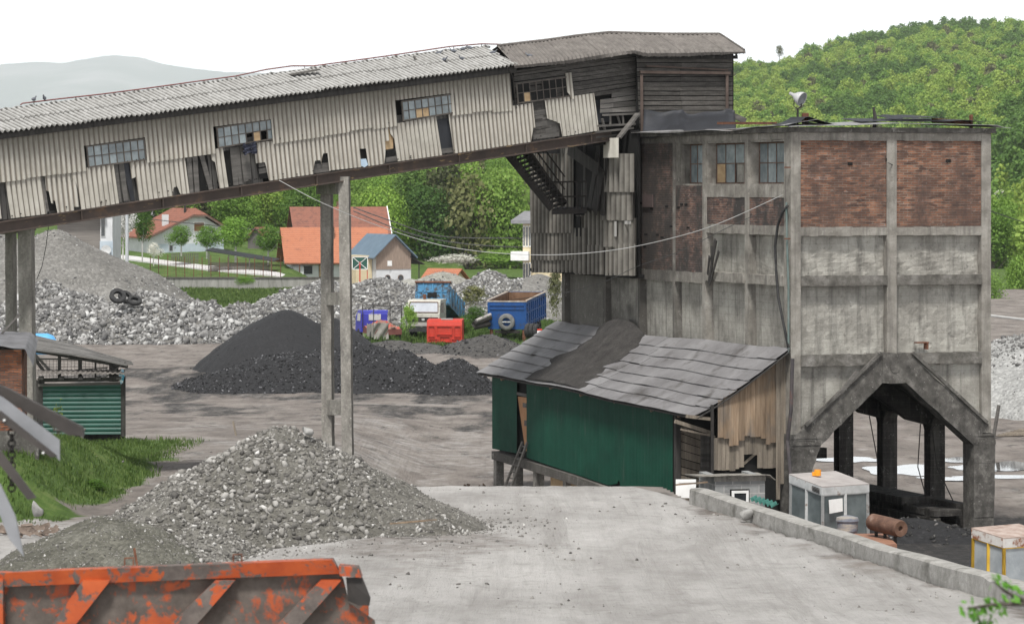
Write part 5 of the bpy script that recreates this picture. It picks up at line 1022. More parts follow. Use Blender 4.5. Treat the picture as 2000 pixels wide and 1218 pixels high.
# ================================================================ CABLES
def cable(pts, r, mat, label, sag=None):
    m = MB(); m.tube(pts, r, 6); return tag(obj('cable', m, mat), label, 'cable')
def curve(pts, n=40):
    P_ = [Vector(p) for p in pts]; out = []
    for i in range(len(P_)-1):
        p0 = P_[max(i-1, 0)]; p1 = P_[i]; p2 = P_[i+1]; p3 = P_[min(i+2, len(P_)-1)]
        for k in range(n//(len(P_)-1)):
            u = k/(n//(len(P_)-1)); out.append(.5*((2*p1)+(-p0+p2)*u+(2*p0-5*p1+4*p2-p3)*u*u+(-p0+3*p1-3*p2+p3)*u**3))
    return out+[P_[-1]]
M_CABW = surf('pale_cable', [(.3, (.32, .32, .31)), (.7, (.42, .42, .41))], 3); M_CABD = surf('dark_cable', [(.3, (.05, .05, .05)), (.7, (.09, .09, .09))], 3)
cable(curve([P(545, 352, 106), P(620, 392, 106), P(720, 434, 107), P(820, 468, 108), P(900, 486, 108), P(1000, 496, 108), P(1100, 497, 108), P(1200, 488, 108), P(1300, 468, 107), P(1400, 438, 106), P(1528, 381, 104.9)], 60), .012, M_CABW, 'long pale cable sagging from the gallery girder across to the bunker brickwork')
cable(curve([P(1000, 585, 118), P(1100, 572, 117), P(1180, 550, 114), P(1245, 520, 112), P(1330, 490, 109), P(1430, 440, 107), P(1500, 410, 105.6)], 40), .010, M_CABD, 'thin dark wire crossing low over the side wall of the bunker')
cable(curve([P(690, 405, 300), P(760, 430, 300), P(860, 461, 300), P(1000, 465, 300), P(1100, 466, 300)], 30), .05, M_CABD, 'overhead wire in front of the woods, the upper of the two')
cable(curve([P(690, 412, 302), P(800, 456, 302), P(900, 475, 302), P(1000, 482, 302), P(1100, 480, 302)], 30), .05, M_CABD, 'overhead wire in front of the woods, the lower of the two')
cable(curve([P(1735, 318, 106), P(1800, 350, 108), P(1900, 398, 112), P(2000, 434, 118), P(2100, 460, 126)], 30), .014, M_CABD, 'dark wire leaving the brick end wall towards the lower right')
cable([P(1900, 612, 150), P(2000, 624, 150), P(2150, 645, 150)], .06, M_CABW, 'thick pale pipe like cable passing behind the bunker at the right edge')
cable(curve([P(240, 420, 380), P(330, 432, 380), P(480, 446, 380), P(600, 462, 380)], 20), .05, M_CABD, 'overhead wire crossing in front of the white house')
cable([P(95, 440, 103), P(90, 480, 103), P(82, 520, 103), P(72, 545, 103)], .012, M_CABD, 'short wire dangling from the lower gallery girder')
# ================================================================ COAL STORE: lean-to shed on the side wall
shed = thing('lean_to_shed', 'green sheet walled lean-to shed under a grey tin roof along the bunker side', 'shed', MBk)
rs = random.Random(21)
xl0 = -3.0
low = [FB.on(a, b, 0, xl0) for a, b in ((933, 727), (1075, 751), (1179, 775), (1290, 800), (1360, 812))]
upp = [FB.on(a, b, 0, -.06) for a, b in ((1088, 626), (1184, 641), (1264, 654), (1408, 667), (1511, 677), (1544, 681))]
def pint(pts, t_):
    L = np.cumsum([0]+[(pts[i+1]-pts[i]).length for i in range(len(pts)-1)]); return Vector([float(np.interp(t_*L[-1], L, [p[k] for p in pts])) for k in range(3)])
def roofp(s, t_):          # s along from far (0) to near (1), t from eave 0 to wall 1
    a, b = pint(low, s), pint(upp, s); p = a.lerp(b, t_); p.z += -.10*math.sin(math.pi*t_)*(.3+.7*s)+.018*math.sin(s*17+t_*3); return p
NR = 7
for r_ in range(NR):
    cuts = [0]; 
    while cuts[-1] < 1: cuts.append(min(1, cuts[-1]+rs.uniform(.10, .17)))
    for c in range(len(cuts)-1):
        s0, s1 = cuts[c], cuts[c+1]; m = MB(); G = []; lf = .012*(c % 2)
        tl_, th_ = r_/NR-.018+rs.uniform(-.004, .004), (r_+1)/NR
        for i in range(7):
            s = s0+(s1-s0)*i/6+(.002 if i == 6 else 0); row = []
            for j in range(4):
                t_ = tl_+(th_-tl_)*j/3; p = roofp(s, max(-.03, t_)); row.append(p+Vector((0, 0, .05*(1-j/3)+lf+.008*math.sin(i*1.1+c))))
            G.append(row)
        m.shell(G, 7, 4, (0, 0, -.012)); obj('roof_sheet', m, M_ROOFM, shed)
G = [[roofp(i/20, j/4)+Vector((0, 0, -.06)) for j in range(5)] for i in range(21)]; m = MB(); m.shell(G, 21, 5, (0, 0, -.04)); obj('roof_deck', m, M_WOODD, shed)
gx = -2.7; G_ = lambda px, py, x=gx: FB.on(px, py, 0, x)
PG = .125
M_GRN = stripemat('green_ribbed_sheet', [(.3, (.005, .038, .025)), (.6, (.008, .060, .038)), (.8, (.012, .078, .05))], 1, PG, (.003, .015, .011), spots=.12)
M_GRN.node_tree.nodes['Principled BSDF'].inputs['Roughness'].default_value = .5
def gsheet(px0, px1, tops, bots, x=gx, seed=1, mat=None, par=shed, pitch=PG, amp=.016):
    m = MB(); T = [G_(a, b, x) for a, b in tops]; B = [G_(a, b, x) for a, b in bots]; T.sort(key=lambda p: p.y); B.sort(key=lambda p: p.y)
    ty, tz = [p.y for p in T], [p.z for p in T]; by, bz = [p.y for p in B], [p.z for p in B]; y0, y1 = G_(px1, 800, x).y, G_(px0, 800, x).y; n = max(4, int((y1-y0)/pitch*8)); Q = []
    for i in range(n+1):
        y = y0+(y1-y0)*i/n; d = -amp*math.sin(2*math.pi*y/pitch); Q.append([(x+d, y, float(np.interp(y, by, bz))), (x+d, y, float(np.interp(y, ty, tz))+.08)])
    m.shell(Q, n+1, 2, (.006, 0, 0)); return obj('ribbed_wall_sheet', m, mat or M_GRN, par)
gsheet(962, 1010, [(962, 735), (1010, 744)], [(969, 877), (1017, 886)])
cuts = [1029, 1062, 1098, 1134, 1170, 1206, 1242, 1278, 1314]
for k in range(8): gsheet(cuts[k], cuts[k+1]+.5, [(1029, 748), (1179, 779), (1313, 806)], [(1029, 893), (1037, 896), (1188, 947), (1206, 944), (1208, 934), (1213, 951), (1313, 967)], gx-.005*(k % 2))
def vplank(parent, fr, axis, val, tops, bots, width, mat, name='plank', seed=0, ragged=0.0, thick=.025, gapp=0.0, one=True):
    r = random.Random(seed); T = [fr.on(a, b, axis, val) for a, b in tops]; B = [fr.on(a, b, axis, val) for a, b in bots]; k = 1-axis
    T.sort(key=lambda p: p[k]); B.sort(key=lambda p: p[k]); u0, u1 = min(T[0][k], B[0][k]), max(T[-1][k], B[-1][k]); u = u0; m = MB()
    while u < u1-.02:
        w_ = min(width*r.uniform(.75, 1.25), u1-u); uc = u+w_/2; zt = float(np.interp(uc, [p[k] for p in T], [p.z for p in T])); zb_ = float(np.interp(uc, [p[k] for p in B], [p.z for p in B]))+r.uniform(-ragged, ragged); d = r.uniform(0, .02)
        if r.random() >= gapp:
            a = [0, 0, 0]; 
            if axis == 1: m.hexa([(u+.004, val-d, zb_), (u+w_-.004, val-d, zb_), (u+w_-.004, val-d+thick, zb_), (u+.004, val-d+thick, zb_), (u+.004+r.uniform(-.01, .01), val-d, zt), (u+w_-.004, val-d, zt), (u+w_-.004, val-d+thick, zt), (u+.004, val-d+thick, zt)])
            else: m.hexa([(val-d, u+.004, zb_), (val-d+thick, u+.004, zb_), (val-d+thick, u+w_-.004, zb_), (val-d, u+w_-.004, zb_), (val-d, u+.004, zt), (val-d+thick, u+.004, zt), (val-d+thick, u+w_-.004, zt), (val-d, u+w_-.004, zt)])
        u += w_
    return obj(name, m, mat, parent)
def hplank(parent, fr, axis, val, tl, tr, bl, br, n, mat, name='plank_wall', seed=0, gapp=0):
    r = random.Random(seed); a, b, c, d = [fr.on(p[0], p[1], axis, val) for p in (tl, tr, bl, br)]; m = MB(); off = Vector((0, .03, 0)) if axis == 1 else Vector((.03, 0, 0))
    for k in range(n):
        if r.random() < gapp: continue
        t0, t1 = k/n+.003, (k+1)/n-.08/n; o = off*(-r.uniform(0, .7)); p = [a.lerp(c, t1), b.lerp(d, t1), a.lerp(c, t0), b.lerp(d, t0)]; p = [q+o+Vector((0, 0, r.uniform(-.01, .01))) for q in p]; m.hexa([p[0], p[1], p[1]+off, p[0]+off, p[2], p[3], p[3]+off, p[2]+off])
    return obj(name, m, mat, parent)
# plywood door with two pale patches
m = MB(); dq = [G_(1011, 774, gx+.03), G_(1028, 776, gx+.03), G_(1037, 888, gx+.03), G_(1026, 879, gx+.03)]; m.prism(dq, (.03, 0, 0)); dr = obj('plywood_door', m, surf('orange_ply', [(.3, (.30, .15, .07)), (.7, (.42, .23, .12))], 2, bump=.1, stains=[((.2, .13, .08), 2, .55, .7, (1, 1, .5))]), shed)
m = MB()
for (a, b, c, d) in ((1021, 786, 1028, 796), (1024, 820, 1030, 832), (1029, 862, 1034, 872)): p, q = G_(a, b, gx+.02), G_(c, d, gx+.02); m.box(gx+.015, gx+.028, min(p.y, q.y), max(p.y, q.y), q.z, p.z)
obj('door_patches', m, M_WOODG, dr)['kind'] = 'stuff'
m = MB(); p, q = G_(1008, 742, gx+.12), G_(1032, 896, gx+.12); m.box(gx+.12, gx+.14, q.y, p.y, q.z, p.z); obj('gap_shade', m, M_DARK, shed)  # near-black plate painted as the shade behind the door
m = MB(); m.beam(G_(1010, 768, gx), G_(1029, 772, gx), .05, .10); obj('door_lintel', m, M_WOODG, shed)
# concrete ledge on stilts
m = MB(); pts = [(966, 879), (1036, 899), (1120, 925), (1200, 953), (1320, 985)]
for a, b in zip(pts, pts[1:]): 
    p, q = G_(*a, gx), G_(*b, gx); m.hexa([(gx-.12, q.y, q.z-.32), (gx+1.0, q.y, q.z-.32), (gx+1.0, p.y, p.z-.32), (gx-.12, p.y, p.z-.32), (gx-.12, q.y, q.z-.02), (gx+1.0, q.y, q.z-.02), (gx+1.0, p.y, p.z-.02), (gx-.12, p.y, p.z-.02)])
obj('concrete_ledge', m, M_FRAMEC, shed)
for (px, w_) in ((974, .30), (1012, .24), (1052, .34), (1110, .3), (1180, .3)):
    p = G_(px, 900, gx+.1); zt = FB.on(px, float(np.interp(px, [966, 1036, 1120, 1200], [879, 899, 925, 953])), 0, gx).z-.2; m = MB(); m.box(gx-.05, gx+.25, p.y-w_/2, p.y+w_/2, -.1, zt); obj('stilt', m, M_CONCC, shed)
vplank(shed, FB, 0, gx+.15, [(1076, 922), (1172, 948)], [(1076, 958), (1172, 985)], .9, M_PLY, 'board_skirt', 3)
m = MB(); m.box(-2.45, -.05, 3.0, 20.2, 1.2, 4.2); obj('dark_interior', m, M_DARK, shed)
m = MB()                                                                   # round rafter ends under the eave
for px, py in ((947, 733), (980, 741), (1075, 758), (1134, 772), (1200, 785), (1272, 802), (1325, 812)): p = FB.on(px, py, 0, -2.95); m.cyl(p+Vector((-.03, 0, 0)), p+Vector((.8, 0, .3)), .05, 8)
obj('rafter_ends', m, M_WOODT, shed)['kind'] = 'stuff'
# near end: corner post, recessed board wall, plank gable
m = MB(); p = G_(1317, 812); m.box(gx-.02, gx+.16, p.y-.16, p.y+.0, .5, p.z); obj('corner_post', m, M_WOODD, shed)
ye = p.y-.05
hplank(shed, FB, 1, ye, (1325, 828), (1384, 850), (1325, 975), (1384, 985), 9, M_WOODV, 'board_end_wall', 4)
vplank(shed, FB, 1, ye-.15, [(1368, 850), (1386, 850)], [(1368, 935), (1386, 935)], .1, M_WOODG, 'upright_boards', 5)
m = MB(); m.box(-2.6, -.1, ye+.1, ye+.2, .0, 3.9); m.box(-1.9, -.1, .7, .8, .2, 4.6); obj('dark_interior', m, M_DARK, shed)
vplank(shed, FB, 1, .45, [(1402, 785), (1440, 758), (1475, 735), (1512, 708), (1520, 702)], [(1402, 855), (1420, 856), (1421, 872), (1436, 871), (1440, 862), (1452, 860), (1454, 852), (1490, 852), (1492, 868), (1502, 868), (1504, 864), (1518, 864)], .17, M_WOODT, 'gable_planks', 6, .03)
vplank(shed, FB, 1, .55, [(1393, 855), (1450, 850), (1520, 855)], [(1393, 916), (1430, 918), (1452, 910), (1454, 888), (1474, 884), (1476, 912), (1520, 914)], .16, M_WOODV, 'lower_planks', 7, .02)
vplank(shed, FB, 1, .40, [(1516, 704), (1536, 690)], [(1516, 990), (1536, 912)], .16, M_WOODV, 'tall_planks', 8)
m = MB(); p = FB.on(1391, 790, 1, .2); q = FB.on(1391, 935, 1, .2); m.box(p.x-.04, p.x+.04, .16, .24, 0, p.z); obj('steel_post', m, M_STEELD, shed)
for (px0, py0, px1, py1, y, w_) in ((1318, 822, 1392, 846, 1.2, .12), (1340, 812, 1390, 818, .6, .1), (1330, 838, 1396, 852, 1.0, .06), (1452, 905, 1476, 884, .7, .08)): m = MB(); m.beam(FB.on(px0, py0, 1, y), FB.on(px1, py1, 1, y), .08, w_); obj('cross_board', m, M_WOODV, shed)
# coal spilt over the roof
def spill():
    m = MB(); nu, nv = 46, 60; G = []
    def s_of(px, lst, x): 
        p = FB.on(px, 700, 0, x); ys = [q.y for q in lst]; L = np.cumsum([0]+[(lst[i+1]-lst[i]).length for i in range(len(lst)-1)]); return float(np.interp(-p.y, [-y for y in ys], L/L[-1]))
    u0, u1 = s_of(1182, upp, -.06), s_of(1268, upp, -.06); l0, l1 = s_of(1018, low, xl0), s_of(1132, low, xl0)
    for i in range(nu):
        row = []
        for j in range(nv):
            t_ = j/(nv-1); wob = .012*math.sin(t_*11)+.01*math.sin(t_*23+1)+float(fbm(np.array(t_*9.), np.array(i*.08), 3, 4))*.035; a = l0+(u0-l0)*t_+wob*(1-i/(nu-1)); b = l1+(u1-l1)*t_+wob*.7*i/(nu-1); uu = i/(nu-1); s = a+(b-a)*uu
            h = math.sin(math.pi*uu)**.8*(.10+.32*t_**2)+.07*float(fbm(np.array(uu*8), np.array(t_*12.), 8, 4)); row.append(roofp(s, t_*.985)+Vector((0, 0, max(.045, h+.04) if .02 < uu < .98 else .02)))
        G.append(row)
    m.shell(G, nu, nv, (0, 0, -.03)); return m
M_SPILL = surf('coal_grit', [(.3, (.028, .026, .025)), (.6, (.052, .048, .045)), (.8, (.085, .08, .075))], 2.5, detail=10, rough=.95, bump=.9, bdist=.05, bscale=14, fine=.35)
o = obj('coal_spill', spill(), M_SPILL, smooth=True); o.matrix_world = MBk; tag(o, 'dark band of coal grit spilt down the tin roof of the lean-to shed', 'coal spill')
# ladder
ld = thing('wooden_ladder', 'short grey wooden ladder leaning below the plywood door of the green shed', 'ladder', TR((0, 0, 0)))
a0_, a1_ = MBk @ FB.on(985, 953, 0, gx-1.0), MBk @ FB.on(1021, 862, 0, gx-.15); b0_, b1_ = a0_+Vector((.22, -.35, 0)), a1_+Vector((.16, -.3, 0))
for (p, q) in ((a0_, a1_), (b0_, b1_)): m = MB(); m.beam(p, q, .05, .09); obj('rail', m, M_WOODG, ld)
for k in range(7): m = MB(); m.beam(a0_.lerp(a1_, (k+.6)/7.3), b0_.lerp(b1_, (k+.6)/7.3), .04, .04); obj('rung', m, M_WOODG, ld)
# ================================================================ BLOCK HUT
hut = thing('block_hut', 'tiny grey block hut with a white framed window below the plank gable', 'hut', TR(P(1450, 985, 93)))
hM = Matrix.Translation(P(1397, 930, 92.4)) @ Matrix.Rotation(R(10), 4, 'Z'); hut.matrix_world = hM; FH = Frame(hM)
t = NT('grey_blocks'); tc_ = t.n('TexCoord'); sx = t.n('SeparateXYZ'); t.l(tc_.outputs['Object'], sx.inputs[0]); cb = t.n('CombineXYZ'); t.l(t.math('ADD', sx.outputs[0], sx.outputs[1]), cb.inputs[0]); t.l(sx.outputs[2], cb.inputs[1])
b = t.n('TexBrick'); t.l(cb.outputs[0], b.inputs['Vector']); b.inputs['Color1'].default_value = (.20, .205, .205, 1); b.inputs['Color2'].default_value = (.28, .285, .28, 1); b.inputs['Mortar'].default_value = (.36, .355, .34, 1); b.inputs['Scale'].default_value = 1; b.inputs['Brick Width'].default_value = .5; b.inputs['Row Height'].default_value = .24; b.inputs['Mortar Size'].default_value = .016
t.bump(t.noise(t.vec('Object'), 20, 5), .5, .02); M_BLOCK = t.fin(t.mix(.5, b.outputs['Color'], t.ramp(t.noise(t.vec('Object'), 3, 6), [(.3, (.5,)*3), (.7, (1.1,)*3)]), 'MULTIPLY'), .92)
m = MB(); 
hw = 1.42; m.box(0, .42, 0, .2, -2.6, -.02); m.box(.98, hw, 0, .2, -2.6, -.02); m.box(.42, .98, 0, .2, -2.6, -.95); m.box(.42, .98, 0, .2, -.36, -.02); m.box(-.02, .2, .2, 1.9, -2.6, -.02); m.box(hw-.2, hw, .2, 1.9, -2.6, -.02)
obj('block_wall', m, M_BLOCK, hut)
m = MB(); m.box(-.03, hw+.02, -.02, .0, -.14, .0); obj('lintel', m, M_FRAMEC, hut)
m = MB(); flap(m, [(-.5, -.15, .02), (.6, -.18, .06), (hw+.1, -.15, .06), (hw+.28, -.1, -.10)], [(-.5, 1.6, -.06), (hw+.2, 1.6, -.06)], 20, 4, .02, .03, 4); obj('roof_slab', m, M_FRAMEC, hut)
window(hut, FH, [(.46, -.01, -.90), (.48, 0, 0), (0, 0, .50), (0, -1, 0)], 1, 1, 0, fw=.07, matf=M_WHITE, matg=M_GLASSD)
m = MB(); m.box(.1, 1.3, .25, .3, -1.5, -.1); obj('dark_interior', m, M_DARK, hut)
fr_ = thing('leaning_door', 'white framed door panel leaning at the end of the parapet wall', 'door panel', TR(P(1320, 972, 86)))
m = MB(); m.box(0, .08, 0, .05, 0, .48); m.box(.08, .52, 0, .05, .40, .48); m.box(.48, .52, .005, .045, 0, .40); obj('frame', m, M_WHITE, fr_); m = MB(); m.box(.08, .48, .02, .03, 0, .40); obj('panel', m, M_WHITE, fr_)
m = MB(); m.beam(P(1322, 946, 84.5), P(1380, 941, 84), .12, .04); tag(obj('loose_plank', m, M_WOODT), 'pale split plank lying on top of the white door panel', 'plank')
m = MB(); G = []
for i in range(49): a = i/48; d = .035*math.sin(a*2*math.pi*6); G.append([P(1463+46*a, 974+14*a, 86)+Vector((0, 0, d)), P(1475+46*a, 968+14*a, 87)+Vector((0, 0, d))])
m.shell(G, 49, 2, (0, 0, -.012)); tag(obj('fibreglass_sheet', m, surf('teal_sheet', [(.3, (.04, .16, .13)), (.7, (.09, .26, .22))], 2, bump=.1)), 'wavy turquoise plastic sheet behind the parapet below the hut window', 'plastic sheet')
# ================================================================ PARAPET of the ramp
def parapet():
    top_f = [(1350, 953, 82), (1450, 985, 77.6), (1545, 1015, 73.6), (1640, 1044, 69.8), (1720, 1070, 66.7), (1820, 1096, 63), (1923, 1123, 59.4), (2040, 1160, 55.5), (2150, 1200, 52)]; m = MB(); q = [P(*a) for a in top_f]; nrm = Vector((.985, .17, 0)); N = 70; L = []
    rp_ = random.Random(2)
    for k in range(N+1): L.append(pint(q, k/N))
    sec = []
    for k, p in enumerate(L):
        e = lambda a: float(fbm(np.array(k*.5+a*90), np.array(a*50.), 9, 2))*a*.5; p = p+Vector((0, 0, .008*math.sin(k*.5)-(.05 if 53 < k < 55 else 0))); sec.append([p+Vector((-.06+e(.01), 0, -.9)), p+Vector((-.05+e(.015), 0, -.3)), p+Vector((-.04+e(.02), 0, -.03)), p+Vector((.0, 0, e(.012))), p+nrm*.2+Vector((0, 0, .015+e(.01))), p+nrm*.38+Vector((0, 0, e(.02)-.01)), p+nrm*.44+Vector((0, 0, -.1)), Vector((p.x+.46, p.y, -.3))])
    m.grid(sec, N+1, 8); m.add(sec[0], [tuple(range(8))]); m.add(sec[-1], [tuple(range(8))[::-1]]); return m
o = obj('parapet_wall', parapet(), mat=surf('dusty_concrete', [(.3, (.24, .235, .215)), (.55, (.34, .33, .31)), (.75, (.43, .42, .40))], 1.6, coord='World', bump=.7, bdist=.05, bscale=7, fine=.2, stains=[((.15, .145, .13), 1.4, .56, .72, (1, 1, 1))]))
tag(o, 'long dusty concrete parapet wall edging the ramp road', 'parapet wall')
# ================================================================ WHITE LOADER CAB behind the parapet
ldr = thing('wheel_loader', 'old wheel loader with a dirty white cab and rusty muffler behind the parapet', 'wheel loader', TR((0, 0, 0)))
def cabbox(par, c, roofmat, fas, framemat, zt, fascia, glassmat, nleft, nright, lean=.03, hgt=1.25, roof_h=.03):
    """c = four roof corners (left, front, right, back) in world space; walls drop from them"""
    l, f_, r, bk = c; cen = (l+f_+r+bk)/4
    m = MB(); m.prism([l, f_, r, bk], (0, 0, roof_h)); obj('roof', m, roofmat, par)
    m = MB(); e = Vector((0, 0, -fascia))
    for a, b in ((l, f_), (f_, r), (r, bk), (bk, l)): 
        n = ((b-a).cross(Vector((0, 0, 1)))).normalized()*.03; m.prism([a, b, b+e, a+e], -n)
    obj('roof_fascia', m, fas, par)
    ins = lambda p: p.lerp(cen, .05)+e; A = [ins(p) for p in c]; Bt = [p+Vector((0, 0, -hgt))+(p-cen)*lean for p in A]
    for (i, j, nn, gname) in ((0, 1, nleft, 'side_window'), (1, 2, nright, 'front_window'), (2, 3, 1, 'side_window'), (3, 0, 1, 'rear_window')):
        a, b, a2, b2 = A[i], A[j], Bt[i], Bt[j]; m = MB()
        for k in range(nn+1): t_ = k/nn; m.beam(a.lerp(b, t_), a2.lerp(b2, t_), .10, .08)
        m.beam(a, b, .06, .06); m.beam(a2, b2, .06, .08); w_ = obj('window_frame', m, framemat, par); gl = MB(); n = (b-a).cross(Vector((0, 0, -1))).normalized()*.01
        gl.prism([a, b, b2, a2], n); obj('glass', gl, glassmat, w_)
    m = MB(); m.prism([p+Vector((0, 0, -.02)) for p in Bt], (0, 0, -.5)); obj('cab_base', m, fas, par); return Bt
M_CABG = surf('cab_glass', [(.3, (.06, .075, .08)), (.6, (.13, .155, .16)), (.8, (.22, .25, .26))], 1.2, coord='World', rough=.15, bump=0, spec=.7)
M_CABR = surf('cab_roof', [(.3, (.27, .25, .24)), (.7, (.40, .375, .36))], 2, coord='World', rough=.8, bump=.1); M_CABF = surf('cab_enamel', [(.3, (.33, .34, .34)), (.65, (.50, .51, .51))], 3, coord='World', rough=.5, bump=.1, stains=[((.16, .11, .08), 3, .58, .7, (1, 1, 1))])
cor = [P(1541, 927, 88.4), P(1606, 952, 87.0), P(1698, 946, 88.2), P(1632, 921, 89.8)]
B4 = cabbox(ldr, cor, M_CABR, M_CABF, M_CABF, 0, .20, M_CABG, 2, 2, .02, 1.25)
m = MB(); p = P(1597, 921, 88.4); m.cyl(p+Vector((0, 0, -.1)), p+Vector((0, 0, .06)), .09, 12); m.cyl(p+Vector((-.1, 0, -.1)), p+Vector((-.1, 0, .0)), .05, 8); obj('beacon', m, surf('orange_beacon', [(.3, (.65, .22, .01)), (.7, (.8, .3, .02))], 2, rough=.3, bump=0), ldr)
def quadon(c1, c2, c3, c4, Y, n=(0, -.02, 0)): m = MB(); m.prism([P(*c1, Y), P(*c2, Y), P(*c3, Y), P(*c4, Y)], n); return m
m = MB()
for k in range(4): a = cor[0].lerp(cor[1], .72)+Vector((-.02, -.03, -.05-.035*k)); b_ = cor[0].lerp(cor[1], .93)+Vector((-.02, -.03, -.05-.035*k)); m.beam(a, b_, .02, .018)
obj('vent_grille', m, M_STEELD, ldr)
fa = cor[1].lerp(cor[2], .13)+Vector((0, -.06, -.32)); fb = cor[1].lerp(cor[2], .42)+Vector((0, -.06, -.30)); m = MB(); m.prism([fa, fb, fb+Vector((.01, 0, -.34)), fa+Vector((.02, 0, -.36))], (0, -.01, 0)); obj('paper_notice', m, M_WHITE, ldr)
m = MB(); fa = cor[1].lerp(cor[2], .05)+Vector((.02, .12, -.3)); 
for (u0, u1) in ((.04, .28), (.60, .68)): a = cor[1].lerp(cor[2], u0)+Vector((0, .10, -.28)); b_ = cor[1].lerp(cor[2], u1)+Vector((0, .10, -.28)); m.prism([a, b_, b_+Vector((0, 0, -1.1)), a+Vector((0, 0, -1.1))], (0, .05, 0))
obj('seat_back', m, M_DARK, ldr)
M_LORG = surf('faded_orange', [(.3, (.20, .10, .07)), (.7, (.32, .17, .11))], 2, coord='World', rough=.6, bump=.1)
hb0 = P(1655, 1040, 86.2); m = MB(); m.box(hb0.x-.7, hb0.x+1.1, 84.6, 87.2, .9, hb0.z-.12); obj('engine_hood', m, M_LORG, ldr)
m = MB(); m.box(hb0.x-1.0, hb0.x+.9, 87.2, 92, .7, 1.5); obj('chassis', m, M_LORG, ldr)
def wheel(par, c, r_, w_, axis=(1, 0, 0), rimm=None, name='wheel'):
    ax_ = Vector(axis).normalized(); q = lathe(Vector(c)-ax_*w_/2, ax_, [(0, r_*.55), (0, r_*.88), (w_*.12, r_), (w_*.88, r_), (w_, r_*.88), (w_, r_*.55)], 24); o = obj(name, q, M_RUBBER, par); h_ = lathe(Vector(c)-ax_*w_*.42, ax_, [(0, .001), (0, r_*.2), (w_*.12, r_*.25), (w_*.12, r_*.56), (w_*.72, r_*.56), (w_*.72, .001)], 20); obj('rim', h_, rimm or M_STEELD, o); return o
for (dx, y) in ((-.95, 85.6), (1.25, 85.6), (-.95, 90.6), (1.25, 90.6)): wheel(ldr, (hb0.x+dx, y, .8), .8, .5)
p = P(1655, 1015, 86.0); obj('air_filter', lathe(p+Vector((0, 0, -.35)), Vector((0, 0, 1)), [(-.3, .09), (0, .09), (.02, .24), (.08, .27), (.30, .27), (.33, .30), (.42, .28), (.47, .10), (.48, .001)], 24), surf('filter_can', [(.3, (.10, .11, .14)), (.5, (.17, .18, .21)), (.7, (.38, .33, .26))], 2, (1, 1, 4), coord='World', rough=.5, bump=.1), ldr, smooth=False)
a = P(1703, 1018, 86.6); b_ = P(1760, 1032, 85.4); ax_ = (b_-a); L_m = ax_.length
obj('muffler', lathe(a, ax_, [(0, .001), (0, .19), (.05, .22), (L_m*.5, .225), (L_m-.05, .22), (L_m, .20), (L_m-.02, .07), (L_m-.1, .05), (L_m-.1, .001)], 26), surf('brown_muffler', [(.3, (.07, .04, .03)), (.6, (.15, .085, .06)), (.8, (.30, .22, .18))], 4, coord='World', bump=.2), ldr)
m = MB()
for t_ in (.15, .45, .8): c = a.lerp(b_, t_); m.box(c.x-.04, c.x+.04, c.y-.04, c.y+.04, c.z-.6, c.z-.15)
obj('muffler_brackets', m, M_STEELD, ldr)['kind'] = 'stuff'
# yellow machine cab at the right edge
yl = thing('yellow_machine', 'yellow framed machine cab with a rusty white roof at the right edge', 'machine cab', TR((0, 0, 0)))
cor = [P(1897, 1032, 82.3), P(1960, 1052, 81.2), P(2052, 1046, 82.4), P(1990, 1024, 84)]
M_YR = surf('rusty_white_roof', [(.3, (.20, .13, .10)), (.5, (.36, .28, .24)), (.75, (.50, .43, .39))], 3, coord='World', rough=.75, bump=.15)
M_YF = surf('chipped_white', [(.42, (.24, .10, .05)), (.50, (.55, .52, .49)), (.8, (.68, .68, .66))], 3.2, coord='World', rough=.7, bump=.2)
M_YEL = surf('yellow_enamel', [(.3, (.45, .27, .03)), (.7, (.62, .40, .05))], 3, coord='World', rough=.5, bump=.05, stains=[((.2, .1, .04), 4, .62, .7, (1, 1, 1))])
cabbox(yl, cor, M_YR, M_YF, M_YEL, 0, .22, surf('pale_cab_glass', [(.3, (.22, .25, .27)), (.7, (.40, .43, .45))], 1.5, coord='World', rough=.2, spec=.6), 2, 2, .02, 1.15)
m = MB(); c = cor[1]; m.box(c.x-.75, c.x+1.6, 82.2, 86.5, .5, 1.25); obj('machine_body', m, M_YEL, yl)
for (dx, y) in ((-1.2, 82.6), (1.3, 82.6), (-1.2, 85.8), (1.3, 85.8)): wheel(yl, (c.x+dx*.7, y, .6), .6, .4)
# ================================================================ ORANGE TIPPER BODY in the foreground
tb = thing('rusty_tipper', 'rusty orange tipper body side with slanted ribs in the bottom left foreground', 'tipper body', TR((0, 0, 0)))
YT = 27.0; T_ = lambda px, py, dy=0: P(px, py, YT)+Vector((0, dy, 0))
t = NT('chipped_orange'); v = t.vec('World'); n = t.noise(v, 3.2, 10, .68, .4); n2_ = t.noise(t.vec('World', (1, 1, .6)), 9, 8, .7)
mud = t.ramp(t.noise(v, 5, 8, .7), [(.3, (.055, .045, .038)), (.7, (.135, .115, .10))]); org = t.ramp(t.noise(v, 4, 6), [(.3, (.24, .045, .014)), (.7, (.40, .08, .02))])
fac = t.rmap(t.math('ADD', t.math('MULTIPLY', n, .7), t.math('MULTIPLY', n2_, .35)), .545, .60); col = t.mix(fac, mud, org); t.bump(t.math('ADD', t.math('MULTIPLY', fac, .5), t.noise(v, 25, 5)), .35, .01)
M_ORG = t.fin(col, t.rmap(fac, 0, 1, .95, .55), 0, .35)
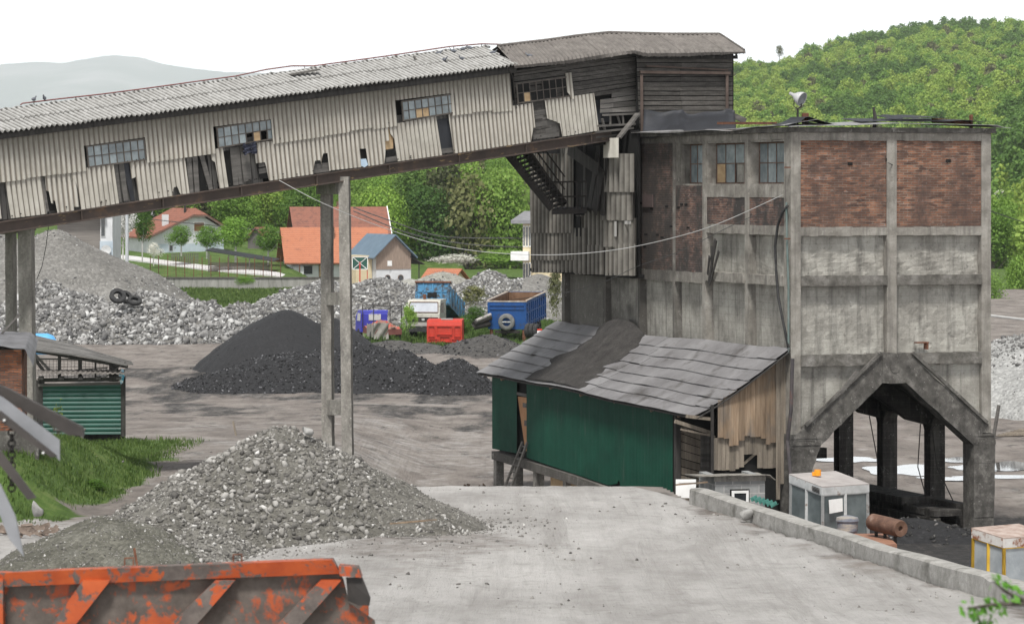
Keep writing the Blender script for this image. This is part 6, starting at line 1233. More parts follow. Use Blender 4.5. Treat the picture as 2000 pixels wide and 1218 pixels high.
t = NT('chipped_orange_frame'); v = t.vec('World'); n = t.noise(v, 2.6, 10, .7, .4); fac = t.rmap(t.math('ADD', n, t.math('MULTIPLY', t.math('SUBTRACT', t.noise(v, 14, 6, .7), .5), .18)), .475, .515); mud = t.ramp(t.noise(v, 5, 8, .7), [(.3, (.06, .05, .045)), (.7, (.16, .135, .12))]); org = t.ramp(t.noise(v, 4, 6), [(.3, (.30, .05, .014)), (.7, (.45, .09, .022))]); t.bump(t.math('ADD', t.math('MULTIPLY', fac, .5), t.noise(v, 25, 5)), .3, .01); M_ORF = t.fin(t.mix(fac, mud, org), t.rmap(fac, 0, 1, .95, .5), 0, .35)
m = MB(); m.prism([T_(-260, 1150, .05), T_(8, 1142, .05), T_(662, 1118, .05), T_(670, 1132, .05), T_(681, 1178, .05), T_(705, 1195, .05), T_(731, 1212, .05), T_(745, 1300, .05), T_(700, 1480, .05), T_(-260, 1480, .05)], (0, .03, 0)); obj('side_panel', m, M_ORG, tb)
def wavebeam(mb, pts, wd, ht, n=1):
    for a, b in zip(pts, pts[1:]): mb.beam(a, b, wd, ht)
m = MB(); m.hexa([T_(-260, 1155, -.02), T_(665, 1119, -.02), T_(665, 1119, .10), T_(-260, 1155, .10), T_(-260, 1127, -.05), T_(650, 1091, -.05), T_(650, 1091, .10), T_(-260, 1127, .10)]); obj('top_rail', m, M_ORF, tb)
for (a, b, c, d) in ((163, 217, 106, 152), (422, 460, 338, 388), (627, 667, 547, 593), (-60, -10, -130, -80)):
    s_ = (d-c); m = MB(); k_ = 1218; e0, e1 = a+(c-a)*4, b+(d-b)*4; m.hexa([T_(a+(c-a)*3.4, 1137+(1218-1137)*3.4, -.06), T_(b+(d-b)*3.4, 1137+(1218-1137)*3.4, -.06), T_(b+(d-b)*3.4, 1137+(1218-1137)*3.4, .05), T_(a+(c-a)*3.4, 1137+(1218-1137)*3.4, .05), T_(a, 1131, -.06), T_(b, 1131, -.06), T_(b, 1131, .05), T_(a, 1131, .05)]); obj('slanted_rib', m, M_ORF, tb)
m = MB(); m.hexa([T_(-4, 1480, -.06), T_(8, 1480, -.06), T_(8, 1480, .05), T_(-4, 1480, .05), T_(-4, 1128, -.06), T_(8, 1128, -.06), T_(8, 1128, .05), T_(-4, 1128, .05)]); obj('end_post', m, M_ORF, tb)
for px, py in ((252, 1098), (464, 1091)):
    m = MB(); c = T_(px, py); m.tube([c+Vector((-.035, 0, -.02)), c+Vector((-.035, 0, .035)), c+Vector((.035, 0, .04)), c+Vector((.035, 0, -.02))], .008, 6); obj('hook', m, M_RUST, tb)
m = MB(); m.hexa([T_(664, 1122, -.06), T_(707, 1126, -.06), T_(707, 1126, .12), T_(664, 1122, .12), T_(662, 1103, -.06), T_(700, 1106, -.06), T_(700, 1106, .12), T_(662, 1103, .12)]); obj('hinge_bracket', m, M_ORF, tb)
m = MB(); m.prism([T_(676, 1127, -.02), T_(708, 1127, -.02), T_(724, 1166, -.05), T_(722, 1180, -.05), T_(700, 1180, -.04), T_(680, 1172, -.02)], (0, .04, 0)); obj('hinge_flap', m, M_STEELD, tb)
z8 = T_(0, 1127).z; m = MB(); m.box(-4.9, -1.25, 27.1, 29.0, 5.9, 6.1); m.box(-4.9, -1.25, 28.95, 29.05, 6.1, z8-.42); m.box(-4.9, -4.8, 27.1, 28.95, 6.1, z8-.4); obj('body_floor', m, M_ORG, tb)
# ================================================================ STEEL CHUTE FRAME hanging in at the left
cf = thing('chute_frame', 'dark steel channel beams and plates jutting in from the left edge', 'steel frame', TR((0, 0, 0)))
YS = 21.0; S = lambda px, py, dy=0: P(px, py, YS)+Vector((0, dy, 0))
M_DST = surf('dark_grey_steel', [(.3, (.028, .024, .022)), (.7, (.06, .052, .047))], 3, coord='World', rough=.65, bump=.2, spec=.4); M_LST = surf('light_grey_steel', [(.3, (.16, .165, .175)), (.7, (.27, .275, .29))], 2, coord='World', rough=.5, bump=.1, spec=.5)  # light steel for the channel top and plate, dark for the rest
def sp(pts, d, mat, name, dy=0): m = MB(); m.prism([S(a, b, dy) for a, b in pts], (0, d, 0)); return obj(name, m, mat, cf)
sp([(-160, 705), (0, 766), (146, 842), (149, 859), (120, 858), (0, 792), (-160, 730)], .08, M_DST, 'channel_beam', .35)
sp([(-160, 700), (0, 778), (112, 862), (112, 902), (104, 893), (0, 806), (-160, 722)], .03, M_LST, 'channel_beam', .1)
sp([(-160, 722), (0, 806), (108, 892), (98, 893), (0, 822), (-160, 738)], .10, M_DST, 'channel_beam', .02)
sp([(-160, 800), (0, 883), (68, 973), (52, 977), (0, 912), (-160, 830)], .03, M_DST, 'flat_bar', .05)
sp([(-160, 850), (0, 945), (30, 1009), (46, 1086), (19, 1053), (15, 1045), (0, 1006), (-160, 905)], .03, M_LST, 'guide_plate', .0)
m = MB(); 
for px, py in ((8, 820), (84, 884)): m.cyl(S(px, py, -.004), S(px, py, .04), .007, 8)
obj('bolt_heads', m, M_WHITE, cf)['kind'] = 'stuff'
m = MB(); zc = 836; k = 0
while zc < 962:
    c = S(16, zc, .15); L = .022; ring = []
    for i in range(13): a = 2*math.pi*i/12; ring.append(c+Vector(((.011 if k % 2 else .002)*math.cos(a)*2, (.002 if k % 2 else .011)*math.cos(a)*2, L*math.sin(a))))
    m.tube(ring, .006, 6); zc += 11; k += 1
obj('chain', m, M_STEELD, cf)['kind'] = 'stuff'
m = MB(); m.box(S(-175, 0).x, S(-150, 0).x, YS, YS+.4, 5.2, 10.8); obj('support_post', m, M_DST, cf)
# ================================================================ LEFT: brick hut, open shed, bench, firewood
rv_ = random.Random(31)
bhM = TR(P(43, 885, 92), R(6)); bh = thing('brick_hut', 'small old brick hut with a curled tar paper roof at the left edge', 'brick hut', bhM); FHt = Frame(bhM)
zt = P(43, 682, 92).z-P(43, 885, 92).z
m = MB(); m.box(-3.2, 0, 0, 3.5, .62, zt); obj('brick_wall', m, M_BRICKL, bh); m = MB(); m.box(-3.25, .45, -.08, 3.6, -1.5, .62); obj('stone_plinth', m, M_BANDC, bh)
m = MB(); flap(m, [(-3.3, -.3, zt+.05), (-.6, -.35, zt+.12), (.1, -.3, zt+.06), (.32, -.25, zt-.45)], [(-3.3, 3.8, zt+.3), (-.4, 3.8, zt+.35), (.1, 3.6, zt+.3), (.3, 3.6, zt+.1)], 30, 6, .04, .02, 3); obj('tar_roof', m, surf('tar_grey', [(.3, (.10, .10, .105)), (.7, (.19, .19, .20))], 2, rough=.6, bump=.2), bh)
m = MB(); m.beam(bhM.inverted() @ P(0, 655, 95), bhM.inverted() @ P(40, 612, 95), .12, .05); obj('broken_board', m, M_WOODG, bh)
shM = TR(P(78, 850, 128), R(4)); os_ = thing('open_store', 'low store shed with a green sheet wall, mesh opening and sagging board roof', 'shed', shM); FS = Frame(shM); q = lambda px, py, y=0: FS.on(px, py, 1, y)
m = MB(); a, b_ = q(84, 848), q(236, 748); G = []
n = 100
for i in range(n+1): z = a.z+(b_.z-a.z)*i/n; u = (z-a.z)/.168; d = .035*(abs((u % 1)*2-1)**.6); G.append([(a.x, -d, z), (b_.x, -d, z)])
m.shell(G, n+1, 2, (0, .02, 0)); obj('green_sheet', m, surf('green_profile', [(.3, (.008, .05, .038)), (.7, (.014, .08, .06))], .8, rough=.45, bump=.05, spec=.5), os_)
for (px, y0, y1, w_) in ((78, 742, 872, .34), (240, 735, 852, .2), (116, 690, 742, .12), (156, 700, 745, .13), (186, 705, 745, .05), (222, 705, 745, .35)): p, r_ = q(px, y0, .05), q(px, y1, .05); m = MB(); m.box(p.x-w_/2, p.x+w_/2, .02, .2, r_.z, p.z); obj('post', m, M_WOODD, os_)
for (x0, y0, x1, y1, w_, d) in ((74, 742, 240, 740, .14, -.05), (74, 752, 238, 748, .1, -.02), (70, 700, 168, 702, .06, .1), (150, 722, 210, 718, .05, .1), (68, 700, 88, 728, .12, .1), (68, 692, 104, 730, .1, .15), (64, 684, 250, 716, .12, .0), (200, 740, 246, 706, .04, -.1)): m = MB(); m.beam(q(x0, y0, d), q(x1, y1, d), .08, w_); obj('beam', m, M_WOODD if w_ > .11 else M_WOODG, os_)
m = MB(); a, b_ = q(72, 730, -.5), q(243, 730, -.5); G = []
for i in range(170): x = a.x+(b_.x-a.x)*i/169; d = .022*math.sin(2*math.pi*x/.19); G.append([(x, -.5, a.z+d), (x, .1, a.z+.12+d)])
m.shell(G, 170, 2, (0, 0, -.012)); obj('awning_sheet', m, M_ROOFD, os_)
for px in (80, 120, 157, 192, 232): p = q(px, 736, -.3); m = MB(); m.box(p.x-.09, p.x+.09, -.42, .1, p.z-.09, p.z+.02); obj('rafter', m, M_WOODD, os_)
m = MB()
for k in range(22): p, r_ = q(76+7*k, 702, .12), q(76+7*k, 742, .12); m.beam(p, r_, .012, .012)
for k in range(7): m.beam(q(72, 704+6*k, .12), q(236, 704+6*k, .12), .012, .012)
obj('wire_mesh', m, M_STEELD, os_)['kind'] = 'stuff'
m = MB(); p0, p1 = q(60, 652, 2.2), q(64, 682, -.4); p2, p3 = q(255, 704, 1.2), q(265, 712, -.5)
for k in range(9):
    t0, t1 = k/9, (k+1)/9-.012; A0, A1 = p1.lerp(p0, t0), p1.lerp(p0, t1); B0, B1 = p3.lerp(p2, t0), p3.lerp(p2, t1); ex = rv_.uniform(-.35, .12); sg = lambda a, b_: [a, a.lerp(b_, .5)+Vector((0, 0, .05)), b_+Vector((ex, 0, 0))]
    m.shell([sg(A0, B0), sg(A1, B1)], 2, 3, (0, 0, -.05-.02*(k % 2)))
obj('board_roof', m, surf('old_roof_boards', [(.3, (.075, .072, .068)), (.6, (.15, .145, .138)), (.8, (.23, .225, .215))], 2, (.5, 4, 4), rough=.9, bump=.4, isl=.2, fine=.2), os_)
m = MB(); m.box(q(75, 800).x, q(240, 800).x, 1.9, 2.0, -.5, 1.1); obj('back_boards', m, M_WOODD, os_)
m = MB(); m.prism([q(232, 728, -.2), q(238, 720, -.2), q(242, 722, -.2), (q(243, 735, -.2)), q(240, 747, -.2), q(236, 750, -.2), q(233, 741, -.2)], (0, .03, 0)); o = obj('painted_tag', m, surf('pale_blue_sign', [(.45, (.10, .38, .55)), (.55, (.62, .72, .76))], 9, coord='World', bump=0), os_)
be = thing('wooden_bench', 'small weathered plank bench in front of the green sheet wall', 'bench', TR(P(145, 858, 124), R(4))); m = MB(); m.box(-.75, .42, -.16, .16, .34, .40); obj('seat', m, M_WOODG, be)
for x in (-.6, .28): m = MB(); m.box(x-.05, x+.07, -.12, .12, -.1, .34); obj('leg', m, M_WOODG, be)
m = MB(); G = []
for i in range(13):
    a = math.pi*i/12; G.append([(-.9+.0*i-math.cos(a)*.0, y, .0) for y in (0, 1)])
tk = MB(); cc = P(82, 662, 150); prof = [(0, .0), (.0, .5), (.25, .62), (1.6, .62), (1.95, .5), (2.1, .15), (2.1, 0)]
rings = []; 
for (x, r_) in [(-.8, .001), (-.8, .40), (-.5, .46), (.25, .46), (.52, .36), (.66, .15), (.68, .001)]: rings.append([(cc.x+x, cc.y+math.cos(2*math.pi*k/16)*r_, cc.z-.22+math.sin(2*math.pi*k/16)*r_*1.05) for k in range(16)])
tk.add([v for r_ in rings for v in r_], [(i*16+k, i*16+(k+1) % 16, (i+1)*16+(k+1) % 16, (i+1)*16+k) for i in range(6) for k in range(16)])
tag(obj('plastic_tank', tk, surf('sky_blue_plastic', [(.3, (.10, .33, .62)), (.7, (.14, .42, .74))], 2, rough=.4, bump=.03), smooth=True), 'sky blue plastic tank lying behind the board roofed store', 'tank')
log0 = None
for k in range(34):
    px, py = rv_.uniform(-25, 108), rv_.uniform(1008, 1040); Y = 78+ (1040-py)*.12; p = P(px, py, Y); p.z = float(th(p.x, p.y))+.05+.09*max(0, 1-abs(px-45)/60)*rv_.random()*1.5
    if k < 5:
        m = MB(); L = .18; m.prism([(-L, -.05, -.03), (-L, .05, -.04), (-L, .02, .05)], (2*L, rv_.uniform(-.03, .03), rv_.uniform(-.02, .02))); o = obj('split_log', m, surf('split_wood%d' % k, [(.3, (.10, .075, .06)), (.7, (.24, .19, .155))], 5, bump=.2)); tag(o, 'one of many split firewood pieces scattered on the track in the lower left', 'firewood', 'split firewood pieces on the track'); log0 = log0 or []; log0.append(o)
    else: o = log0[k % 5].copy(); scene.collection.objects.link(o)
    o.location = p; o.rotation_euler = (rv_.uniform(-.4, .4), rv_.uniform(-.4, .4), rv_.uniform(0, 3.14)); s_ = rv_.uniform(.6, 1.1); o.scale = (s_, s_, s_)
# small oddments
m = MB(); p = P(704, 905, 80); m.cyl((p.x, p.y, p.z-.1), (p.x, p.y, p.z+.02), .03, 8); m.cyl((p.x-.03, p.y, p.z+.02), (p.x+.02, p.y, p.z+.07), .05, 8); tag(obj('yellow_marker', m, surf('yellow_plastic', [(.3, (.6, .36, .02)), (.7, (.75, .48, .03))], 3)), 'small yellow plastic cap standing on the right slope of the stone pile', 'cap')
m = MB(); a, b_ = P(461, 850, 77), P(455, 822, 77); m.beam(a, b_, .09, .04); tag(obj('wooden_stake', m, M_WOODV), 'short broken wooden stake sticking out near the top of the stone pile', 'stake')
m = MB(); a, b_ = P(762, 1022, 72), P(852, 1014, 72.4); m.beam(a, b_, .07, .03); tag(obj('loose_plank', m, M_WOODT), 'thin pale plank lying at the right foot of the stone pile', 'plank')
m = MB(); a, b_ = P(268, 1105, 67.5), P(262, 1070, 67.6); m.beam(a, b_, .03, .05); tag(obj('steel_stub', m, M_RUST), 'short bent rusty steel stub poking up from the greenish gravel mound', 'stub')
for k, (px, py, rx, L) in enumerate(((912, 925, .5, 'small rusty scrap heap by the ladder foot, the left one'), (944, 935, .55, 'small rusty scrap heap by the ladder foot, the right one'))):
    rng = np.random.default_rng(60+k); n = 90; p = P(px, py, 121); X = rng.normal(0, rx*.45, n); Y = rng.normal(0, .3, n); Z = np.maximum(0, .45-np.abs(X)*.9)*rng.random(n); o = stones('scrap_heap', np.stack([X, Y, Z], -1), .04+.10*rng.random(n), surf('rusty_scrap%d' % k, [(.3, (.05, .03, .02)), (.7, (.16, .10, .07))], 8, isl=.4), seed=k, flat=.4); o.location = (p.x, p.y, float(th(p.x, p.y))); tag(o, L, 'scrap')
# tyres
def tyre(px, py, Y, r_, tilt, label, half=False):
    p = P(px, py, Y); ax_ = Vector(tilt).normalized(); w_ = r_*.55; o = obj('old_tyre', lathe(Vector((0, 0, -.18))-ax_*w_/2, ax_, [(0, r_*.52), (0, r_*.9), (w_*.18, r_), (w_*.82, r_), (w_, r_*.9), (w_, r_*.52), (w_*.8, r_*.5), (w_*.8, r_*.86), (w_*.2, r_*.86), (w_*.2, r_*.5), (0, r_*.52)], 26), M_RUBBER, smooth=False); o.location = p; return tag(o, label, 'tyre', None)
tyre(230, 573, 238.5, .60, (.25, -.75, .55), 'old tyre standing upright on the pale rock heap, the larger left one'); tyre(263, 582, 239, .52, (.15, -.5, .8), 'old tyre half sunk in the pale rock heap, the smaller right one')
tyre(245, 575, 239.8, .55, (.4, -.6, .6), 'old tyre leaning between the other two on the pale rock heap')
# ================================================================ TRUCKS
def PX(M, px, py): return M
def vbox(mb, x0, x1, y0, y1, z0, z1, bev=0): return mb.box(x0, x1, y0, y1, z0, z1)
def paint(name, c, dirt_shade=(.10, .09, .08), rough=.5, amt=.62): a = tuple(v*.8 for v in c); return surf(name, [(.3, a), (.7, c)], 1.5, coord='Object', rough=rough, bump=.05, stains=[(dirt_shade, 2.2, amt, amt+.12, (1, 1, 1))], fine=.08)
M_WTR = paint('truck_white', (.50, .485, .43), (.16, .13, .10), amt=.56); M_BLT = paint('tipper_light_blue', (.05, .19, .34), (.04, .04, .04), amt=.46); M_BLD = paint('trailer_blue', (.012, .07, .24), (.05, .05, .06), amt=.56); M_BLV = paint('van_blue', (.045, .05, .36), (.12, .12, .14)); M_RED = paint('cab_red', (.50, .045, .028), (.30, .06, .04), amt=.58)
gz = lambda px, Y: float(th((px-CX)/F*Y, Y))
# white tipper truck: local x right, y away from camera
tM = TR((P(827, 655, 243).x, 243, gz(832, 243)), R(-12)); tr = thing('tipper_truck', 'parked white cab tipper truck with a raised light blue dump body', 'tipper truck', tM)
m = MB(); w2 = 1.22
prof = [(-.02, .95), (-.05, 1.25), (-.05, 1.85), (.0, 1.95), (.22, 2.75), (.30, 2.86), (2.0, 2.90), (2.05, .95)]
m.prism([(-w2, y, z) for y, z in prof], (2*w2, 0, 0)); obj('cab_body', m, M_WTR, tr)
m = MB(); m.prism([(-1.08, -.01, 2.0), (1.08, -.01, 2.0), (1.02, .20, 2.68), (-1.02, .20, 2.68)], (0, -.03, 0)); ws = obj('windscreen', m, surf('windscreen_glass', [(.3, (.36, .38, .42)), (.7, (.50, .52, .56))], 1, rough=.15, spec=.7), tr)
m = MB()
for a, b_ in (((-1.1, -.05, 1.98), (1.1, -.05, 1.98)), ((-1.04, .15, 2.72), (1.04, .15, 2.72)), ((-1.1, -.05, 1.98), (-1.04, .15, 2.72)), ((1.1, -.05, 1.98), (1.04, .15, 2.72))): m.beam(a, b_, .04, .05)
obj('windscreen_surround', m, M_RUST, ws)
m = MB(); m.box(-1.1, 1.1, -.09, -.04, 1.28, 1.62); obj('grille', m, M_STEELD, tr); m = MB(); m.box(-.10, .10, -.11, -.09, 1.38, 1.54); obj('badge', m, M_CABF, tr)
m = MB(); m.box(-1.22, 1.22, -.20, -.02, .55, .92); obj('bumper', m, M_RUBBER, tr); m = MB(); m.box(-.75, .75, -.13, -.05, .98, 1.18); obj('licence_panel', m, M_CABR, tr)
for x in (-.85, .85): m = MB(); m.box(x-.2, x+.2, -.12, -.05, 1.34, 1.56); obj('headlight', m, M_GLASSD, tr)
m = MB(); m.prism([(1.225, .35, 1.95), (1.225, 1.2, 1.95), (1.225, 1.2, 2.65), (1.225, .5, 2.65)], (.02, 0, 0)); obj('side_window', m, M_GLASSD, tr)
m = MB(); m.cyl((-.2, 1.2, 2.9), (-.2, 1.2, 3.25), .12, 10); obj('air_intake', m, M_RUST, tr)
m = MB(); m.box(-.5, .5, 2.05, 7.6, .75, 1.05); obj('chassis', m, M_STEELD, tr)
for (x, y) in ((-1.0, 1.0), (1.0, 1.0), (-1.0, 5.0), (1.0, 5.0), (-1.0, 6.3), (1.0, 6.3)): wheel(tr, (x, y, .5), .5, .38)
# raised dump body, hinged at the rear
m = MB(); W2 = 1.3
def tip(x, y, z): # rotate about rear hinge (y=7.4,z=1.1) by angle
    a = R(16); dy, dz = y-7.4, z-1.1; return (x, 7.4+dy*math.cos(a)+dz*math.sin(a), 1.1-dy*math.sin(a)+dz*math.cos(a))
def tbx(m, x0, x1, y0, y1, z0, z1): m.hexa([tip(*p) for p in ((x0, y0, z0), (x1, y0, z0), (x1, y1, z0), (x0, y1, z0), (x0, y0, z1), (x1, y0, z1), (x1, y1, z1), (x0, y1, z1))])
db = MB(); tbx(db, -W2, W2, 2.4, 2.48, 1.15, 2.75); tbx(db, -W2, W2, 2.4, 7.6, 1.05, 1.15); tbx(db, -W2, -W2+.06, 2.48, 7.6, 1.15, 2.5); tbx(db, W2-.06, W2, 2.48, 7.6, 1.15, 2.5); tbx(db, -W2, W2, 7.5, 7.6, 1.15, 2.4); d_ = obj('dump_body', db, M_BLT, tr)
m = MB()
for x in (-1.2, -.7, .0, .7, 1.2): tbx(m, x-.05, x+.05, 2.33, 2.4, 1.15, 2.68)
for k in range(6): tbx(m, W2, W2+.06, 2.6+k*.95, 2.7+k*.95, 1.15, 2.5)
tbx(m, -W2, W2, 2.33, 2.4, 2.0, 2.1); obj('body_ribs', m, M_BLT, d_)['kind'] = 'stuff'
m = MB(); tbx(m, -W2-.05, W2+.05, 2.25, 2.6, 2.70, 2.82); obj('canopy_lip', m, M_RUST, d_); m = MB(); tbx(m, -.35, .35, 2.30, 2.39, 1.6, 1.95); obj('dark_opening', m, M_DARK, d_)
# red cab shell
rM = TR((P(868, 672, 234).x, 234, gz(868, 234)+.05), R(-4)); rc = thing('red_cab_shell', 'detached red truck cab shell standing on the ground seen from behind', 'cab shell', rM)
m = MB(); G = []; prf = [(.10, 0), (.0, .12), (-.02, 1.35), (.05, 1.62), (.25, 1.72), (1.6, 1.78)]
m.prism([(-1.24, y, z) for y, z in prf]+[(-1.24, 1.6, 0)], (2.48, 0, 0)); obj('shell', m, M_RED, rc)
m = MB()
for (x0, x1, z0, z1) in ((-1.15, -.68, .55, 1.32), (-.55, .55, .70, 1.32), (.68, 1.15, .55, 1.32), (-1.1, -.45, .18, .42), (-.35, .4, .18, .60), (.5, 1.1, .18, .42)):
    for (a, b_, c, d) in ((x0, x1, z0, z0+.04), (x0, x1, z1-.04, z1), (x0, x0+.04, z0+.04, z1-.04), (x1-.04, x1, z0+.04, z1-.04)): m.box(a, b_, -.10, .01, c, d)
obj('pressed_ribs', m, M_RED, rc)['kind'] = 'stuff'
m = MB(); m.box(-.25, .55, .25, .75, 1.74, 1.82); obj('roof_hatch', m, M_CABR, rc); m = MB(); m.box(-.5, .5, -.04, .1, -.05, .13); obj('lower_recess', m, M_DARK, rc)
# old small blue truck with scrap load
bM = TR((P(744, 652, 240).x, 240, gz(744, 240)), R(16)); bt = thing('small_blue_truck', 'derelict small blue truck with red scrap and grey cover on its bed', 'truck', bM)
m = MB(); m.prism([(-1.0, 1.9, .6), (-1.0, 1.9, 1.9), (-.9, 2.1, 2.15), (-.9, 3.3, 2.15), (-1.0, 3.6, 1.7), (-1.0, 3.8, .6)], (1.95, 0, 0)); obj('cab', m, M_BLV, bt)
m = MB(); m.box(-.45, .45, 1.86, 1.91, 1.45, 1.9); obj('rear_window', m, M_CABF, bt); m = MB(); m.prism([(-1.01, 2.2, 1.4), (-1.01, 3.2, 1.4), (-.96, 3.1, 1.95), (-.96, 2.3, 1.95)], (-.02, 0, 0)); obj('side_window', m, M_CABF, bt)
m = MB(); m.box(-.9, 1.1, -1.8, 1.8, .55, .95); obj('load_bed', m, surf('maroon_side', [(.3, (.10, .035, .03)), (.7, (.19, .075, .065))], 2), bt)
m = MB()
for x in (-.95, 1.1):
    for y in (-1.7, 1.7): m.cyl((x, y, .9), (x, y, 2.6), .03, 6)
m.cyl((-.95, -1.7, 2.6), (1.1, -1.7, 2.6), .03, 6); m.cyl((-.95, 1.7, 2.6), (1.1, 1.7, 2.6), .03, 6); obj('canopy_frame', m, M_STEELD, bt)
m = MB(); G = [[(-.9+1.9*i/9, -1.7+3.2*j/9, 1.0+.5*math.sin(i*.35)*math.sin(j*.35)+.12*math.sin(i*2.1+j*1.7)) for j in range(10)] for i in range(10)]; m.shell(G, 10, 10, (0, 0, -.05)); obj('scrap_load', m, surf('scrap_rags', [(.35, (.10, .06, .045)), (.5, (.24, .15, .12)), (.62, (.50, .06, .04))], 2.2, bump=.5), bt)
m = MB(); G = [[(-1.02-.06*math.sin(j*.9), -1.9+1.7*j/9, 1.3-.9*i/6-.04*math.sin(j*1.9)) for j in range(10)] for i in range(7)]; m.shell(G, 7, 10, (-.02, 0, 0)); G = [[(-1.0+1.1*j/9, -1.84-.08*math.sin(j*.9+i), 1.4-1.15*i/6) for j in range(10)] for i in range(7)]; m.shell(G, 7, 10, (0, -.03, 0)); obj('grey_cover', m, surf('canvas_grey', [(.3, (.16, .155, .14)), (.7, (.27, .26, .235))], 2, bump=.3), bt)
for (x, y) in ((-.9, -1.2), (1.0, -1.2), (-.9, 2.8), (.9, 2.8)): wheel(bt, (x, y, .42), .42, .26)
# blue trailer with spare wheel
vM = TR((P(991, 655, 240).x, 240, gz(991, 240)), R(-12)) @ Matrix.Rotation(R(3.5), 4, 'X'); tl = thing('blue_trailer', 'empty blue tipping trailer with a spare wheel on its front wall', 'trailer', vM)
B = MB(); z0, z1 = 1.15, 2.95; L_ = 7.0; B.box(-1.42, 1.42, 0, .07, z0-.25, z1-.08); B.box(-1.42, -1.36, .07, L_, z0, z1); B.box(1.36, 1.42, .07, L_, z0, z1); B.box(-1.42, 1.42, L_, L_+.07, z0, z1); obj('tub', B, M_BLD, tl)
m = MB(); m.box(-1.36, 1.36, .07, L_, z0-.1, z0+.02); m.box(-1.34, -1.33, .1, L_-.02, z0, z1-.02); m.box(1.33, 1.34, .1, L_-.02, z0, z1-.02); m.box(-1.33, 1.33, L_-.03, L_-.02, z0, z1-.02); obj('rusty_inside', m, surf('rusty_inside', [(.3, (.10, .055, .03)), (.7, (.22, .13, .08))], 2), tl)
m = MB()
for k in range(10): y = .3+k*.72; m.box(1.42, 1.50, y, y+.09, z0-.1, z1-.1); m.box(-1.50, -1.42, y, y+.09, z0-.1, z1-.1)
for z in (z0+.15, (z0+z1)/2, z1-.2): m.box(1.42, 1.48, .0, L_, z, z+.07)
for z in (z1-.35, z1-.62): m.box(-1.25, 1.25, -.07, 0, z, z+.10)
for x in (-1.38, 1.28): m.box(x, x+.1, -.06, 0, z0-.2, z1-.1)
obj('stiffeners', m, M_BLD, tl)['kind'] = 'stuff'
m = MB(); m.box(-1.46, 1.46, -.03, .1, z1-.08, z1); m.box(1.34, 1.5, .1, L_, z1, z1+.05); m.box(-1.5, -1.34, .1, L_, z1, z1+.05); obj('top_rim', m, surf('rim_pale', [(.3, (.25, .18, .13)), (.7, (.45, .42, .38))], 3), tl)
q_ = Vector((0, -.36, 1.45)); obj('spare_wheel', lathe(q_, Vector((0, 1, 0)), [(0, .33), (0, .50), (.06, .60), (.24, .60), (.30, .5), (.30, .33), (.24, .31), (.06, .31), (0, .33)], 26), surf('grey_tyre', [(.3, (.10, .10, .10)), (.7, (.2, .2, .195))], 4), tl); m = MB(); m.box(-.38, .38, -.32, -.26, 1.42, 1.50); obj('wheel_bar', m, M_CABF, tl)
m = MB(); m.box(-.5, .5, .2, L_-.2, .75, 1.05); m.box(-.9, .9, -.1, .15, .62, .80); obj('chassis', m, M_STEELD, tl)
for (x, y) in ((-1.2, .15), (1.2, .15)): m = MB(); m.cyl((x, y, -.1), (x, y, 1.0), .13, 8); obj('prop_leg', m, M_RUST, tl)
for (x, y) in ((-1.1, 4.2), (1.1, 4.2), (-1.1, 5.5), (1.1, 5.5)): wheel(tl, (x, y, .5), .5, .4)
# warning sign, barrels and pipes by the trailer
sg = thing('warning_sign', 'small white sign with a red top on a post beside the blue trailer', 'sign', TR((P(1054, 655, 228).x, 228, gz(1054, 228)))); m = MB(); m.cyl((0, 0, 0), (0, 0, 1.2), .04, 6); obj('post', m, M_RUST, sg); m = MB(); m.box(-.17, .17, -.05, -.02, .95, 1.32); obj('sign_plate', m, M_WHITE, sg); m = MB(); m.box(-.17, .17, -.055, -.02, 1.325, 1.45); obj('red_band', m, M_RED, sg)
for k, (px, py, L) in enumerate(((1032, 640, 'black tyre leaning behind the sign, leftmost of three'), (1040, 640, 'black tyre leaning behind the sign, middle of three'), (1048, 641, 'black tyre leaning behind the sign, rightmost of three'))): tyre(px, py, 232, .5, (.9, -.4, 0), L)
ms = MB(); rp_ = random.Random(4)
for (a, b_, r_) in (((925, 632), (958, 620), .2), ((920, 640), (955, 632), .22), ((930, 626), (958, 614), .12)): p0, p1 = P(*a, 239), P(*b_, 240); k = MB(); k.cyl(p0, p1, r_, 12); tag(obj('steel_pipe', k, M_CABR if r_ < .2 else M_STEELD), {.2: 'short dark pipe beside the blue trailer, the middle one', .22: 'thick dark pipe lying lowest beside the blue trailer', .12: 'thin pale pipe on top of the dark ones beside the trailer'}[r_], 'pipe')
# ================================================================ BUILDINGS OF THE VILLAGE
def tiles(name, c1, c2, dark, sc=1, amt=.55):
    t = NT(name); v = t.vec('Object'); tcx = t.n('SeparateXYZ'); t.l(t.n('TexCoord').outputs['Object'], tcx.inputs[0]); col = t.mix(t.noise(v, 1.2, 8, .7), c1, c2)
    rows = t.math('FRACT', t.math('MULTIPLY', tcx.outputs[2], 4.2/sc)); col = t.mix(t.rmap(rows, 0, .22, .75, 0), col, tuple(x*.35 for x in c1)); cl_ = t.math('FRACT', t.math('MULTIPLY', t.math('ADD', tcx.outputs[0], tcx.outputs[1]), 3.2/sc)); col = t.mix(t.rmap(cl_, 0, .2, .5, 0), col, tuple(x*.4 for x in c1))
    col = t.mix(t.rmap(t.noise(v, 1.9, 8, .75), amt, amt+.15, 0, .8), col, dark); t.bump(rows, .5, .05); return t.fin(col, .85, 0, .2)
M_TORG = tiles('orange_tiles', (.36, .13, .072), (.46, .20, .12), (.20, .09, .065), amt=.54); M_TRED = tiles('old_red_tiles', (.20, .085, .06), (.29, .13, .095), (.10, .06, .05), amt=.50); M_TRED2 = tiles('red_tiles', (.22, .09, .065), (.30, .13, .09), (.12, .07, .055), amt=.5)
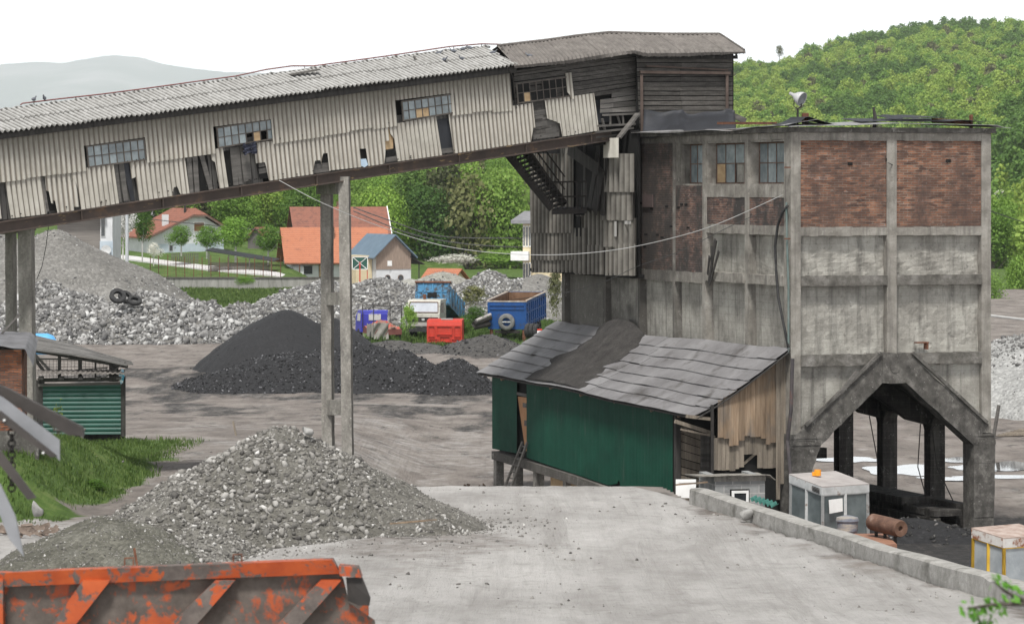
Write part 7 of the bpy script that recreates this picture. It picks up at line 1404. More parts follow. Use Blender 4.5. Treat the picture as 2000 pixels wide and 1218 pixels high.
M_RENW = surf('white_render', [(.3, (.48, .49, .50)), (.7, (.62, .63, .64))], 1, bump=.1, stains=[((.33, .34, .35), 1, .6, .75, (1, 1, .5))]); M_RENB = surf('blue_grey_render', [(.3, (.36, .42, .47)), (.7, (.46, .52, .57))], 1, bump=.1, stains=[((.28, .31, .33), 1, .55, .75, (1, 1, .5))]); M_RENC = surf('cream_render', [(.3, (.50, .42, .27)), (.7, (.60, .52, .36))], 1, bump=.1)
def house(name, label, cat, px, py, Y, w_, d, h, rh, rot, wall, roofm, over=.5, gable='x', wins=(), gablem=None, floor_dz=0):
    """local x along the front, y back; ridge along 'x' or 'y'"""
    M = TR(P(px, py, Y), rot); t_ = thing(name, label, cat, M); m = MB(); m.box(0, w_, 0, d, -2.5, h); obj('wall', m, wall, t_); o = over; th_ = .14
    def slab(a, b, c, e): m = MB(); m.prism([a, b, c, e], (0, 0, th_)); return obj('roof', m, roofm, t_)
    if gable == 'x':
        s = rh/(d/2); slab((-o, -o, h-o*s), (w_+o, -o, h-o*s), (w_+o, d/2, h+rh), (-o, d/2, h+rh)); slab((-o, d/2, h+rh), (w_+o, d/2, h+rh), (w_+o, d+o, h-o*s), (-o, d+o, h-o*s)); g_ = [[(x, 0, h), (x, d, h), (x, d/2, h+rh)] for x in (0, w_-.1)]; dv = (.1, 0, 0)
    else:
        s = rh/(w_/2); slab((-o, -o, h-o*s), (-o, d+o, h-o*s), (w_/2, d+o, h+rh), (w_/2, -o, h+rh)); slab((w_/2, -o, h+rh), (w_/2, d+o, h+rh), (w_+o, d+o, h-o*s), (w_+o, -o, h-o*s)); g_ = [[(0, y, h), (w_, y, h), (w_/2, y, h+rh)] for y in (0, d-.1)]; dv = (0, .1, 0)
    for q_ in g_: m = MB(); m.prism(q_, dv); obj('gable', m, gablem or wall, t_)
    for (x0, x1, z0, z1, mat) in wins:
        m = MB(); m.box(x0-.06, x1+.06, -.05, .02, z0-.06, z1+.06); f_ = obj('window', m, M_FRAMER if mat is M_PLY else M_CABF, t_); m = MB(); m.box(x0, x1, -.08, -.05, z0, z1); obj('pane', m, mat, f_)
    return t_
# white house: gable towards us, half hip
h1M = TR(P(379, 500, 400), R(33)); h1 = thing('white_house', 'white house with a red tiled half hipped roof among fruit trees', 'house', h1M); FH1 = Frame(h1M)
w_, d_, e_, rg_ = 4.0, 6, 3.6, 5.5
m = MB(); m.box(-5.8, w_, 0, d_, -1.5, 1.6); m.prism([(-5.8, 0, 1.6), (w_, 0, 1.6), (w_, 0, e_-.4), (1.2, 0, rg_-.75), (-.2, 0, rg_-.75), (-5.8, 0, 2.35)], (0, d_, 0)); obj('wall', m, M_RENW, h1)
m = MB(); m.box(-5.85, w_+.02, -.03, 0, -1.5, 1.5); obj('plinth_band', m, M_RENB, h1)
m = MB(); m.prism([(-6.6, -.7, 2.2), (-.4, -.7, 4.85), (.5, .6, rg_+.1), (.5, d_+.7, rg_+.1), (-6.6, d_+.7, 2.2)], (0, 0, .16)); obj('roof', m, M_TRED2, h1)
m = MB(); m.prism([(w_+.7, -.7, 3.0), (w_+.7, d_+.7, 3.0), (.5, d_+.7, rg_+.1), (.5, .6, rg_+.1), (1.4, -.7, 4.85)], (0, 0, .16)); obj('roof', m, M_TRED2, h1)
m = MB(); m.prism([(-.4, -.7, 4.85), (1.4, -.7, 4.85), (.5, .6, rg_+.12)], (0, 0, .16)); obj('roof', m, M_TRED2, h1)
m = MB(); m.beam((-6.6, -.72, 2.15), (-.4, -.72, 4.8), .1, .2); m.beam((w_+.7, -.72, 2.95), (1.4, -.72, 4.8), .1, .2); m.beam((-.4, -.72, 4.8), (1.4, -.72, 4.8), .1, .2); obj('verge_board', m, surf('brown_verge', [(.3, (.10, .07, .055)), (.7, (.17, .12, .10))], 3), h1)
m = MB(); m.box(-.1, 1.4, -.06, .02, 2.9, 4.1); wd = obj('window', m, M_WHITE, h1); m = MB(); m.box(0, 1.3, -.1, -.06, 3.0, 4.0); obj('shutter', m, surf('brown_shutter', [(.3, (.17, .08, .04)), (.7, (.25, .13, .07))], 3, (1, 1, 8)), wd)
for x, z, s in ((-3.4, .6, .55), (-4.8, -.1, .5)): m = MB(); m.box(x, x+s, -.06, .02, z, z+.8); wd = obj('window', m, M_CABF, h1); m = MB(); m.box(x+.07, x+s-.07, -.09, -.06, z+.07, z+.73); obj('pane', m, M_GLASSD, wd)
m = MB(); m.box(-3.6, -3.0, .8, 1.4, 3.0, 5.0); obj('chimney', m, M_RENW, h1); m = MB(); m.cyl((-.2, 2, 5.0), (-.2, 2, 6.6), .14, 8); m.cyl((-.2, 2, 6.6), (-.2, 2, 6.85), .24, 8); obj('flue', m, M_STEELD, h1)
# neighbour at the left with brick wing and dish
h2 = thing('brick_house', 'half hidden house with grey brickwork, pale stairwell and red roof below the girder', 'house', TR(P(112, 500, 330), R(0)))
m = MB(); m.box(0, 4.3, 0, 8, -3, 4.0); obj('wall', m, surf('grey_brickwork', [(.3, (.13, .12, .11)), (.7, (.24, .22, .20))], 1, (.3, .3, 9), bump=.3), h2); m = MB(); m.box(4.3, 5.5, -.3, 7, -3, 4.6); obj('stairwell', m, M_RENW, h2); m = MB(); m.box(4.25, 5.55, -.34, -.3, -3, 1.5); obj('lower_band', m, M_RENB, h2)
m = MB(); m.prism([(-1, -.9, 3.9), (4.9, -.9, 3.9), (4.9, 4, 5.6), (-1, 4, 5.6)], (0, 0, .15)); obj('roof', m, M_TRED2, h2); m = MB(); m.box(4.4, 5.9, -.8, .3, 4.6, 4.8); obj('canopy', m, M_WOODD, h2)
m = MB(); m.box(4.35, 4.8, -.38, -.3, 1.9, 4.1); wd = obj('window', m, M_CABF, h2); m = MB(); m.box(4.4, 4.75, -.4, -.38, 2.0, 4.0); obj('pane', m, M_GLASSD, wd)
obj('satellite_dish', lathe(Vector((4.9, -.6, .6)), Vector((0, -1, .2)), [(0, .001), (.02, .25), (.08, .5), (.09, .5), (.0, .001)], 20), M_CABF, h2)
h3 = house('barn', 'large dark timber barn with an old red brown tiled roof behind the orange roof', 'barn', 580, 512, 418, 11.4, 8, 3.8, 3.0, R(10), M_WOODD, M_TRED, .5, 'x')
h3.name = 'timber_barn'; h3['label'] = 'large dark timber barn with an old red brown tiled roof behind the orange roofed house'
m = MB(); m.beam((11.95, -.5, 3.5), (11.95, 4.0, 6.95), .12, .2); obj('verge_board', m, M_WHITE, h3); m = MB(); m.box(5.6, 7.0, 4, 5, 6.5, 7.6); obj('chimney', m, M_BRICKA, h3)
h4 = house('orange_roof_house', 'long house with a bright orange tiled roof and pale walls', 'house', 568, 547, 372, 10.6, 7.6, 2.5, 3.2, R(10), M_RENW, M_TORG, .8, 'x', wins=((1.4, 2.4, .7, 1.6, M_GLASSD), (3.2, 4.6, .4, 1.7, M_PLY), (6.0, 7.0, .7, 1.6, M_GLASSD), (8.2, 9.2, .7, 1.6, M_GLASSD)), gablem=M_WOODT)
m = MB(); m.cyl((.9, -.85, 1.8), (.9, -.4, -1), .06, 6); m.cyl((-.8, -.88, 1.82), (11.4, -.88, 1.82), .07, 6); obj('gutter', m, M_RUST, h4); m = MB(); m.box(4.6, 5.2, 2.3, 2.9, 4.0, 5.9); obj('chimney', m, M_BRICKA, h4)
m = MB(); m.box(.2, 1.4, -.5, 0, -1, 1.5); obj('porch_column', m, M_RENW, h4)
# blue roofed house, boarded gable towards us
h5 = house('blue_roof_house', 'small house with a blue metal roof, boarded gable and arched windows', 'house', 735, 540, 350, 4.0, 6.5, 2.4, 1.9, R(26), M_RENW, surf('blue_roof', [(.3, (.085, .13, .175)), (.7, (.13, .185, .24))], 1, rough=.45, bump=.05, spec=.5), .55, 'y')
m = MB(); m.box(-.03, 3.98, -.06, .0, .75, 2.4); m.prism([(0, -.06, 2.4), (3.95, -.06, 2.4), (3.95/2, -.06, 4.25)], (0, .06, 0)); obj('boarding', m, surf('pinkish_boards', [(.3, (.19, .14, .11)), (.7, (.33, .26, .21))], 3, (6, 6, .4), bump=.2), h5)
m = MB(); m.box(1.25, 1.75, -.10, -.06, 1.1, 1.65); obj('white_panel', m, M_WHITE, h5)
for x in (1.3, 2.8):
    m = MB(); pts = [(x-.33, -.04, -.6), (x+.33, -.04, -.6)]+[(x+.33*math.cos(a), -.04, -.15+.33*math.sin(a)) for a in [math.pi*k/10 for k in range(11)]]; m.prism(pts, (0, .05, 0)); wd = obj('arched_window', m, M_FRAMER, h5); m = MB(); pts = [(x-.24, -.07, -.55), (x+.24, -.07, -.55)]+[(x+.24*math.cos(a), -.07, -.15+.24*math.sin(a)) for a in [math.pi*k/10 for k in range(11)]]; m.prism(pts, (0, .03, 0)); obj('pane', m, M_GLASSD, wd)
m = MB(); m.prism([(3.9, -.2, 2.0), (5.5, -.2, 1.2), (5.5, 5, 1.2), (3.9, 5, 2.0)], (0, 0, .1)); obj('lean_to_roof', m, M_WOODD, h5); m = MB(); m.box(4.9, 5.0, 0, .1, -1, 1.4); obj('lean_to_post', m, M_WOODD, h5); m = MB(); m.box(-1.9, -.05, 1.0, 5, -1, 2.2); obj('side_wing', m, M_RENC, h5)
m = MB(); m.prism([(-2.6, -.6, 1.75), (-.5, -.6, 2.2), (1.975, -.6, 4.4), (1.975, 7, 4.4), (-1.2, 7, 2.2)], (0, 0, .1)); 
h6 = house('hidden_house', 'orange tiled roof peeping out behind the gravel pile', 'house', 826, 560, 372, 3.4, 4, .6, 1.3, R(-28), M_RENC, M_TORG, .5, 'x')
h7 = house('grey_shed', 'small grey boarded shed with a red roof left of the timber barn', 'shed', 484, 500, 405, 2.2, 4, 2.2, 1.2, R(-15), M_WOODG, M_TRED2, .4, 'y')
h8 = house('far_house', 'pale grey roofed house half hidden by blossom behind the white house', 'house', 290, 480, 455, 5, 6, 2.4, 2.2, R(-10), M_RENW, surf('grey_roof', [(.3, (.22, .22, .23)), (.7, (.32, .32, .33))], 2), .4, 'x')
# long low black roofed lumber store
ls = thing('lumber_store', 'long low dark roofed lumber store in the garden left of the orange roof', 'lumber store', TR(P(402, 545, 366), R(-4)))
m = MB(); m.prism([(0, -.3, 3.1), (7.6, -.3, 1.9), (7.8, 3, 2.1), (.2, 3, 3.3)], (0, 0, .12)); obj('roof', m, M_TAR, ls)
m = MB(); 
for k in range(9): m.box(.4, 7.0, .3, .5, .2*k+.05, .2*k+.2)
obj('stacked_boards', m, M_WOODG, ls)['kind'] = 'stuff'
for x in (.3, 2.5, 4.8, 7.2): m = MB(); m.box(x, x+.12, -.2, -.08, -.5, 3.0-x*.15); obj('post', m, M_WOODG, ls)
# building behind the tower at the right of the heaps
h9 = thing('yellow_house', 'cream house with white glazed stair and grey roof beside the cladding tower', 'house', TR(P(1022, 560, 300), R(-6)))
m = MB(); m.box(.6, 9, 0, 8, -3, 2.3); obj('wall', m, M_RENC, h9); m = MB(); m.box(0, .75, -.4, 3, -3, 6.0); obj('stair_tower', m, M_RENC, h9); m = MB(); m.prism([(-1.0, -1.2, 5.7), (3, -1.2, 5.7), (3, 4, 6.5), (-.3, 4, 6.5)], (0, 0, .3)); obj('roof', m, surf('grey_roof2', [(.3, (.16, .16, .17)), (.7, (.24, .24, .25))], 2), h9)
m = MB(); m.box(-1.0, .6, -1.4, .2, 2.4, 3.2); obj('balcony', m, M_WHITE, h9)
for (z0, z1) in ((3.6, 5.5), (-.8, 2.2)):
    for x in (.02, .28, .54): m = MB(); m.box(x, x+.2, -.46, -.40, z0, z1); wd = obj('window', m, M_WHITE, h9); m = MB(); m.box(x+.04, x+.16, -.48, -.46, z0+.1, z1-.1); obj('pane', m, M_GLASSD, wd)
# green board on red post
gb = thing('green_board', 'green board with a white crossed frame on a red post by the blue roofed house', 'board', TR(P(703, 548, 338))); m = MB(); m.box(-.75, .75, -.03, .03, 1.15, 2.4); obj('board', m, M_GREEN, gb); m = MB()
for a, b_ in (((-.77, -.05, 1.15), (.77, -.05, 1.15)), ((-.77, -.05, 2.4), (.77, -.05, 2.4)), ((-.77, -.05, 1.15), (-.77, -.05, 2.4)), ((.77, -.05, 1.15), (.77, -.05, 2.4)), ((-.75, -.05, 1.15), (.75, -.05, 2.4)), ((-.75, -.05, 2.4), (.75, -.05, 1.15))): m.beam(a, b_, .05, .06)
obj('crossed_frame', m, M_WHITE, gb); m = MB(); m.box(-.06, .06, -.12, -.05, -.5, 1.9); m.box(.70, .78, .04, .12, -.5, 1.2); obj('post', m, M_RED, gb)
# low garden wall, fence, road, utility pole
gw_ = thing('garden_wall', 'long low streaked concrete wall below the village gardens', 'wall', TR((0, 0, 0))); a, b_ = P(300, 543, 355), P(600, 543, 355); m = MB(); m.box(a.x, b_.x+6, 354.9, 355.2, -.5, 1.28); obj('wall', m, surf('streaked_concrete', [(.3, (.20, .195, .18)), (.6, (.30, .295, .275)), (.8, (.38, .37, .35))], 1, (2, 2, .3), coord='World', bump=.3, stains=[((.10, .10, .09), 1.5, .54, .7, (2, 2, .2))]), gw_); m = MB(); m.box(a.x-.05, b_.x+6, 354.8, 355.3, 1.283, 1.42); obj('coping', m, M_FRAMEC, gw_)
fn = thing('wire_fence', 'rusty post and wire mesh fence along the village road', 'fence', TR((0, 0, 0)))
for k in range(16): px = 292+k*17; X = (px-CX)/F*355; m = MB(); m.cyl((X, 355.6, .8), (X+rv_.uniform(-.06, .06), 355.6, rv_.uniform(3.4, 3.9)), .045, 5); obj('post', m, M_RUST, fn)
m = MB(); X0, X1 = (292-CX)/F*355, (548-CX)/F*355
for k in range(9): m.beam((X0, 355.6, 1.5+k*.22), (X1, 355.6, 1.5+k*.22), .012, .012)
for k in range(46): X = X0+(X1-X0)*k/45; m.beam((X, 355.62, 1.4), (X, 355.62, 3.3), .012, .012)
obj('wire_mesh', m, M_RUST, fn)['kind'] = 'stuff'
pk = thing('picket_fence', 'short grey picket fence in front of the white house garden', 'fence', TR((0, 0, 0)))
for k in range(15): px = 336+k*3.6; p = P(px, 520+k*.6, 380); p.z = float(th(p.x, 380)); m = MB(); m.box(p.x-.05, p.x+.05, 380, 380.05, p.z-.1, p.z+1.1); obj('picket', m, M_WOODG, pk)
m = MB(); rdp = [(150, 500, 396), (262, 512, 386), (330, 520, 378), (400, 529, 371), (470, 537, 365), (540, 544, 360.5), (620, 550, 358)]; G = []
for (px, py, Y) in rdp: X = (px-CX)/F*Y; G.append([(X, Y-2.2, float(th(X, Y-2.2))+.16), (X, Y+2.0, float(th(X, Y+2.0))+.22)])
GG = []
for i in range(len(G)-1):
    for k in range(6): u = k/6; GG.append([Vector(G[i][j]).lerp(Vector(G[i+1][j]), u) for j in (0, 1)])
GG.append([Vector(q_) for q_ in G[-1]])
m.shell(GG, len(GG), 2, (0, 0, -.3)); tag(obj('village_road', m, surf('pale_road', [(.3, (.48, .47, .46)), (.7, (.58, .57, .56))], 1, coord='World', bump=.1)), kind='structure')
up = thing('utility_pole', 'pale concrete utility pole rising beside the flowering tree', 'utility pole', TR((P(248, 503, 345).x, 345, 1.5))); m = MB(); m.tube([(0, 0, 0), (0, 0, 9)], .20, 10, .14); obj('pole', m, surf('pale_pole', [(.3, (.42, .44, .46)), (.7, (.52, .54, .56))], 2, bump=.1), up)
m = MB(); m.box(-.9, .9, -.05, .05, 8.2, 8.35); obj('cross_arm', m, M_STEELD, up)
p = P(2108, 830, 150)
m = MB(); a = P(1940, 862, 148); m.cyl((a.x, 148, 0), (a.x+.25, 148, 1.5), .08, 6); tag(obj('leaning_post', m, M_WOODG), 'leaning wooden post in front of the gravel bank at the right edge', 'post')
m = MB(); 
for k in range(7): a = P(1938+k*9, 852+k*2, 150); m.beam((a.x, 149+k*.2, .06+.03*k), (a.x+2.2, 149.5+k*.3, .08+.03*k), .2, .05)
tag(obj('board_stack', m, M_WOODV), 'loose stack of old boards at the foot of the gravel bank', 'boards')
# ================================================================ TREES
def crown_mesh(name, seed, n, leaf, mat, lobes=9, rx=1.0, rz=1.0, gap=.25, elong=1.0, inner=True):
    """leaf clumps on overlapping lobes inside a unit crown; base at z=0, top about z=2"""
    rng = np.random.default_rng(seed); c = []
    for k in range(lobes):
        a = rng.uniform(0, 6.283); r_ = rng.uniform(.0, .62); z = rng.uniform(.45, 1.55); sc = rng.uniform(.30, .52)*(1.15-abs(z-1)*.45); c.append((math.cos(a)*r_*(1.1-abs(z-.95)*.6), math.sin(a)*r_*(1.1-abs(z-.95)*.6), z, sc))
    c.append((0, 0, 1.45, .5)); c.append((0, 0, .95, .62)); c = np.array(c); w_ = c[:, 3]**2; i = rng.choice(len(c), n, p=w_/w_.sum())
    d = rng.normal(size=(n, 3)); d /= np.linalg.norm(d, axis=1)[:, None]; d[:, 2] = np.abs(d[:, 2])*np.where(rng.random(n) < .72, 1, -1); rad = c[i, 3]*(1-.35*rng.random(n)**2)*(1+.16*rng.normal(size=n))
    p = c[i, :3]+d*rad[:, None]; hole = fbm(p[:, 0]*3.1+seed, p[:, 2]*3.1+p[:, 1]*1.7, seed, 3) > -gap; p, d = p[hole], d[hole]; n = len(p)
    nn = d+rng.normal(size=(n, 3))*.55; nn[:, 2] += .35; nn /= np.linalg.norm(nn, axis=1)[:, None]; u = np.cross(nn, rng.normal(size=(n, 3))); u /= np.linalg.norm(u, axis=1)[:, None]; v = np.cross(nn, u); s = leaf*rng.uniform(.5, 1.3, n)[:, None]
    q = np.stack([p-u*s*.5, p-v*s*.33+nn*s*.12, p+u*s*.5, p+v*s*.36-nn*s*.1], 1); q[..., 0] *= rx; q[..., 1] *= rx; q[..., 2] *= rz
    return npmesh(name, q.reshape(-1, 3), np.arange(4*n).reshape(-1, 4), mat)
def trunk_mesh(name, seed, mat, rx=1.0, rz=1.0, h0=-.6, r0=.07, nb=7, top=1.5):
    r = random.Random(seed); m = MB(); m.tube([(0, 0, h0), (r.uniform(-.04, .04), r.uniform(-.04, .04), .1), (r.uniform(-.06, .06), r.uniform(-.06, .06), .7), (r.uniform(-.1, .1), r.uniform(-.1, .1), top)], [r0, r0*.8, r0*.5, r0*.12], 7)
    for k in range(nb): a = 6.283*k/nb+r.uniform(-.4, .4); z = r.uniform(.0, .7); L = r.uniform(.45, .75); m.tube([(0, 0, z), (math.cos(a)*L*.5, math.sin(a)*L*.5, z+L*.35), (math.cos(a)*L, math.sin(a)*L, z+L*.9)], [r0*.4, r0*.25, r0*.07], 5)
    m.v = [(x*rx, y*rx, z*rz) for x, y, z in m.v]; me = bpy.data.meshes.new(name); me.from_pydata(m.v, [], m.f); me.materials.append(mat); return me
CR = [crown_mesh('crown', 40+k, 7000, .075, M_LEAF, 9+k % 3) for k in range(5)]; CD = [crown_mesh('crown', 60+k, 6500, .078, M_LEAFD, 9) for k in range(2)]; CB = [crown_mesh('crown', 70+k, 5200, .085, M_LEAFB, 10, gap=.12) for k in range(2)]; CW = [crown_mesh('crown', 80+k, 3200, .085, M_BLOS, 9, gap=.12) for k in range(2)]
M_LEAFO = leafmat('olive_leaves', [(0, (.06, .075, .03)), (.5, (.13, .145, .06)), (1, (.22, .22, .11))]); CO = [crown_mesh('crown', 90, 2200, .12, M_LEAFO, 9, gap=.1)]
TK = [trunk_mesh('trunk', 5+k, M_BARK) for k in range(3)]; TKW = trunk_mesh('trunk', 9, M_BARKW, h0=-.8, r0=.06)
def tree(px, py, Y, wpx, hpx, crown, label, cat='tree', group=None, trunk=None, name='tree', lift=.0, sd=0):
    """px,py = foot of the crown's base on the photo; wpx,hpx = crown size in photo pixels"""
    p = P(px, py, Y); sx = wpx/F*Y/2/.62; sz = hpx/F*Y/2.0; r = random.Random(px*7+py*13+sd); root = thing(name, label, cat, Matrix.Translation(p) @ Matrix.Rotation(r.uniform(0, 6.28), 4, 'Z'), group)
    c = link('crown', crown, root); c.scale = (sx, sx, sz)
    if trunk is not None: t_ = link('trunk', trunk, root); t_.scale = (sx*.8, sx*.8, sz)
    return root
rt = random.Random(77)
# named trees near the village
tree(282, 500, 350, 78, 92, CW[0], 'white flowering fruit tree right of the small utility pole', 'flowering tree', None, TKW, 'flowering_tree') if False else None
tree(240, 484, 349, 44, 92, CW[0], 'large white flowering fruit tree beside the pale utility pole', 'flowering tree', None, TKW, 'flowering_tree')
tree(278, 476, 352, 34, 88, CB[0], 'green leafing tree just right of the pale utility pole', 'fruit tree', None, TKW, 'fruit_tree')
for (px, py, w_, h_, L) in ((354, 482, 44, 44, 'small round fruit tree in front of the white house, leftmost of three'), (404, 486, 46, 48, 'small round fruit tree in front of the white house, middle of three'), (460, 486, 62, 66, 'taller dark fruit tree right of the white house'), (524, 494, 48, 58, 'bright green tree just left of the orange roofed house')): tree(px, py, 374, w_, h_, CB[px % 2], L, 'fruit tree', None, TKW, 'fruit_tree')
tree(300, 506, 372, 26, 34, CW[1], 'thin young white tree at the garden edge left of the fruit trees', 'flowering tree', None, TKW, 'flowering_tree')
for (px, py, Y, w_, h_, L) in ((736, 388, 900, 26, 30, 'white flowering tree alone on the meadow above the barn roof'), (978, 335, 930, 44, 40, 'large white flowering tree on the wooded slope by the steel staircase'), (815, 368, 1000, 18, 26, 'pale flowering tree in the dark wood above the meadow'), (1955, 310, 900, 20, 20, 'small white flowering tree high on the slope at the right edge'), (1960, 398, 700, 34, 30, 'white flowering tree above the meadow at the right edge'), (1962, 490, 640, 36, 30, 'pale flowering tree half way down the slope at the right edge')):
    tree(px, py, Y, w_, h_, CW[px % 2], L, 'flowering tree', None, TK[0], 'flowering_tree')
tree(1938, 655, 330, 62, 125, CB[0], 'broad bright green tree right behind the bunker edge', 'tree', None, TK[1]); tree(1990, 640, 360, 60, 150, CR[1], 'thin light green tree at the right edge behind the gravel bank', 'tree', None, TK[0])
tree(1522, 112, 2050, 14, 24, CO[0], 'lone small tree on the bare hill shoulder right of the head house', 'tree', None, TK[0])
# woods: individual trees, nearest ones first
cands = []
for k in range(20000):
    px = rt.uniform(200, 2500); Y = 445*(2150/445)**rt.random()
    if 620 < px < 960 and 800 < Y < 960 and rt.random() < .8: continue
    X = (px-CX)/F*Y; z = float(th(X, Y)); py = CY+(H-z)*F/Y
    if z < .2 and Y > 470 and px > 1000: continue
    # only where the photograph shows woods
    hid = (1180 < px < 1925 and py > 262) or (1060 < px < 1440 and py > 100) or px > 2010 or (px < 1000 and py < 300-(px-400)*.2)
    if 1905 < px and 330 < py < 372 and rt.random() < .9: continue
    if px > 1425 and Y > 1950 and px < 1570: continue
    cands.append((Y, px, py, X, z, hid))
cands.sort(); keep = []; cell = {}
for c in cands:
    Y, px, py, X, z, hid = c; s = (7.0 if Y < 620 else 8.0) if Y < 1000 else 5.6; kx, ky = int(X//s), int(Y//(s*2.0)); ok = True
    for a in (-1, 0, 1):
        for b_ in (-1, 0, 1):
            for (x2, y2) in cell.get((kx+a, ky+b_), ()): ok &= (X-x2)**2+((Y-y2)*.5)**2 > (s*.62)**2
    if ok: cell.setdefault((kx, ky), []).append((X, Y)); keep.append(c)
print('trees', len(keep))
vis = [c[:5] for c in keep if not c[5]]; near, far = vis[:290], vis[290:]+[c[:5] for c in keep if c[5]]
dark = lambda px, Y: float(fbm(np.array(px*.006), np.array(Y*.004), 44, 3)) > .07
for i, (Y, px, py, X, z) in enumerate(near):
    if dark(px, Y): cr, L = CD[i % 2], 'dark green tree in the wooded slope behind the village'
    elif rt.random() < .10: cr, L = CO[0], 'brownish olive tree coming into leaf on the wooded slope'
    else: cr, L = CR[i % 5], 'light green spring tree in the wooded slope behind the village'
    hw = rt.uniform(3.6, 5.6); root = thing('woodland_tree', L, 'tree', Matrix.Translation((X, Y, z-1.2)) @ Matrix.Rotation(rt.uniform(0, 6.28), 4, 'Z'), {CO[0]: 'olive trees in the woods'}.get(cr, 'dark trees in the woods' if cr in CD else 'light green trees in the woods'))
    c = link('crown', cr, root); c.scale = (hw, hw, hw*rt.uniform(.95, 1.35)); t_ = link('trunk', TK[i % 3], root); t_.scale = (hw, hw, hw)
# far woods: one object, crowns instanced on points
def scatter(name, pts, protos):
    for k, pr in enumerate(protos):
        sub = [p for i, p in enumerate(pts) if i % len(protos) == k]
        me = bpy.data.meshes.new(name); me.from_pydata([p[:3] for p in sub], [], []); at = me.attributes.new('size', 'FLOAT_VECTOR', 'POINT'); at.data.foreach_set('vector', [c for p in sub for c in (p[3], p[3], p[4])]); ar = me.attributes.new('spin', 'FLOAT', 'POINT'); ar.data.foreach_set('value', [p[5] for p in sub]); yield me, pr
def far_woods(pts):
    """one mesh built from crown copies (about 900 faces each)"""
    rng = np.random.default_rng(3); base = []
    for (mat_i, cr) in ((0, CR[0]), (3, CR[2]), (4, CR[3]), (1, CD[0]), (2, CO[0])):
        n = len(cr.vertices); v = np.empty(n*3, np.float32); cr.vertices.foreach_get('co', v); v = v.reshape(-1, 4, 3); sel = rng.permutation(len(v))[:520]; q = v[sel]; c = q.mean(1, keepdims=True); base.append((mat_i, c+(q-c)*3.1))
    V_, I_ = [], []
    for (Y, px, py, X, z) in pts:
        k = 3 if dark(px, Y) else (4 if rng.random() < .05 else int(rng.integers(0, 3))); mi, q = base[k]; a = rng.uniform(0, 6.28); c, s = math.cos(a), math.sin(a); hw = rng.uniform(2.9, 4.3) if Y > 1000 else rng.uniform(3.6, 5.4); hz = hw*rng.uniform(.8, 1.3)
        x = (q[..., 0]*c-q[..., 1]*s)*hw+X; y = (q[..., 0]*s+q[..., 1]*c)*hw+Y; V_.append(np.stack([x, y, q[..., 2]*hz+z-.5], -1).reshape(-1, 3)); I_.append(np.full(len(q), mi))
    V_ = np.concatenate(V_); return npmesh('far_woods', V_, np.arange(len(V_)).reshape(-1, 4), [leafmat('far_leaves', [(0, (.17, .28, .05)), (.4, (.27, .40, .07)), (.7, (.36, .50, .11)), (1, (.46, .58, .18))], .45, .9), M_LEAFD, M_LEAFO, leafmat('far_leaves_deep', [(0, (.11, .22, .045)), (.5, (.19, .33, .06)), (1, (.30, .44, .10))], .45, .9), leafmat('far_leaves_yellow', [(0, (.24, .33, .06)), (.5, (.36, .48, .09)), (1, (.50, .60, .18))], .45, .9)], midx=np.concatenate(I_))
tag(link('far_woods', far_woods(far)), kind='stuff')
# bushes on the valley edge and by the trucks
for (px, py, Y, w_, h_, cr, L) in ((800, 652, 236, 26, 62, CB[1], 'leafy shrub growing between the small blue truck and the white truck'), (930, 640, 240, 44, 44, CB[0], 'green shrub beside the dark pipes by the blue trailer'), (925, 600, 262, 50, 44, CO[0], 'pale loose shrub on the rock heap behind the dump body'), (1085, 625, 236, 26, 110, CO[0], 'tall thin bare shrub in front of the concrete wall by the trailer'), (905, 655, 236, 30, 36, CB[0], 'low green bush right of the red cab shell'), (890, 520, 342, 90, 26, CW[0], 'low white blossom bushes behind the gravel pile'), (480, 560, 352, 34, 22, CB[1], 'round bush in front of the garden wall'), (985, 520, 400, 110, 34, CB[0], 'bright green bushes between the gravel crest and the woods'), (1780, 600, 400, 60, 60, CB[0], None)):
    if L: tree(px, py, Y, w_, h_, cr, L, 'shrub', None, None, 'shrub')
def sapling(M, h_, n, label, mat, seed=0, leaf=.05, name='sapling', spread=.45):
    r = random.Random(seed); t_ = thing(name, label, 'sapling', M); m = MB(); q = []
    for k in range(n):
        a = r.uniform(0, 6.28); L = h_*r.uniform(.55, 1); e = Vector((math.cos(a)*L*spread, math.sin(a)*L*spread, L)); m.tube([(0, 0, 0), e*.5+Vector((0, 0, .1*h_)), e], [.012, .008, .003], 5)
        for j in range(16): b_ = e*(.25+.75*r.random())+Vector([r.uniform(-1, 1)*leaf*1.3 for _ in range(3)]); q.append(b_)
    obj('stems', m, M_BARK, t_); lm = MB()
    for b_ in q: d = Vector((r.uniform(-1, 1), r.uniform(-1, 1), r.uniform(-.3, 1))).normalized(); u = d.orthogonal().normalized(); v = d.cross(u); s = leaf*r.uniform(.6, 1.3); lm.add([b_-u*s, b_-v*s*.45, b_+u*s, b_+v*s*.45], [(0, 1, 2, 3)])
    obj('leaves', lm, mat, t_)['kind'] = 'stuff'; return t_
M_LY = leafmat('yellow_green_leaves', [(0, (.16, .22, .03)), (.5, (.28, .34, .06)), (1, (.42, .44, .12))]); M_LN = leafmat('near_leaves', [(0, (.03, .12, .015)), (.5, (.08, .22, .03)), (1, (.16, .34, .06))])
sapling(TR(P(105, 842, 122)), 1.25, 7, 'yellow green sapling in front of the green sheet wall', M_LY, 3, .055)
brM = Matrix.Translation(P(2012, 1178, 16)) @ Matrix.Rotation(R(-78), 4, 'Y')
b_ = sapling(brM, .34, 4, 'leafy green twig reaching in at the lower right corner', M_LN, 5, .026, 'leafy_twig', .35); b_['category'] = 'twig'
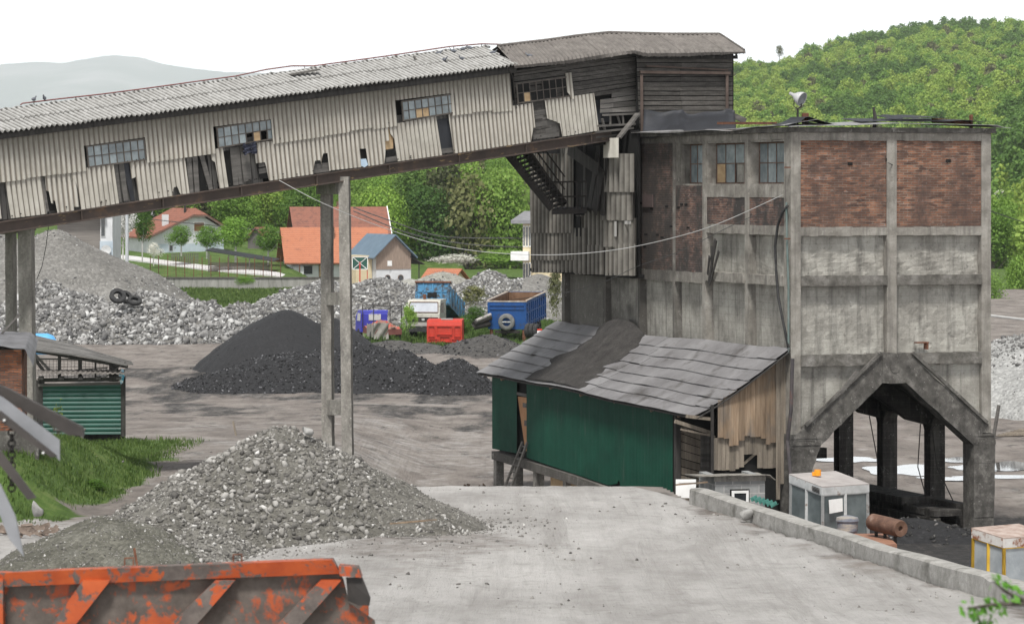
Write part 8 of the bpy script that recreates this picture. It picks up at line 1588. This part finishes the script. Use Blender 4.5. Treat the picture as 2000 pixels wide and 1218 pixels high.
b_ = sapling(Matrix.Translation(P(1925, 1250, 16)), .14, 3, 'small green shoot at the bottom edge in the lower right corner', M_LN, 6, .02, 'leafy_twig', .5); b_['category'] = 'twig'
# broad leaved weeds in the grass bank
rng = np.random.default_rng(12)
for k, (px, py, Y, L) in enumerate(((55, 935, 96, 'dark leafy weed clump in the grass below the hut plinth'), (100, 925, 96, 'bright leafy weed clump in the grass bank, right of the dark clump'), (185, 960, 95, 'leafy weed clump at the right tip of the grass bank'))): tree(px, py, Y, 46, 26, CB[k % 2], L, 'weed', None, None, 'weed_clump')
# ================================================================ DISTANT MOUNTAIN and haze
def mountain():
    D = 33000.0; prof_x = [-2500, -900, -400, 0, 60, 120, 170, 200, 230, 270, 320, 380, 440, 520, 620, 800, 1200, 1800]; prof_y = [260, 190, 150, 127, 121, 123, 115, 109, 108, 112, 125, 134, 141, 143, 165, 215, 260, 330]
    pxs = np.arange(-2400, 1700, 8.0); ys = np.interp(pxs, prof_x, prof_y)+fbm(pxs*.05, pxs*0, 3, 4)*3; ts = np.linspace(0, 1, 26); Vv = []
    for px, y in zip(pxs, ys):
        zt_ = H-(y-CY)/F*D
        for t_ in ts: Yd = D-10000*(1-t_); Vv.append(((px-CX)/F*D, Yd, -10+(zt_+10)*t_**1.15+float(fbm(np.array(px*.02), np.array(t_*6.), 7, 4))*200*t_*(1-t_)))
        Vv.append(((px-CX)/F*D, D+3000, -10))
    nv = 27; nu = len(pxs); I, J = np.meshgrid(np.arange(nu-1), np.arange(nv-1), indexing='ij'); a = I*nv+J
    return npmesh('far_mountain', np.array(Vv), np.stack([a, a+nv, a+nv+1, a+1], -1).reshape(-1, 4), surf('mountain_forest', [(.3, (.04, .07, .04)), (.55, (.08, .11, .06)), (.72, (.35, .34, .32))], .0004, coord='World', bump=0), True)
tag(link('far_mountain', mountain()), kind='structure')
hz = MB(); hz.box(-20000, 13000, -30, 38500, -60, 1700); ho = obj('haze', hz, []) if False else None
me = bpy.data.meshes.new('haze'); me.from_pydata(hz.v, [], hz.f); t = NT('haze_air'); t.t.nodes.remove(t.b); pv = t.n('VolumePrincipled'); pv.inputs['Color'].default_value = (.92, .965, 1.0, 1); pv.inputs['Density'].default_value = 5e-5; pv.inputs['Anisotropy'].default_value = 0.0; t.l(pv.outputs[0], t.out.inputs['Volume']); me.materials.append(t.m)
tag(link('haze', me), kind='stuff')
